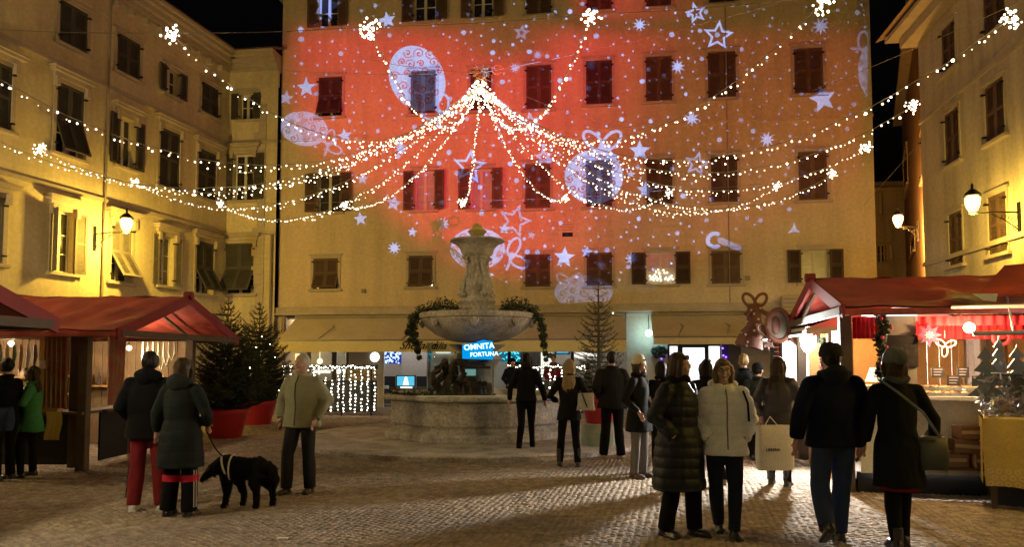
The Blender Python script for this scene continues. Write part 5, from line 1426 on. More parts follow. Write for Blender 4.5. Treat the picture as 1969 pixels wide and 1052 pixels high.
# --- narrow bright stall behind, running back from the corner
eO = Vector((5.05, 11.5, 0)); eD = Vector((5.85, 16.6, 0)) - eO; EZ = math.atan2(eD.y, eD.x)
SE = Stall(eO, EZ, 4.6, -2.3, 2.75, 2.28, -.35, (.25, .2), 'bright white lit sweets stall behind the long haired woman, gingerbread shapes on its roof')
def PE(x, y, z): return wmat(SE.t) @ Vector((x, y, z))
b = MB()
SE.planks((.1, -2.2), (4.5, -2.2), 0, 2.1, M_white, 22); SE.planks((4.6, -.1), (4.6, -2.2), 0, 2.1, M_white, 10)
SE.box('counter_front', M_white, .1, 4.5, -.12, -.08, .1, 1.0); SE.box('counter_top', M_white, .05, 4.55, -.5, .05, 1.02, 1.06)
SE.box('fascia', mat('white_fascia', (.7, .7, .68), .6), -.25, 4.8, .36, .39, 2.12, 2.2)
SE.box('fascia_lit_edge', emit('fascia_lit_edge', (1, .98, .94), 3.5), -.2, 4.7, .40, .43, 2.07, 2.10); SE.box('side_board', M_pine, -.02, .02, -1.0, -.1, 0, 2.05)  # glowing strip added to paint the white lit edge of the fascia
t = empty('floodlight', PE(.25, .18, 2.03), EZ, 'glaring white floodlight under the edge of the bright stall', 'floodlight')
MB().box(-.10, .10, -.05, .05, -.07, .07).build('housing', M_iron, t, bevel=.01)
MB().box(-.24, .24, .051, .06, -.16, .16).build('lamp_glass', emit('flood_glass', (1, .98, .92), 40), t)
o = MB().ball((0, .12, -.02), (.27, .1, .21), 18, 11).build('bulb', emit('flood_glare', (1, .98, .92), 40), t, smooth=True)  # oversized glowing ball imitates the glare around the floodlight
lamp('flood', 'SPOT', PE(.2, .50, 1.98), 2300, (1, .96, .90), .16, target=(2.9, 7.2, 0), spot_size=R(125), spot_blend=.9)
for x in (1.2, 2.6, 3.9):
    MB().ball((x, -1.1, 2.0), .06, 12, 8).build('bulb', emit('white_bulb', (1, .97, .92), 12), SE.t, smooth=True); lamp('stall_light', 'POINT', PE(x, -1.1, 1.85), 140, (1, .96, .9), .06)
# chalkboard menu
t = empty('chalkboard', PE(3.75, .1, 1.2), EZ, 'black chalkboard menu with red flowers at the far end of the bright stall', 'chalkboard')
MB().box(-.55, .5, 0, .03, 0, .95).build('board', M_black, t); b = MB()
for k in range(9): b.box(-.4, .05 + q.uniform(-.1, .2), .031, .034, .1 + k * .09, .118 + k * .09)
b.build('chalk_lines', M_cream, t, kind='stuff')
b = MB()
for k in range(9): b.ball((-.42 + q.uniform(-.05, .05), .05, .1 + k * .1), .03, 7, 5)
b.build('red_flowers', M_vel, t, kind='stuff')
ch = [(PE(.12, .1, 1.0 + .07 * k), .06) for k in range(15)]
t = empty('post_garland', ch[0][0], 0, 'dark garland with red baubles down the corner post of the bright stall', 'garland')
V, F = leaf_cloud(ch, 800, .035, q); b = MB(); b.add(V, F); b.build('foliage', M_leaf, t, world=True, kind='stuff')
for k in range(7): MB().ball(ch[k * 2][0] + Vector((-.06, -.04, 0)), .025, 8, 6).build('bauble', _mats['pink_bauble'], t, world=True, smooth=True)
# sweets on the bright counter
row(jar, 'sweet_jar', 'jar', PE, [(x, -.3, 1.06) for x in (.5, .8, 1.1, 1.5, 1.9, 2.3, 2.7)], 'sweet jar from the near end on the bright white stall counter', 'sweet jars on the bright stall')
# gingerbread shapes on its roof edge
M_ging = mat('gingerbread', (.16, .05, .028), .6, .35, 5, .006, 20, spec=.6); M_icing = mat('icing', (.6, .5, .42), .6)
t = empty('ribbon_column', W(1450, 660, 13.4), 0, 'glossy red brown bow topped column with beads on the bright stall roof', 'decoration')
b = MB(); z0, z1 = W(1450, 668, 13.4).z, W(1450, 585, 13.4).z
x_ = W(1450, 600, 13.4).x
b.tube([(x_ - .12, 13.4, z0), (x_ - .06, 13.4, z0 + .25), (x_, 13.4, (z0 + z1) / 2), (x_, 13.4, z1)], [.26, .2, .14, .12], 16); b.build('body', M_ging, t, world=True, smooth=True)
b = MB()
for s_ in (-1, 1):
    b.tube([(x_ + s_ * .17 * (1 - math.cos(w)) / 2 * 1.3, 13.35, z1 + .02 + .11 * math.sin(w) + .10 * (1 - math.cos(w)) / 2) for w in np.linspace(0, 2 * PI, 18)], [.028] * 18, 7)
    b.tube([(x_, 13.33, z1 + .02), (x_ + s_ * .10, 13.3, z1 - .12), (x_ + s_ * .2, 13.28, z1 - .2)], [.03, .035, .045], 7)
b.build('bow', M_ging, t, world=True, smooth=True)
b = MB()
for k in range(22): a_ = k * 1.1; f_ = k / 22; r_ = .15 + .12 * f_; b.ball((x_ - .12 * f_ * f_ - .0 + r_ * math.cos(a_) , 13.4 - abs(r_ * math.sin(a_)) * 1.02, z1 - .05 - (z1 - z0) * .95 * f_), .022, 7, 5)
b.build('beads', M_icing, t, world=True, kind='stuff')
t = empty('oval_medallion', W(1497, 628, 12.6), 0, 'oval medallion with pale centre on the bright stall roof edge', 'decoration')
c_ = W(1497, 626, 12.6); b = MB(); b.tube([(c_.x + .2 * math.cos(w), 12.6, c_.z + .27 * math.sin(w)) for w in np.linspace(0, 2 * PI, 26)], .045, 8); b.build('frame', M_ging, t, world=True, smooth=True)
MB().ball((c_.x, 12.62, c_.z), (.18, .03, .25), 18, 10).build('centre', mat('dull_cream', (.22, .2, .16), .8), t, world=True, smooth=True); MB().ball((c_.x - .05, 12.59, c_.z), (.08, .03, .16), 12, 8).build('figure', M_ging, t, world=True, smooth=True)
def heart_poly(r): return [(r * 16 * math.sin(w) ** 3 / 16, r * (13 * math.cos(w) - 5 * math.cos(2 * w) - 2 * math.cos(3 * w) - math.cos(4 * w)) / 16) for w in np.linspace(0, 2 * PI, 26)[:-1]]
for k, (px, py, r_, kd) in enumerate(((1472, 634, .16, 'h'), (1520, 622, .17, 's'), (1532, 652, .13, 'h'), (1478, 662, .12, 's'))):
    t = empty('gingerbread_biscuit', W(px, py, 12.7), EZ - PI / 2 + .9, ('big heart shaped gingerbread left of the oval medallion', 'big star shaped gingerbread right of the oval medallion', 'small heart shaped gingerbread low at the right', 'small star shaped gingerbread under the big heart')[k], 'decoration', 'gingerbread shapes on the bright stall roof')
    t.rotation_euler = (0, 0, R(-8))
    m_ = MB().prism(heart_poly(r_)[::-1], -.02, .02) if kd == 'h' else flatstar(r_, r_ * .5, 6, .02)
    m_.build('biscuit', M_ging, t, bevel=0)
    i_ = MB(); pl_ = heart_poly(r_ * .8) if kd == 'h' else [(r_ * .75 * (1 if n_i % 2 == 0 else .5) * math.cos(PI * n_i / 6 + PI / 2), r_ * .75 * (1 if n_i % 2 == 0 else .5) * math.sin(PI * n_i / 6 + PI / 2)) for n_i in range(12)]
    i_.tube([(x, -.024, z) for x, z in pl_ + pl_[:1]], .007, 5); i_.build('icing', M_icing, t)
# --- silver ornament stall at the right edge
dO = Vector((5.40, 8.35, 0)); DZ = R(-30)
SD = empty('ornament_stall', dO, DZ, 'ornament stall at the right edge with yellow tablecloth and silver tin trees', 'market stall')
def PD(x, y, z): return wmat(SD) @ Vector((x, y, z))
MB().box(0, 2.4, 0, 1.0, .99, 1.03).build('table_top', M_wood, SD)
for x in (.06, 2.3):
    for y in (.06, .9): MB().box(x - .03, x + .03, y - .03, y + .03, 0, .988).build('leg', M_wood, SD)
MB().box(.1, 2.3, .3, .8, 0.0, .28).build('storage_box', mat('blue_black', (.02, .025, .045), .7), SD)
b = MB(); nx = 60
for i in range(nx + 1):
    x = -.03 + 2.46 * i / nx
    for j, (y, z) in enumerate(((1.0, 1.034), (.5, 1.036), (.02, 1.036), (-.03, 1.02), (-.035, .9), (-.04, .7), (-.045, .45), (-.05, .26))):
        w_ = .022 * math.sin(i * .75 + .3 * j) * max(0, j - 2) / 5; b.v.append(Vector((x + .01 * math.sin(j + i), y + w_, z + (.015 * math.sin(i * .4) if j == 7 else 0))))
for i in range(nx):
    for j in range(7): a = i * 8 + j; b.f.append((a, a + 8, a + 9, a + 1)); b.mi.append(0)
b.build('tablecloth', M_gold, SD, smooth=True)
b = MB(); 
for i in range(24):
    x = -.035; 
b.add([(-.035, -.03, 1.02), (-.035, 1.0, 1.02), (-.05, 1.0, .3), (-.05, -.03, .28)], [(0, 1, 2, 3)]); b.build('cloth_side', M_gold, SD)
b = MB()
for i in range(3):
    for j in range(30): b.lathe([(.022, 0), (.0, .002)], 8, (0, 0, 0)) if False else None
k_ = MB()
for i in range(28):
    for j in range(3):
        x = .02 + i * .085 + (.04 if j % 2 else 0); z = .30 + j * .07
        for a in range(8):
            w0, w1 = 2 * PI * a / 8, 2 * PI * (a + 1) / 8
            k_.add([(x + .02 * math.cos(w0), -.082, z + .02 * math.sin(w0)), (x + .02 * math.cos(w1), -.082, z + .02 * math.sin(w1)), (x + .028 * math.cos(w1), -.082, z + .028 * math.sin(w1)), (x + .028 * math.cos(w0), -.082, z + .028 * math.sin(w0))], [(0, 1, 2, 3)])
k_.build('printed_rings', M_cream, SD, kind='stuff')
MB().tube([(-.08, .35, 2.0), (2.4, .35, 2.02)], .03, 7).build('hanging_branch', M_silverd, SD, smooth=True)
for x in (.32, 2.3): MB().tube([(x, .35, 2.02), (x - .05, .35, 2.45)], .012, 5).build('chain', M_silver, SD)
MB().box(.0, 2.4, .15, .6, 1.50, 1.53).build('shelf', M_silverd, SD)
for x in (.04, 2.3): MB().box(x - .02, x + .02, .36, .40, 1.03, 1.5).build('upright', M_silver, SD)
q = random.Random(31)
b = MB()
for i in range(900):
    p_ = Vector((q.uniform(-.04, 1.0) if i < 700 else q.uniform(1, 2.4), q.uniform(.1, .6), q.uniform(1.04, 1.50))); d = Vector((q.gauss(0, 1), q.gauss(0, 1), q.gauss(0, .8))).normalized() * q.uniform(.03, .08)
    b.tube([p_ - d, p_, p_ + d], [.004, q.uniform(.008, .02), .004], 5)
b.build('silver_sprigs', M_silver, SD, kind='stuff')
b = MB()
for i in range(60): p_ = (q.uniform(0, 2.4), q.uniform(.0, .3), 1.05); b.ball(p_, (q.uniform(.03, .06), .03, .02), 6, 4)
b.build('silver_leaves', mat('bright_silver', (.75, .76, .78), .3, .2, 9, metal=.8), SD, kind='stuff')
lamp('stall_light', 'POINT', PD(1.0, .2, 2.3), 26, (.9, .95, 1.0), .1); MB().tube([(.8, .2, 2.36), (1.3, .2, 2.36)], .018, 8).build('light_tube', emit('cool_tube', (.9, .95, 1), 3), SD)
tl = ['leftmost', 'second from the left', 'third from the left', 'fourth from the left', 'fifth from the left']
for i in range(5):
    s_ = (.30, .24, .27, .22, .26)[i]; P_ = []
    n = 4
    for k in range(n): P_ += [(s_ * .16 + s_ * .50 * (1 - k / n) * (1 if True else 0) * 1.0, s_ * 2 * k / n - .0)] ; P_ += [(s_ * .5 * (1 - (k + 1) / n) * .62, s_ * 2 * (k + .85) / n)]
    right_ = P_ + [(0.0, s_ * 2.05)]
    poly = [(0.03, -.06), (.03, 0)] + right_ + [(-x, z) for x, z in reversed(P_)] + [(-.03, 0), (-.03, -.06)]
    t = empty('tin_tree', PD(.03 + i * .15, (.2, .48)[i % 2], 1.98 - s_ * 2 - .12 + .1 * (i % 2)), R(rnd.uniform(-40, 10)), 'jagged tin fir tree hung at the right edge stall, ' + tl[i], 'ornament', 'tin fir trees on the ornament stall')
    MB().prism(poly[::-1], -.008, .008).build('tree_shape', M_silverd, t); MB().tube([(0, 0, s_ * 2), (0, 0, s_ * 2 + .12)], .003, 4).build('string', M_wire, t)
    o = flatstar(.035, .016, 5, .012).build('small_star', M_silver, t); o.location = (0, -.01, s_ * .7)
# dark red roof edge above the ornament stall, pale underside
t = empty('roof_corner', PD(-.1, -.3, 2.3), DZ, 'dark red canvas roof corner with pale tip at the top right stall', 'canopy')
b = MB(); A0 = W(1888, 568, 7.6); A1 = W(1900, 560, 7.6)
b.add([PD(-.05, -.3, 2.42), PD(2.6, -.3, 2.38), PD(2.6, .9, 2.95), PD(.30, .9, 2.86), PD(-.05, -.3, 2.39), PD(2.6, -.3, 2.35), PD(2.6, .9, 2.92), PD(.30, .9, 2.83)], [(0, 1, 2, 3), (7, 6, 5, 4), (0, 4, 5, 1), (0, 3, 7, 4)]); b.build('canvas', M_red, t, world=True)
b = MB(); b.add([PD(-.1, -.31, 2.43), PD(.14, -.31, 2.42), PD(.12, -.31, 2.33), PD(.0, -.31, 2.35)], [(0, 3, 2, 1)]); b.build('pale_tip', M_white, t, world=True)
b = MB(); b.box(-.2, 2.6, .1, 1.0, 2.30, 2.315); b.build('pale_lining', M_cream, t).location = (0, 0, -2.3 + .0)
# ------------------------------------------------------------------ firs in red pots
M_needle = mat('fir_needles', (0.030, 0.048, 0.022), 0.7, 0.5, 5, fine=.3)
M_twig = mat('fir_bark', (0.09, 0.06, 0.04), 0.9, 0.3, 8)
M_pot = mat('red_pot', (0.42, 0.02, 0.03), 0.45, 0.2, 2, .002, 30)
def fir(loc, pot, H, R0, label, gl, seed, pot_h=.7, pot_r=.42, m=M_needle, density=1.0, bare=0.25, mpot=M_pot, lights=60):
    q = random.Random(seed); loc = Vector(loc)
    t = empty('potted_fir', loc, 0, label, 'fir tree', gl)
    b = MB(); b.lathe([(pot_r * .68, 0), (pot_r * .97, pot_h - .09), (pot_r * 1.03, pot_h - .085), (pot_r * 1.05, pot_h), (pot_r * .95, pot_h), (pot_r * .9, pot_h - .1)], 28, cap=False); b.lathe([(pot_r * .68, .002), (0.01, .003)], 28, cap=False); b.lathe([(pot_r * .9, pot_h - .08), (.01, pot_h - .06)], 28, cap=False)
    b.build('pot', mpot, t, smooth=True)
    base = pot_h - .08
    tk = MB(); tk.tube([(0, 0, base), (.01, .01, base + H * .5), (0, 0, base + H)], [.045, .025, .006], 8); tk.build('trunk', M_twig, t, smooth=True)
    V, F = [], []; tw = MB(); lights_p = []
    def needles(a, b_, n, ln):
        d = b_ - a; L = d.length; dn = d.normalized(); o = dn.orthogonal().normalized(); o2 = dn.cross(o)
        for k in range(n):
            f = (k + q.random()) / n; w = q.uniform(0, 6.28); p_ = a + d * f; dirn = (dn * .7 + (o * math.cos(w) + o2 * math.sin(w))).normalized(); s_ = dirn.cross(dn).normalized() * .006
            b0 = len(V); e = p_ + dirn * ln * q.uniform(.7, 1.2)
            V.extend((p_ - s_, p_ + s_, e)); F.append((b0, b0 + 1, b0 + 2))
    h = .12
    while h < H * .985:
        f = h / H; r = R0 * (1 - f) ** .85 * (1 if f > .08 else .8) ; nb = max(3, int((13 if f < .7 else 6) * density))
        a0 = q.uniform(0, 6.28)
        for k in range(nb):
            a = a0 + 2 * PI * k / nb + q.uniform(-.3, .3); L = r * q.uniform(.7, 1.15); up = .25 + .6 * f + q.uniform(-.12, .15)
            p0 = Vector((0, 0, base + h)); d = Vector((math.cos(a), math.sin(a), 0))
            pts = [p0 + d * L * u + Vector((0, 0, L * up * u * u - L * .12 * u)) for u in (0, .35, .7, 1)]
            tw.tube(pts, [.009, .007, .005, .002], 4, cap=False)
            dense = (1 - bare) if f > .72 else 1.0
            for s_ in range(3): needles(pts[s_], pts[s_ + 1], int(L * 90 * dense * density * (.5 if s_ == 0 else 1)), .035)
            nt_ = int(L * 22 * dense)
            for j in range(nt_):
                u = .2 + .78 * (j + q.random()) / max(1, nt_); p_ = p0 + d * L * u + Vector((0, 0, L * up * u * u - L * .12 * u)); sd = d.cross(Vector((0, 0, 1))) * (1 if j % 2 else -1)
                e = p_ + (d * .6 + sd * .8 + Vector((0, 0, q.uniform(-.1, .35)))).normalized() * L * .32 * (1.15 - u) * q.uniform(.7, 1.3)
                tw.tube([p_, e], [.003, .0015], 3, cap=False); needles(p_, e, int((e - p_).length * 150 * density) + 3, .03)
                if q.random() < .05: lights_p.append(e)
        h += .075 + .06 * f
    needles(Vector((0, 0, base + H * .8)), Vector((0, 0, base + H)), int(40 * density), .03)
    c = MB(); c.v = V; c.f = F; c.mi = [0] * len(F); c.build('crown', m, t, kind='stuff')
    tw.build('branches', M_twig, t, kind='stuff')
    bl = MB(); q.shuffle(lights_p)
    for p_ in lights_p[:lights]: bl.ball(p_, q.uniform(.01, .017), 5, 4)
    if lights: bl.build('fairy_lights', M_bulbw, t, kind='stuff')
    return t
gl = 'firs in red pots'
fir(G(433, 842), 0, 2.5, 1.1, 'nearer fir in a big red pot behind the dark coated pair', gl, 3, .62, .48, lights=5, density=1.15)
fir(G(495, 817), 0, 2.65, 1.15, 'fir in a red pot with lights, right of the other and beside the lit fence', gl, 5, .62, .47, lights=14, density=1.15)
M_band = mat('painted_stand', (.42, .34, .2), .7, .35, 5, col2=(.12, .3, .26))
t3 = fir(G(1152, 866) + Vector((0, 0, .5)), 0, 2.55, .62, 'slender bare topped fir in a red pot on a painted stand, right of the fountain', gl, 9, .5, .34, m=mat('pale_fir_needles', (.085, .095, .06), .7, .4, 5), density=.55, bare=.85, lights=3)
b = MB(); b.lathe([(.30, -.5), (.33, -.49), (.33, -.01), (.30, 0)], 8); b.build('painted_stand', M_band, t3)
# ------------------------------------------------------------------ people
def remesh(b, vox, it=4, name='tmp'):
    me = mesh_np(name, [tuple(p) for p in b.v], b.f, None)
    o = bpy.data.objects.new(name, me); C.objects.link(o)
    m = o.modifiers.new('r', 'REMESH'); m.mode = 'VOXEL'; m.voxel_size = vox
    s = o.modifiers.new('s', 'SMOOTH'); s.iterations = it; s.factor = .5
    dg = bpy.context.evaluated_depsgraph_get()
    r = bpy.data.meshes.new_from_object(o.evaluated_get(dg))
    bpy.data.objects.remove(o); bpy.data.meshes.remove(me)
    return r
def displace(me, fn):
    n = len(me.vertices); co = np.empty(n * 3, np.float32); no = np.empty(n * 3, np.float32)
    me.vertices.foreach_get('co', co); me.vertex_normals.foreach_get('vector', no)
    co = co.reshape(-1, 3); no = no.reshape(-1, 3)
    co += no * fn(co)[:, None]; me.vertices.foreach_set('co', co.ravel()); me.update()
def wob(seed, fx, fy, fz, amp):
    r = np.random.RandomState(seed); K = r.normal(size=(7, 3)) * np.array([fx, fy, fz]); ph = r.uniform(0, 6.28, 7)
    return lambda c: amp * np.sin(c @ K.T + ph).sum(1) / 3
def cloth(name, b, vox, m, parent, seed=1, fold=.008, quilt=0, qp=.075, it=4, extra=None):
    me = remesh(b, vox, it, name); w1 = wob(seed, 16, 16, 5, fold); w2 = wob(seed + 9, 34, 34, 14, fold * .45)
    def fn(c):
        d = w1(c) + w2(c)
        if quilt: d = d + quilt * (np.sqrt(np.abs(np.sin(c[:, 2] * math.pi / qp + .25 * np.sin(c[:, 0] * 9)))) - .6)
        return d.astype(np.float32)
    displace(me, fn); me.materials.append(m); me.polygons.foreach_set('use_smooth', np.ones(len(me.polygons), dtype=bool))
    return link(name, me, parent)
SKIN = mat('skin', (.40, .23, .15), .55, .12, 8, .001, 60); SKIN2 = mat('skin_pale', (.48, .31, .23), .55, .12, 8, .001, 60)
M_eye = mat('eye_white', (.5, .5, .48), .2, 0, 1); M_iris = mat('eye_dark', (.02, .015, .01), .15, 0, 1); M_lip = mat('lips', (.30, .10, .08), .5, 0, 1)
def J(**o):
    d = dict(hipL=(.095, 0, .92), hipR=(-.095, 0, .92), kneeL=(.105, -.01, .49), kneeR=(-.105, -.01, .49), ankL=(.11, .02, .09), ankR=(-.11, .02, .09), toeL=None, toeR=None,
             shL=(.172, .01, 1.395), shR=(-.172, .01, 1.395), elL=(.225, .035, 1.13), elR=(-.225, .035, 1.13), wrL=(.255, -.05, .91), wrR=(-.255, -.05, .91))
    d.update(o); return {k: (Vector(v) if v is not None else None) for k, v in d.items()}
def hand_mb(b, wr, d, side, curl=.5, s=1.0):
    """palm and five fingers; d is the direction from wrist to fingertips"""
    d = Vector(d).normalized(); sd = Vector((0, -1, 0)); sd = (sd - d * sd.dot(d)).normalized(); nrm = d.cross(sd) * (1 if side > 0 else -1)   # sd: towards the thumb, nrm: out of the back of the hand
    b.tube([wr - d * .03, wr + d * .02, wr + d * .06, wr + d * .095], [(.024, .026), (.018, .034), (.016, .041), (.012, .038)] if False else [.024, .027, .030, .026], 10)
    for k, (o, L) in enumerate(((.030, .068), (.011, .077), (-.009, .072), (-.028, .055))):
        p = wr + d * .085 + sd * o; c = -nrm * curl
        p1 = p + (d + c * .25 + sd * o * 4).normalized() * L * .45; p2 = p1 + (d + c * .9).normalized() * L * .32; p3 = p2 + (d + c * 1.6).normalized() * L * .26
        b.tube([p - d * .02, p, p1, p2, p3], [.0095, .0095, .0088, .008, .006], 7)
    p = wr + d * .03 + sd * .022; b.tube([p, p + (d * .5 + sd * .8).normalized() * .035, p + (d * .9 + sd * .75 - nrm * .3).normalized() * .068], [.013, .0105, .007], 7)
def strands(name, me, n, L, w, m, parent, dirn, seed=1, keep=None):
    q = np.random.RandomState(seed); N = len(me.vertices); co = np.empty(N * 3, np.float32); no = np.empty(N * 3, np.float32)
    me.vertices.foreach_get('co', co); me.vertex_normals.foreach_get('vector', no); co = co.reshape(-1, 3); no = no.reshape(-1, 3)
    ids = q.randint(0, N, n)
    if keep is not None: ids = ids[keep(co[ids])]
    p = co[ids]; nn = no[ids]; d = np.array(dirn, np.float32)[None] + q.normal(0, .22, p.shape); d -= nn * (d * nn).sum(1)[:, None] * .9; d /= np.linalg.norm(d, axis=1)[:, None] + 1e-6
    sd = np.cross(d, nn); sd /= np.linalg.norm(sd, axis=1)[:, None] + 1e-6; l = (L * q.uniform(.5, 1.3, len(ids)))[:, None]
    a = p - nn * .004; b_ = p + d * l * .5 + nn * L * .10 * q.uniform(.2, 1.6, (len(ids), 1)); c = p + d * l + nn * L * .08 * q.uniform(-1.2, 2.2, (len(ids), 1)) + np.array([0, 0, -.1]) * l
    V = np.stack([a - sd * w, a + sd * w, b_ + sd * w * .8, b_ - sd * w * .8, c], 1).reshape(-1, 3); k = np.arange(len(ids))[:, None] * 5
    F = [tuple(x) for x in (k + np.array([0, 1, 2, 3])).tolist()] + [tuple(x) for x in (k + np.array([3, 2, 4])).tolist()]
    o = link(name, mesh_np(name, V, F, m), parent); o['kind'] = 'stuff'; return o
def person(px, head, foot, face, label, coat=None, legs=None, hair=None, hat=None, pose=None, shoes=None, skin=SKIN, group=None, vox=.012, extra=None, female=False, X=None, lean=0, seated=False, headturn=0, w=1.0, hands=True, scarf=None, hood=None, name='person'):
    g0 = G(px, foot) if X is None else Vector(X)
    Hh = W(px, head, g0.y).z; s = Hh / 1.75
    t = empty(name, g0, R(face), label, 'person', group)
    j = pose or J()
    j = {k: (v.copy() if v is not None else None) for k, v in j.items()}
    sw = (.94 if female else 1.03) * w
    for k in ('shL', 'shR'): j[k].x *= sw
    S = lambda b: [setattr(v_, 'x', v_.x * s) or setattr(v_, 'y', v_.y * s) or setattr(v_, 'z', v_.z * s) for v_ in b.v] and b
    HR = Matrix.Translation((0, 0, 1.60)) @ Matrix.Rotation(R(headturn), 4, 'Z') @ Matrix.Translation((0, 0, -1.60))
    Hc = Vector((0, -.015, 1.635))
    # --- body: one continuous skin
    b = MB()
    hb = MB(); hb.ball((0, 0, 0), (.073, .090, .112), 20, 14)
    for v_ in hb.v:
        if v_.z < -.02: f = min(1, (-.02 - v_.z) / .09); v_.x *= 1 - .30 * f; v_.y = v_.y * (1 - .12 * f) - .010 * f
        if v_.y > 0 and v_.z > -.03: v_.y *= 1.1
    hb.ball((0, -.098, -.018), (.012, .018, .014), 8, 6); hb.tube([(0, -.084, .022), (0, -.096, -.004), (0, -.107, -.02)], [.007, .010, .011], 7)
    hb.ball((0, -.078, -.088), (.026, .020, .018), 8, 6); hb.ball((0, -.086, -.052), (.024, .012, .012), 8, 6)
    for sx in (-1, 1): hb.ball((sx * .075, .008, -.01), (.010, .018, .030), 8, 6); hb.ball((sx * .040, -.070, -.03), (.026, .018, .024), 8, 6); hb.tube([(sx * .012, -.090, .026), (sx * .032, -.086, .031), (sx * .052, -.072, .026)], .007, 6)
    b.add([HR @ (v_ + Hc) for v_ in hb.v], hb.f)
    b.tube([(0, .02, 1.40), (0, .012, 1.50), (0, .0, 1.59)], [.058, .052, .052], 12)
    b.tube([(0, .0, .90), (0, .0, 1.05), (0, .0, 1.28), (0, .01, 1.40), (0, .012, 1.46)], [(.085, .13), (.075, .115), (.09, .15), (.075, .15), (.05, .07)], 14)
    for sd in 'LR':
        x = 1 if sd == 'L' else -1
        b.tube([j['hip' + sd], j['knee' + sd], j['ank' + sd]], [.068, .048, .034], 10)
        b.ball(j['knee' + sd], .05, 8, 6)
        an = j['ank' + sd]; fd = (j['toe' + sd] or Vector((x * .03, -.16, -.06))); b.tube([an + Vector((0, .02, -.035)), an + fd * .45 + Vector((0, 0, -.03)), an + fd * .85], [.028, .020, .016], 8)
        b.tube([Vector((x * .08, .01, 1.41)), j['sh' + sd], j['el' + sd], j['wr' + sd]], [.05, .046, .036, .026], 10)
        wr = j['wr' + sd]; dd = (wr - j['el' + sd]).normalized()
        if hands: hand_mb(b, wr, (dd * .8 + Vector((0, 0, -.5))).normalized() if wr.z < 1.0 else dd, x, .5)
    me = remesh(S(b), min(vox, .0085) * s if Hh / g0.y > .15 else vox * s, 2, 'body'); me.materials.append(skin); me.polygons.foreach_set('use_smooth', np.ones(len(me.polygons), dtype=bool)); link('body', me, t)
    # --- face details
    for sx in (-1, 1):
        e = HR @ (Hc + Vector((sx * .031, -.080, .010)))
        eb = MB(); eb.ball(e, (.0125, .009, .008), 10, 7); S(eb); eo = eb.build('eye', M_eye, t, smooth=True)
        ib = MB(); ib.ball(HR @ (Hc + Vector((sx * .031, -.088, .010))), .0055, 8, 6); S(ib); ib.build('iris', M_iris, eo, smooth=True)
        if hair: bb = MB(); bb.tube([HR @ (Hc + Vector((sx * a, -.093 + abs(a) * .12, .034 - abs(a - .03) * .2))) for a in (.014, .03, .05)], [.003, .004, .002], 6); S(bb); bb.build('eyebrow', hair['m'], t, smooth=True)
    lb = MB(); lb.tube([HR @ (Hc + Vector((a, -.099 + abs(a) * .35, -.055))) for a in (-.022, -.01, 0, .01, .022)], [.002, .005, .006, .005, .002], 7); S(lb); lb.build('mouth', M_lip, t, smooth=True)
    if extra and 'glasses' in extra:
        gb = MB()
        for sx in (-1, 1):
            gb.tube([HR @ (Hc + Vector((sx * .033 + .024 * math.cos(a), -.104, .006 + .017 * math.sin(a)))) for a in np.linspace(0, 2 * PI, 15)], .0022, 5); gb.tube([HR @ (Hc + Vector((sx * .057, -.102, .01))), HR @ (Hc + Vector((sx * .077, .0, .008)))], .002, 5)
        gb.tube([HR @ (Hc + Vector((-.01, -.104, .01))), HR @ (Hc + Vector((.01, -.104, .01)))], .002, 5); S(gb); gb.build('glasses', M_black, t)
    # --- hair
    if hair:
        hm = MB(); hm.ball(Hc + Vector((0, .022, .022)), (.088, .098, .112), 18, 12)
        ln = hair.get('len', 0)
        if ln >= .1:
            for sx in (-1, 1): hm.tube([Hc + Vector((sx * .066, -.02, .06)), Hc + Vector((sx * .083, -.012, -.02)), Hc + Vector((sx * .074, -.01, -.02 - min(ln, .12)))], [.03, .030, .020], 8)
            hm.tube([Hc + Vector((0, .03, .03)), Hc + Vector((0, .05, -.06)), Hc + Vector((0, .052, -.02 - min(ln, .12)))], [(.07, .085), (.06, .085), (.045, .075)], 12)
            hm.tube([Hc + Vector((-.05, -.062, .077)), Hc + Vector((0, -.078, .075)), Hc + Vector((.05, -.062, .077))], [.02, .026, .02], 8)
        if ln > .15: hm.tube([Hc + Vector((0, .05, -.05)), Hc + Vector((0, .085, -.18)), Hc + Vector((.01, .125, -.30)), Hc + Vector((0, .12, -.05 - ln))], [(.05, .085), (.05, .10), (.04, .11), (.02, .06)], 12)
        hm.v = [HR @ v_ for v_ in hm.v]; S(hm)
        hme = remesh(hm, .010 * s, 2, 'hair'); displace(hme, lambda c: (wob(5, 110, 110, 14, .0045)(c) + wob(8, 30, 30, 10, .004)(c)).astype(np.float32)); hme.materials.append(hair['m']); hme.polygons.foreach_set('use_smooth', np.ones(len(hme.polygons), dtype=bool)); ho = link('hair', hme, t)
        if vox < .015: strands('hair_strands', hme, 1500 if ln > .15 else 900, .05 * s if ln >= .1 else .022 * s, .0011 * s, hair['m'], ho, (0, .05, -1) if ln >= .1 else (0, .5, -.8), int(px))
    if hat:
        hm = MB(); top = hat.get('top', .135)
        hm.lathe([(.098, .03), (.102, .05), (.100, .085), (.088, .115), (.06, top), (.0, top + .012)], 20, Hc + Vector((0, .012, -.0)))
        hm.lathe([(.097, .018), (.106, .02), (.108, .058), (.098, .062)], 20, Hc + Vector((0, .012, 0)))
        if hat.get('slouch'): hm.ball(Hc + Vector((0, .085, .07)), (.085, .08, .075), 12, 8)
        if hat.get('brim'): hm.ball(Hc + Vector((0, -.11, .045)), (.07, .06, .010), 12, 7)
        hm.v = [HR @ v_ for v_ in hm.v]; S(hm)
        o = cloth('hat', hm, .009 * s, hat['m'], t, 4, .002, quilt=hat.get('rib', 0), qp=.02, it=2)
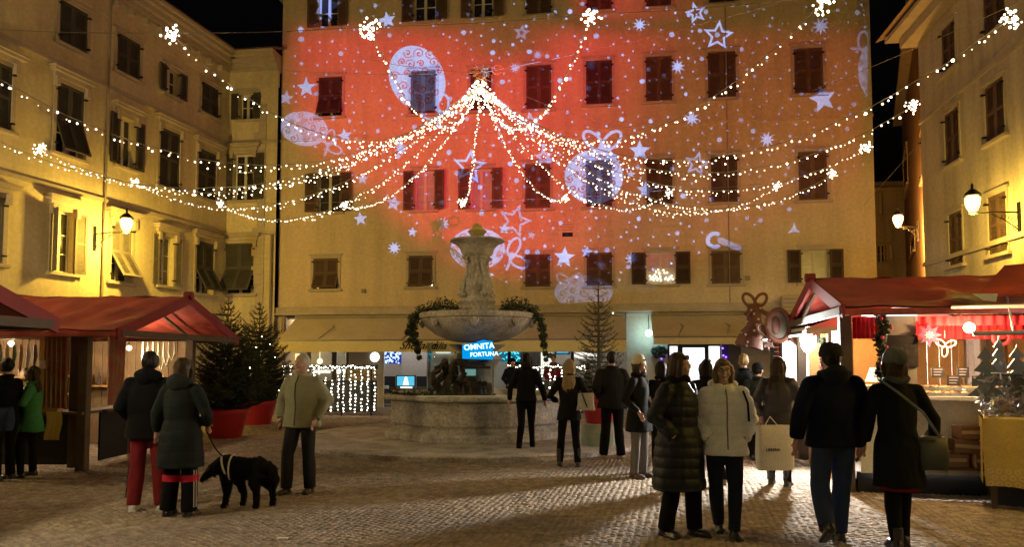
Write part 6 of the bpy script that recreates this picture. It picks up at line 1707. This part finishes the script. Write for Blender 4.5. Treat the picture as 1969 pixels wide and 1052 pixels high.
    # --- trousers
    if legs:
        b = MB(); th, kn, an = legs.get('r', (.092, .066, .058))
        b.tube([(0, 0, 1.05), (0, .005, .96), (0, .005, .86), (0, 0, .80)], [(.10, .145), (.115, .165), (.10, .155), (.05, .08)], 16)
        for sd in 'LR':
            h, k, a = j['hip' + sd], j['knee' + sd], j['ank' + sd]; zend = legs.get('end', .07)
            e = a + Vector((0, 0, -.09 + zend)); b.tube([h, h.lerp(k, .35), k, k.lerp(e, .3), e], [th, th * .93, kn, kn * 1.04, an], 14)
        cloth('trousers', S(b), vox * s, legs['m'], t, 3, .006)
    # --- shoes
    if shoes:
        for sd in 'LR':
            x = 1 if sd == 'L' else -1; a = j['ank' + sd]; lift = a.z - .09; td = j['toe' + sd]
            M = Matrix.Translation((a.x, a.y, lift)) @ Matrix.Rotation((0.12 * x), 4, 'Z')
            if td is not None: M = Matrix.Translation(a) @ Matrix.Rotation(math.atan2(td.z + .06, -td.y) * -1, 4, 'X') @ Matrix.Translation((0, 0, -.09))
            b = MB(); b.ball((0, .02, .05), (.042, .058, .048), 12, 8, M=M); b.ball((0, -.10, .04), (.046, .085, .036), 12, 8, M=M); b.box(-.038, .038, -.17, .07, .0, .028, M=M); b.tube([M @ Vector((0, .01, .05)), M @ Vector((0, .012, shoes.get('h', .11)))], [.045, shoes.get('r', .048)], 12)
            cloth('shoe', S(b), .009 * s, shoes['m'], t, 2, .001, it=2)
    # --- coat
    if coat:
        b = MB(); hem = coat.get('hem', .85); q_ = coat.get('puff', 0); wd = coat.get('w', 1.0)
        hz = [(hem, .155 + coat.get('flare', .0), .205 + coat.get('flare', .0)), (max(hem + .06, .92), .145 + coat.get('flare', 0) * .6, .19 + coat.get('flare', 0) * .6), (1.06, .128, .168), (1.22, .140, .178), (1.33, .132, .178), (1.40, .11, .14), (1.46, .078, .09), (1.50, .062, .068)]
        b.tube([(0, .005, z) for z, _, _ in hz], [((ry + q_) * wd, (rx + q_) * wd * (.96 if female else 1.04)) for z, ry, rx in hz], 22)
        for sd in 'LR':
            x = 1 if sd == 'L' else -1; sh, el, wr = j['sh' + sd], j['el' + sd], j['wr' + sd]
            b.ball(sh, .070 + q_ * .7, 12, 9); b.tube([Vector((x * .07, .01, 1.425)), Vector((x * .13, .01, 1.415)), sh], [.055, .060 + q_ * .4, .066 + q_ * .6], 12); b.tube([sh, sh.lerp(el, .4), el, el.lerp(wr, .5), wr.lerp(el, .04)], [.068 + q_ * .7, .064 + q_, .056 + q_, .052 + q_, .045 + q_ * .6], 14); b.ball(el, .057 + q_, 10, 7)
        o = cloth('coat', S(b), vox * s, coat['m'], t, int(px), coat.get('fold', .007), quilt=coat.get('quilt', 0), qp=coat.get('qp', .085) * s)
        c = MB(); cm = coat.get('cm', coat['m'])
        c.tube([(.085 * math.cos(a), .012 + .078 * math.sin(a), 1.495 + .012 * math.sin(a)) for a in np.linspace(-PI * .42, PI * 1.42, 22)], [.028] * 22, 9)
        cloth('collar', S(c), .011 * s, cm, t, 6, .004)
        if coat.get('zip'):
            z = MB(); z.tube([(.0, -.16 - q_, hem + .03), (0, -.148 - q_, .98), (0, -.135 - q_, 1.1), (0, -.155 - q_, 1.25), (0, -.142 - q_, 1.38), (0, -.085, 1.48)], .008, 6); S(z); z.build('zip', coat['zip'], t)
    if hood:
        b = MB(); b.ball((0, .10, 1.49), (.13, .075, .10), 14, 9); b.tube([(.12 * math.cos(a), .05 + .09 * math.sin(a), 1.50 + .02 * math.sin(a)) for a in np.linspace(-.3, PI + .3, 12)], [.04] * 12, 8)
        cloth('hood', S(b), .013 * s, hood, t, 8, .008)
    if scarf:
        b = MB(); b.tube([(.085 * math.cos(a), .005 + .085 * math.sin(a), 1.50 + .01 * math.sin(3 * a)) for a in np.linspace(0, 2 * PI, 20)], [.036] * 20, 9); cloth('scarf', S(b), .011 * s, scarf, t, 8, .006)
    t['_s'] = s
    return t, s, j
def fab(n, c, r=.85, **k): return mat('fabric_' + n, c, r, .25, 7, .0015, 160, spec=.08, **k)
H_dark = mat('hair_dark', (.010, .008, .006), .5, .4, 40, spec=.15); H_brown = mat('hair_brown', (.05, .03, .016), .5, .4, 40, spec=.15); H_blond = mat('hair_blond', (.28, .19, .09), .5, .35, 40, spec=.2); H_grey = mat('hair_grey', (.36, .33, .29), .55, .3, 40)
BLK = fab('black', (.006, .006, .007)); NAVY = fab('navy', (.008, .010, .020)); CHAR = fab('charcoal', (.013, .014, .014)); JEAN = fab('jeans', (.03, .045, .09)); OLV = fab('dark_olive', (.014, .017, .013))
S_blk = mat('black_leather', (.012, .011, .011), .35, .2, 8, spec=.6); S_wht = mat('white_trainer', (.6, .58, .54), .6, .1, 8); S_tan = mat('tan_shoe', (.3, .24, .17), .7, .2, 8)
pockets = dict(elL=(.27, .07, 1.15), elR=(-.27, .07, 1.15), wrL=(.17, -.10, .97), wrR=(-.17, -.10, .97))
# 1 green coat
person(56, 705, 918, -70, 'person in bright green coat with brown hair, at the left stall side counter', dict(m=fab('green', (.05, .20, .07)), hem=.72, flare=.02, quilt=.004), dict(m=BLK, r=(.085, .06, .05)), dict(m=H_brown, len=.2),
       pose=J(elL=(.24, -.06, 1.18), wrL=(.12, -.27, 1.16), elR=(-.24, -.06, 1.18), wrR=(-.12, -.27, 1.18), ankL=(.1, -.10, .09), kneeL=(.1, -.12, .50)), shoes=dict(m=S_blk), female=True)
person(4, 690, 925, -100, 'dark clothed person cut by the left edge, carrying a blue bag', dict(m=BLK, hem=.8), dict(m=BLK), dict(m=H_dark), shoes=dict(m=S_blk))
def item(name, b, m, label, cat, t=None, s=1, **k):
    """an object carried by person t, in that person's own coordinates, still a top-level thing"""
    if t is not None: M = t.matrix_basis; b.v = [M @ (v_ * s) for v_ in b.v]
    return tag(b.build(name, m, **k), label, cat)
def bag_mb(c, w, h, d, taper=.85):
    b = MB(); x, y, z = c
    n = 9
    for (ww, dd, zz) in ((w * taper, d, z), (w, d * 1.1, z + h * .35), (w * .97, d * .8, z + h * .8), (w * .95, d * .25, z + h)):
        for k in range(n * 2):
            a = 2 * PI * k / (n * 2); e = .35
            b.v.append(Vector((x + ww / 2 * math.copysign(abs(math.cos(a)) ** e, math.cos(a)), y + dd / 2 * math.copysign(abs(math.sin(a)) ** e, math.sin(a)), zz + .008 * math.sin(a * 5))))
    N = n * 2
    for i in range(3):
        for k in range(N): b.f.append((i * N + k, i * N + (k + 1) % N, (i + 1) * N + (k + 1) % N, (i + 1) * N + k)); b.mi.append(0)
    b.f.append(tuple(range(N))[::-1]); b.f.append(tuple(3 * N + k for k in range(N))); b.mi += [0, 0]
    return b
pt = G(20, 925); b = bag_mb((pt.x, pt.y - .25, .72), .34, .32, .16); b.tube([(pt.x - .1, pt.y - .25, 1.03), (pt.x - .08, pt.y - .2, 1.3), (pt.x - .12, pt.y - .1, 1.42)], .012, 6)
item('shoulder_bag', b, fab('blue', (.03, .05, .12)), 'dark blue bag hanging at the left edge of the picture', 'bag', smooth=True)
# 2, 3 the pair with the dog
t, s, j = person(281, 678, 983, 188, 'person from behind in black jacket and red track pants with white side stripe', dict(m=BLK, hem=.80, puff=.015, w=1.08), dict(m=fab('track_red', (.17, .018, .02)), r=(.10, .078, .07)), dict(m=H_dark, len=.02),
       pose=J(ankL=(.12, .04, .09), ankR=(-.16, .0, .09), kneeR=(-.13, 0, .49), elR=(-.31, .02, 1.17), wrR=(-.28, -.14, 1.02), elL=(.29, .03, 1.15), wrL=(.22, -.15, 1.0)), shoes=dict(m=S_wht), hood=BLK, w=1.08)
def stripe(t, s, j, sd, off, m, z0=.15, z1=.88, w=.016, r=.08):
    x = 1 if sd == 'L' else -1; b = MB(); h, k, a = j['hip' + sd], j['knee' + sd], j['ank' + sd]
    for i in range(15):
        z = z1 + (z0 - z1) * i / 14; c = h.lerp(k, (h.z - z) / (h.z - k.z)) if z > k.z else k.lerp(a, (k.z - z) / (k.z - a.z)); rr = (r * 1.25 if z > .6 else r * 1.02)
        for w_ in (-w, w):
            an = off + w_ / rr; b.v.append(Vector((c.x + x * (rr + .006) * math.cos(an), c.y + (rr + .006) * math.sin(an), z)) * s)
    for i in range(14): b.f.append((i * 2, i * 2 + 1, i * 2 + 3, i * 2 + 2)); b.mi.append(0)
    return b.build('side_stripe', m, t, smooth=True)
M_strip = mat('white_stripe', (.42, .40, .37), .8)
stripe(t, s, j, 'R', 0.0, M_strip, w=.022, r=.084); stripe(t, s, j, 'L', 0.0, M_strip, w=.022, r=.084)
t3p, s3, j3 = person(345, 690, 994, 172, 'leash holder from behind in long dark padded coat and black trousers with red bands', dict(m=fab('slate', (.014, .018, .018)), hem=.55, flare=.035, puff=.012, quilt=.006, qp=.12, w=1.08), dict(m=BLK, r=(.10, .085, .085)), dict(m=H_brown, len=.1),
       pose=J(ankL=(.13, .02, .09), ankR=(-.13, .02, .09), elL=(.29, .03, 1.15), wrL=(.33, -.04, .93), elR=(-.29, .0, 1.15), wrR=(-.22, -.15, 1.0)), shoes=dict(m=S_blk), hood=fab('slate2', (.02, .024, .022)), w=1.08, female=True)
# after a half turn the person's -x side is on the right of the picture
for sd in 'LR':
    x = 1 if sd == 'L' else -1; k, a = j3['knee' + sd], j3['ank' + sd]; b = MB(); b.tube([k.lerp(a, .08) * s3, k.lerp(a, .26) * s3], [.097 * s3, .096 * s3], 18, cap=False); b.build('red_band', fab('band_red', (.45, .02, .05)), t3p, smooth=True)
stripe(t3p, s3, j3, 'R', .25, M_strip, .12, .52, .006, .088); stripe(t3p, s3, j3, 'R', .55, M_strip, .12, .52, .006, .088); stripe(t3p, s3, j3, 'L', .2, M_strip, .12, .42, .006, .088)
# 5 grey haired man
person(578, 682, 948, -14, 'grey haired man in khaki winter jacket with pale collar, alone left of the fountain', dict(m=fab('khaki', (.24, .235, .15)), hem=.83, puff=.025, quilt=.004, qp=.14, w=1.05, cm=fab('pale_collar', (.36, .33, .24)), zip=fab('khaki_dark', (.07, .065, .04))), dict(m=fab('dark_trouser', (.022, .022, .026)), r=(.10, .078, .072)), dict(m=H_grey, len=.0),
       pose=J(ankL=(.13, -.0, .09), ankR=(-.13, -.12, .09), kneeR=(-.13, -.10, .50), elL=(.31, .08, 1.17), wrL=(.22, -.06, .94), elR=(-.31, .08, 1.15), wrR=(-.28, -.02, .93)), shoes=dict(m=mat('brown_shoe', (.05, .035, .025), .5)), headturn=-12, vox=.011)
# 6 walking person, white trainers
person(1012, 680, 872, 172, 'walking person in black with skinny trousers and white trainers beside the fountain basin', dict(m=BLK, hem=.92, w=.98), dict(m=BLK, r=(.088, .058, .046)), dict(m=H_dark, len=.12),
       pose=J(ankL=(.12, .14, .09), kneeL=(.08, .03, .50), ankR=(-.10, -.12, .09), kneeR=(-.08, -.08, .5), elR=(-.28, .04, 1.15), wrR=(-.33, -.02, .92), elL=(.27, .06, 1.15), wrL=(.3, .0, .92)), shoes=dict(m=S_wht, h=.10), female=True)
# 7 long haired woman with white bag
t7, s7, j7 = person(1095, 692, 898, 176, 'woman from behind with long fair hair, black coat and white handbag at her side', dict(m=fab('coal', (.009, .009, .010)), hem=.76, flare=.01), dict(m=BLK, r=(.09, .062, .052)), dict(m=H_blond, len=.42),
       pose=J(ankL=(.16, .0, .09), kneeL=(.13, 0, .5), ankR=(-.14, .0, .09), elL=(.32, .05, 1.15), wrL=(.20, -.15, 1.06), elR=(-.30, .05, 1.16), wrR=(-.24, -.12, 1.02)), shoes=dict(m=S_blk, h=.3, r=.055), female=True)
b = bag_mb((-.27, .10, .93), .27, .27, .13, 1.15); o = item('handbag', b, mat('white_bag', (.42, .40, .36), .6), 'white handbag with dark strap at the side of the long fair haired woman', 'handbag', t7, s7, smooth=True)
b = MB(); b.tube([(-.21, .17, 1.20), (-.25, .19, 1.08), (-.29, .18, .98)], .011, 6); b.tube([(-.2, .1, 1.2), (-.19, .08, 1.35), (-.17, .03, 1.47)], .01, 6); b.v = [t7.matrix_basis @ (v_ * s7) for v_ in b.v]; b.build('strap', BLK, o, world=True)
# 8
person(1178, 677, 884, 180, 'tall person in black jacket and trousers with pale shoes, before the slender fir', dict(m=CHAR, hem=.83, w=1.12, puff=.01), dict(m=BLK, r=(.10, .078, .072)), dict(m=H_dark), pose=J(ankL=(.15, 0, .09), ankR=(-.14, 0, .09), **{k: v for k, v in pockets.items()}), shoes=dict(m=S_tan), w=1.06)
# 9 woman with cream beanie
person(1230, 688, 920, 48, 'woman in cream knitted hat and dark coat with grey trousers, looking right', dict(m=fab('coat_dark', (.011, .011, .012)), hem=.68, flare=.03), dict(m=fab('grey_knit', (.13, .12, .11)), r=(.085, .064, .055)), dict(m=H_brown, len=.12), hat=dict(m=fab('cream_knit', (.62, .56, .42)), rib=.004, top=.162),
       pose=J(**pockets), shoes=dict(m=mat('brown_boot', (.07, .045, .03), .6), h=.26, r=.055), female=True, scarf=BLK, headturn=15)
# 10 woman in long puffer
PUF = mat('glossy_navy_puffer', (.008, .010, .016), .55, .3, 6, .003, 40, spec=.25)
person(1308, 680, 1032, 38, 'woman in long glossy dark puffer coat and glasses, beside the pale jacketed woman', dict(m=PUF, hem=.46, flare=.05, puff=.02, quilt=.013, qp=.095, w=1.08, fold=.006), dict(m=BLK, r=(.095, .078, .075)), dict(m=H_brown, len=.12),
       pose=J(ankL=(.12, -.08, .09), kneeL=(.11, -.07, .5), ankR=(-.12, .08, .09), elL=(.28, .06, 1.15), wrL=(.20, -.11, .96), elR=(-.28, .06, 1.15), wrR=(-.20, -.11, .96)), shoes=dict(m=S_blk), female=True, extra=['glasses'], scarf=BLK, vox=.010, headturn=28, skin=SKIN2, w=1.05, hands=False)
# 11 woman in pale puffer
t11, s11, j11 = person(1396, 692, 1030, -6, 'woman with glasses and short fair hair in pale quilted jacket, hands in pockets', dict(m=fab('pale_puffer', (.80, .79, .70), .6), hem=.80, flare=.02, puff=.028, quilt=.012, qp=.10, fold=.005, zip=fab('pale_zip', (.2, .19, .16))), dict(m=fab('dark_jeans', (.018, .021, .032)), r=(.098, .07, .058)), dict(m=mat('hair_fair', (.17, .11, .055), .5, .35, 40), len=.11),
       pose=J(ankL=(.06, -.12, .09), kneeL=(.07, -.12, .5), ankR=(-.04, .16, .10), kneeR=(-.09, .0, .5), **pockets), shoes=dict(m=S_blk), female=True, extra=['glasses'], hood=_mats['fabric_pale_puffer'], vox=.010, headturn=-4, skin=SKIN2, hands=False)
b = MB(); b.tube([(.17, -.10, 1.44), (.205, -.14, 1.32), (.23, -.06, 1.15), (.26, .06, 1.0)], .011, 6); item('bag_strap', b, BLK, 'thin dark bag strap over the shoulder of the woman in the pale jacket', 'strap', t11, s11)
# 12-14 people behind
person(1433, 682, 880, 185, 'fair haired person in black from behind, before the chalkboard', dict(m=CHAR, hem=.7, w=1.05), dict(m=BLK), dict(m=H_blond), shoes=dict(m=S_blk), pose=J(**pockets), w=1.05)
person(1460, 700, 886, 165, 'person in dark cap and jacket between the fair haired person and the bag carrier', dict(m=OLV, hem=.78, w=1.05), dict(m=BLK), dict(m=H_dark), hat=dict(m=BLK, brim=1), shoes=dict(m=S_blk), pose=J(**pockets), headturn=-40)
person(1362, 692, 935, 170, 'dark haired person half hidden between the two women in puffer coats', dict(m=BLK, hem=.8), dict(m=BLK), dict(m=H_dark, len=.12), shoes=dict(m=S_tan), pose=J(ankL=(.1, .12, .09), ankR=(-.22, -.1, .09), **pockets))
person(1274, 696, 912, 150, 'dark clothed person half hidden between the cream hat and the long puffer coat', dict(m=BLK, hem=.78), dict(m=BLK), dict(m=H_dark, len=.12), shoes=dict(m=S_blk), pose=J(ankL=(.12, -.1, .09), **pockets), female=True)
# 15 woman with big white bag
t15, s15, j15 = person(1500, 688, 935, 148, 'woman with long dark hair, padded jacket and boots, eating at the bright stall', dict(m=mat('brown_puffer', (.03, .024, .024), .42, .3, 6, .003, 40), hem=.84, puff=.02, quilt=.008, qp=.11), dict(m=BLK, r=(.085, .06, .05)), dict(m=H_brown, len=.34),
       pose=J(elR=(-.26, -.06, 1.2), wrR=(-.12, -.24, 1.38), elL=(.28, .05, 1.15), wrL=(.24, -.02, .93), ankL=(.12, -.02, .09), ankR=(-.10, .02, .09)), shoes=dict(m=S_blk, h=.34, r=.058), female=True)
b = MB(); c_ = W(1490, 903, 9.25)
b = bag_mb((c_.x, c_.y, c_.z), .46, .55, .16, .96); o = item('carrier_bag', b, mat('white_carrier', (.50, .47, .40), .55, .1, 3, .004, 8), 'large white carrier bag with black lettering held by the woman at the bright stall', 'carrier bag', smooth=True)
b = MB(); b.tube([(c_.x - .12, c_.y, c_.z + .54), (c_.x - .05, c_.y, c_.z + .66), (c_.x + .05, c_.y, c_.z + .54)], .007, 5); b.build('handle', M_frame, o)
put_text('lettering', 'LIBRERIA', .045, Matrix.Translation((c_.x - .14, c_.y - .098, c_.z + .24)) @ Matrix.Rotation(PI / 2, 4, 'X'), M_ink, o, bold=.001)
# 16, 17 couple seen from behind
t16, s16, j16 = person(1607, 665, 1048, 181, 'broad man from behind in navy jacket and blue jeans, before the red stall', dict(m=fab('navy_jacket', (.006, .008, .018)), hem=.86, puff=.02, w=1.1), dict(m=JEAN, r=(.105, .08, .07)), dict(m=H_dark), hat=dict(m=fab('dark_knit', (.02, .02, .024)), top=.14),
       pose=J(ankR=(-.10, -.14, .09), kneeR=(-.12, -.12, .5), ankL=(.13, .12, .20), kneeL=(.12, -.02, .52), toeL=(.0, -.11, -.15), elR=(-.30, .03, 1.16), wrR=(-.30, -.06, .90), elL=(.31, .05, 1.16), wrL=(.33, .0, .92)), shoes=dict(m=S_blk), vox=.011, w=1.14, hood=fab('navy_hood', (.012, .014, .02)))
t17, s17, j17 = person(1732, 677, 1056, 174, 'woman from behind in grey knit hat and black coat with red hem showing', dict(m=fab('wool_black', (.009, .010, .010)), hem=.55, flare=.03, w=1.0), dict(m=BLK, r=(.085, .066, .052)), dict(m=H_brown, len=.14), hat=dict(m=fab('grey_hat', (.10, .105, .10)), slouch=1, rib=.004, top=.15),
       pose=J(ankL=(.05, .05, .09), kneeL=(.06, 0, .5), ankR=(-.08, -.12, .09), kneeR=(-.07, -.08, .5), elL=(.28, .03, 1.14), wrL=(.31, -.03, .90), elR=(-.30, .04, 1.15), wrR=(-.32, -.04, .92)), shoes=dict(m=S_blk, h=.2), female=True, scarf=fab('grey_scarf', (.06, .062, .06)), vox=.011, w=1.05)
b = MB(); b.lathe([(.17, .525), (.18, .56)], 24, cap=False); b.v = [v_ * s17 for v_ in b.v]; b.build('red_skirt_hem', fab('skirt_red', (.14, .01, .02)), t17)
b = bag_mb((-.25, .08, .72), .25, .28, .16, .9); o = item('shoulder_bag', b, mat('dark_green_leather', (.03, .036, .034), .5), 'dark leather shoulder bag on the right hip of the woman in the knit hat', 'bag', t17, s17, smooth=True)
b = MB(); b.tube([(-.30, .14, 1.0), (-.14, .20, 1.22), (.06, .17, 1.40), (.15, .04, 1.50)], .013, 6); b.v = [t17.matrix_basis @ (v_ * s17) for v_ in b.v]; b.build('strap', mat('strap_shine', (.10, .11, .11), .4), o, world=True)
# customers in the cafe
for (px, hd, Xp, cc, lab, face) in ((985, 690, 21.2, NAVY, 'person in dark beanie behind the fairy light fence, left of the walker', 20), (1064, 682, 23.0, fab('wine', (.16, .02, .03)), 'small person in wine red between the walker and the long haired woman', -10), (1131, 700, 20.8, BLK, 'dark clothed person mostly hidden by the slender fir', 90)):
    p_ = W(px, 700, Xp); 
    person(px, hd, 0, face, lab, dict(m=cc, hem=.85), dict(m=BLK), dict(m=H_dark), hat=dict(m=BLK) if px == 985 else None, pose=J(**pockets), shoes=dict(m=S_blk), X=(p_.x, Xp, 0), vox=.02)
# ------------------------------------------------------------------ black dog on the leash
dp = G(462, 978); q = random.Random(6)
dog = empty('dog', (dp.x, dp.y, 0), 0, 'black long coated dog in a pale chest harness, sniffing beside the leash holder', 'dog')
k_ = 1400 / dp.y                         # photo pixels per metre at the dog
def D(px, py, y=0): return Vector(((px - 462) / k_, y, (982 - py) / k_))
b = MB()
b.tube([D(513, 905), D(500, 903), D(480, 908), D(458, 908), D(440, 905), D(428, 903)], [.06, .115, .125, .135, .13, .09], 14)      # trunk
b.tube([D(440, 898), D(425, 898), D(413, 905)], [.11, .085, .07], 12)                                       # neck
b.ball(D(412, 908), (.085, .07, .075), 12, 9); b.tube([D(406, 911), D(395, 921), D(387, 929)], [.058, .042, .028], 10)   # skull and muzzle
b.ball(D(387, 930), .024, 8, 6)
for y in (-.06, .06): b.tube([D(417, 898, y), D(419, 908, y * 1.35), D(416, 922, y * 1.3)], [.022, .03, .014], 8)   # hanging ears
for y, dx in ((-.075, 0), (.075, 26)):   # front legs
    b.tube([D(438 + dx * .3, 915, y * .8), D(441 + dx * .6, 938, y), D(440 + dx * .9, 955, y), D(437 + dx, 972, y)], [.085, .058, .040, .034], 10); b.tube([D(438 + dx, 974, y), D(431 + dx, 977, y)], [.034, .026], 8)
for y, dx in ((-.08, 0), (.08, 24)):     # hind legs: knee forward, hock back
    b.tube([D(500, 915, y * .8), D(492 + dx * .6, 935, y), D(496 + dx * .9, 950, y), D(497 + dx * .95, 974, y)], [.11, .072, .040, .033], 10); b.tube([D(498 + dx, 975, y), D(490 + dx, 978, y)], [.032, .026], 8)
b.tube([D(510, 898), D(522, 910), D(526, 930), D(523, 950)], [.05, .06, .055, .015], 9)                      # tail
zmin = min(v_.z for v_ in b.v)
for v_ in b.v: v_.z = max(0.004, v_.z)
me = remesh(b, .011, 3, 'body'); displace(me, lambda c: (wob(3, 60, 60, 25, .004)(c) + wob(11, 150, 150, 60, .003)(c) * (1 + 0 * c[:, 0])).astype(np.float32)); me.materials.append(mat('black_fur', (.007, .006, .006), .95, .4, 30, .004, 80, spec=.12)); me.polygons.foreach_set('use_smooth', np.ones(len(me.polygons), dtype=bool)); do = link('body', me, dog); strands('fur', me, 9000, .035, .0016, _mats['black_fur'], do, (.8, 0, -.55), 4, keep=lambda c: c[:, 2] > .02)
MB().ball(D(386, 929), (.016, .016, .013), 8, 6).build('nose', S_blk, dog, smooth=True)
for y in (-.045, .045): MB().ball(D(404, 906, y), .009, 8, 6).build('eye', M_iris, dog, smooth=True)
def ringb(c0, ax, r1, r2, w):
    b = MB(); ax = Vector(ax).normalized(); o = Vector((0, 1, 0)); o2 = ax.cross(o)
    b.tube([c0 + o * r1 * math.cos(a) + o2 * r2 * math.sin(a) for a in np.linspace(0, 2 * PI, 26)], w, 6, cap=False); return b
M_har = mat('pale_harness', (.50, .48, .42), .6)
hb = ringb(D(437, 904), (1, 0, .35), .145, .155, .011); hb2 = ringb(D(447, 907), (1, 0, 0), .15, .155, .009)
o = hb.build('harness', M_har, dog, smooth=True); hb2.build('harness_strap', M_har, o, smooth=True)
# leash from her hand to the harness
hnd = t3p.matrix_basis @ ((j3['wrR'] + Vector((0, 0, -.08))) * s3); hndL = t3p.matrix_basis @ ((j3['wrL'] + Vector((0, 0, -.08))) * s3)
hand = hnd if hnd.x > hndL.x else hndL
neck = Vector((dp.x, dp.y, 0)) + D(445, 886)
MBl = MB(); MBl.tube(para(hand, neck, .10, 12), .008, 6); thing_mb(MBl, 'leash', BLK, 'dark leash slack between the hand of the coated person and the dog', 'leash')
# small litter
b = MB(); p_ = G(543, 1041); b.box(p_.x - .05, p_.x + .05, p_.y - .02, p_.y + .02, .024, .028); thing_mb(b, 'paper_scrap', M_frame, 'white scrap of paper lying on the cobbles at the bottom edge', 'paper')
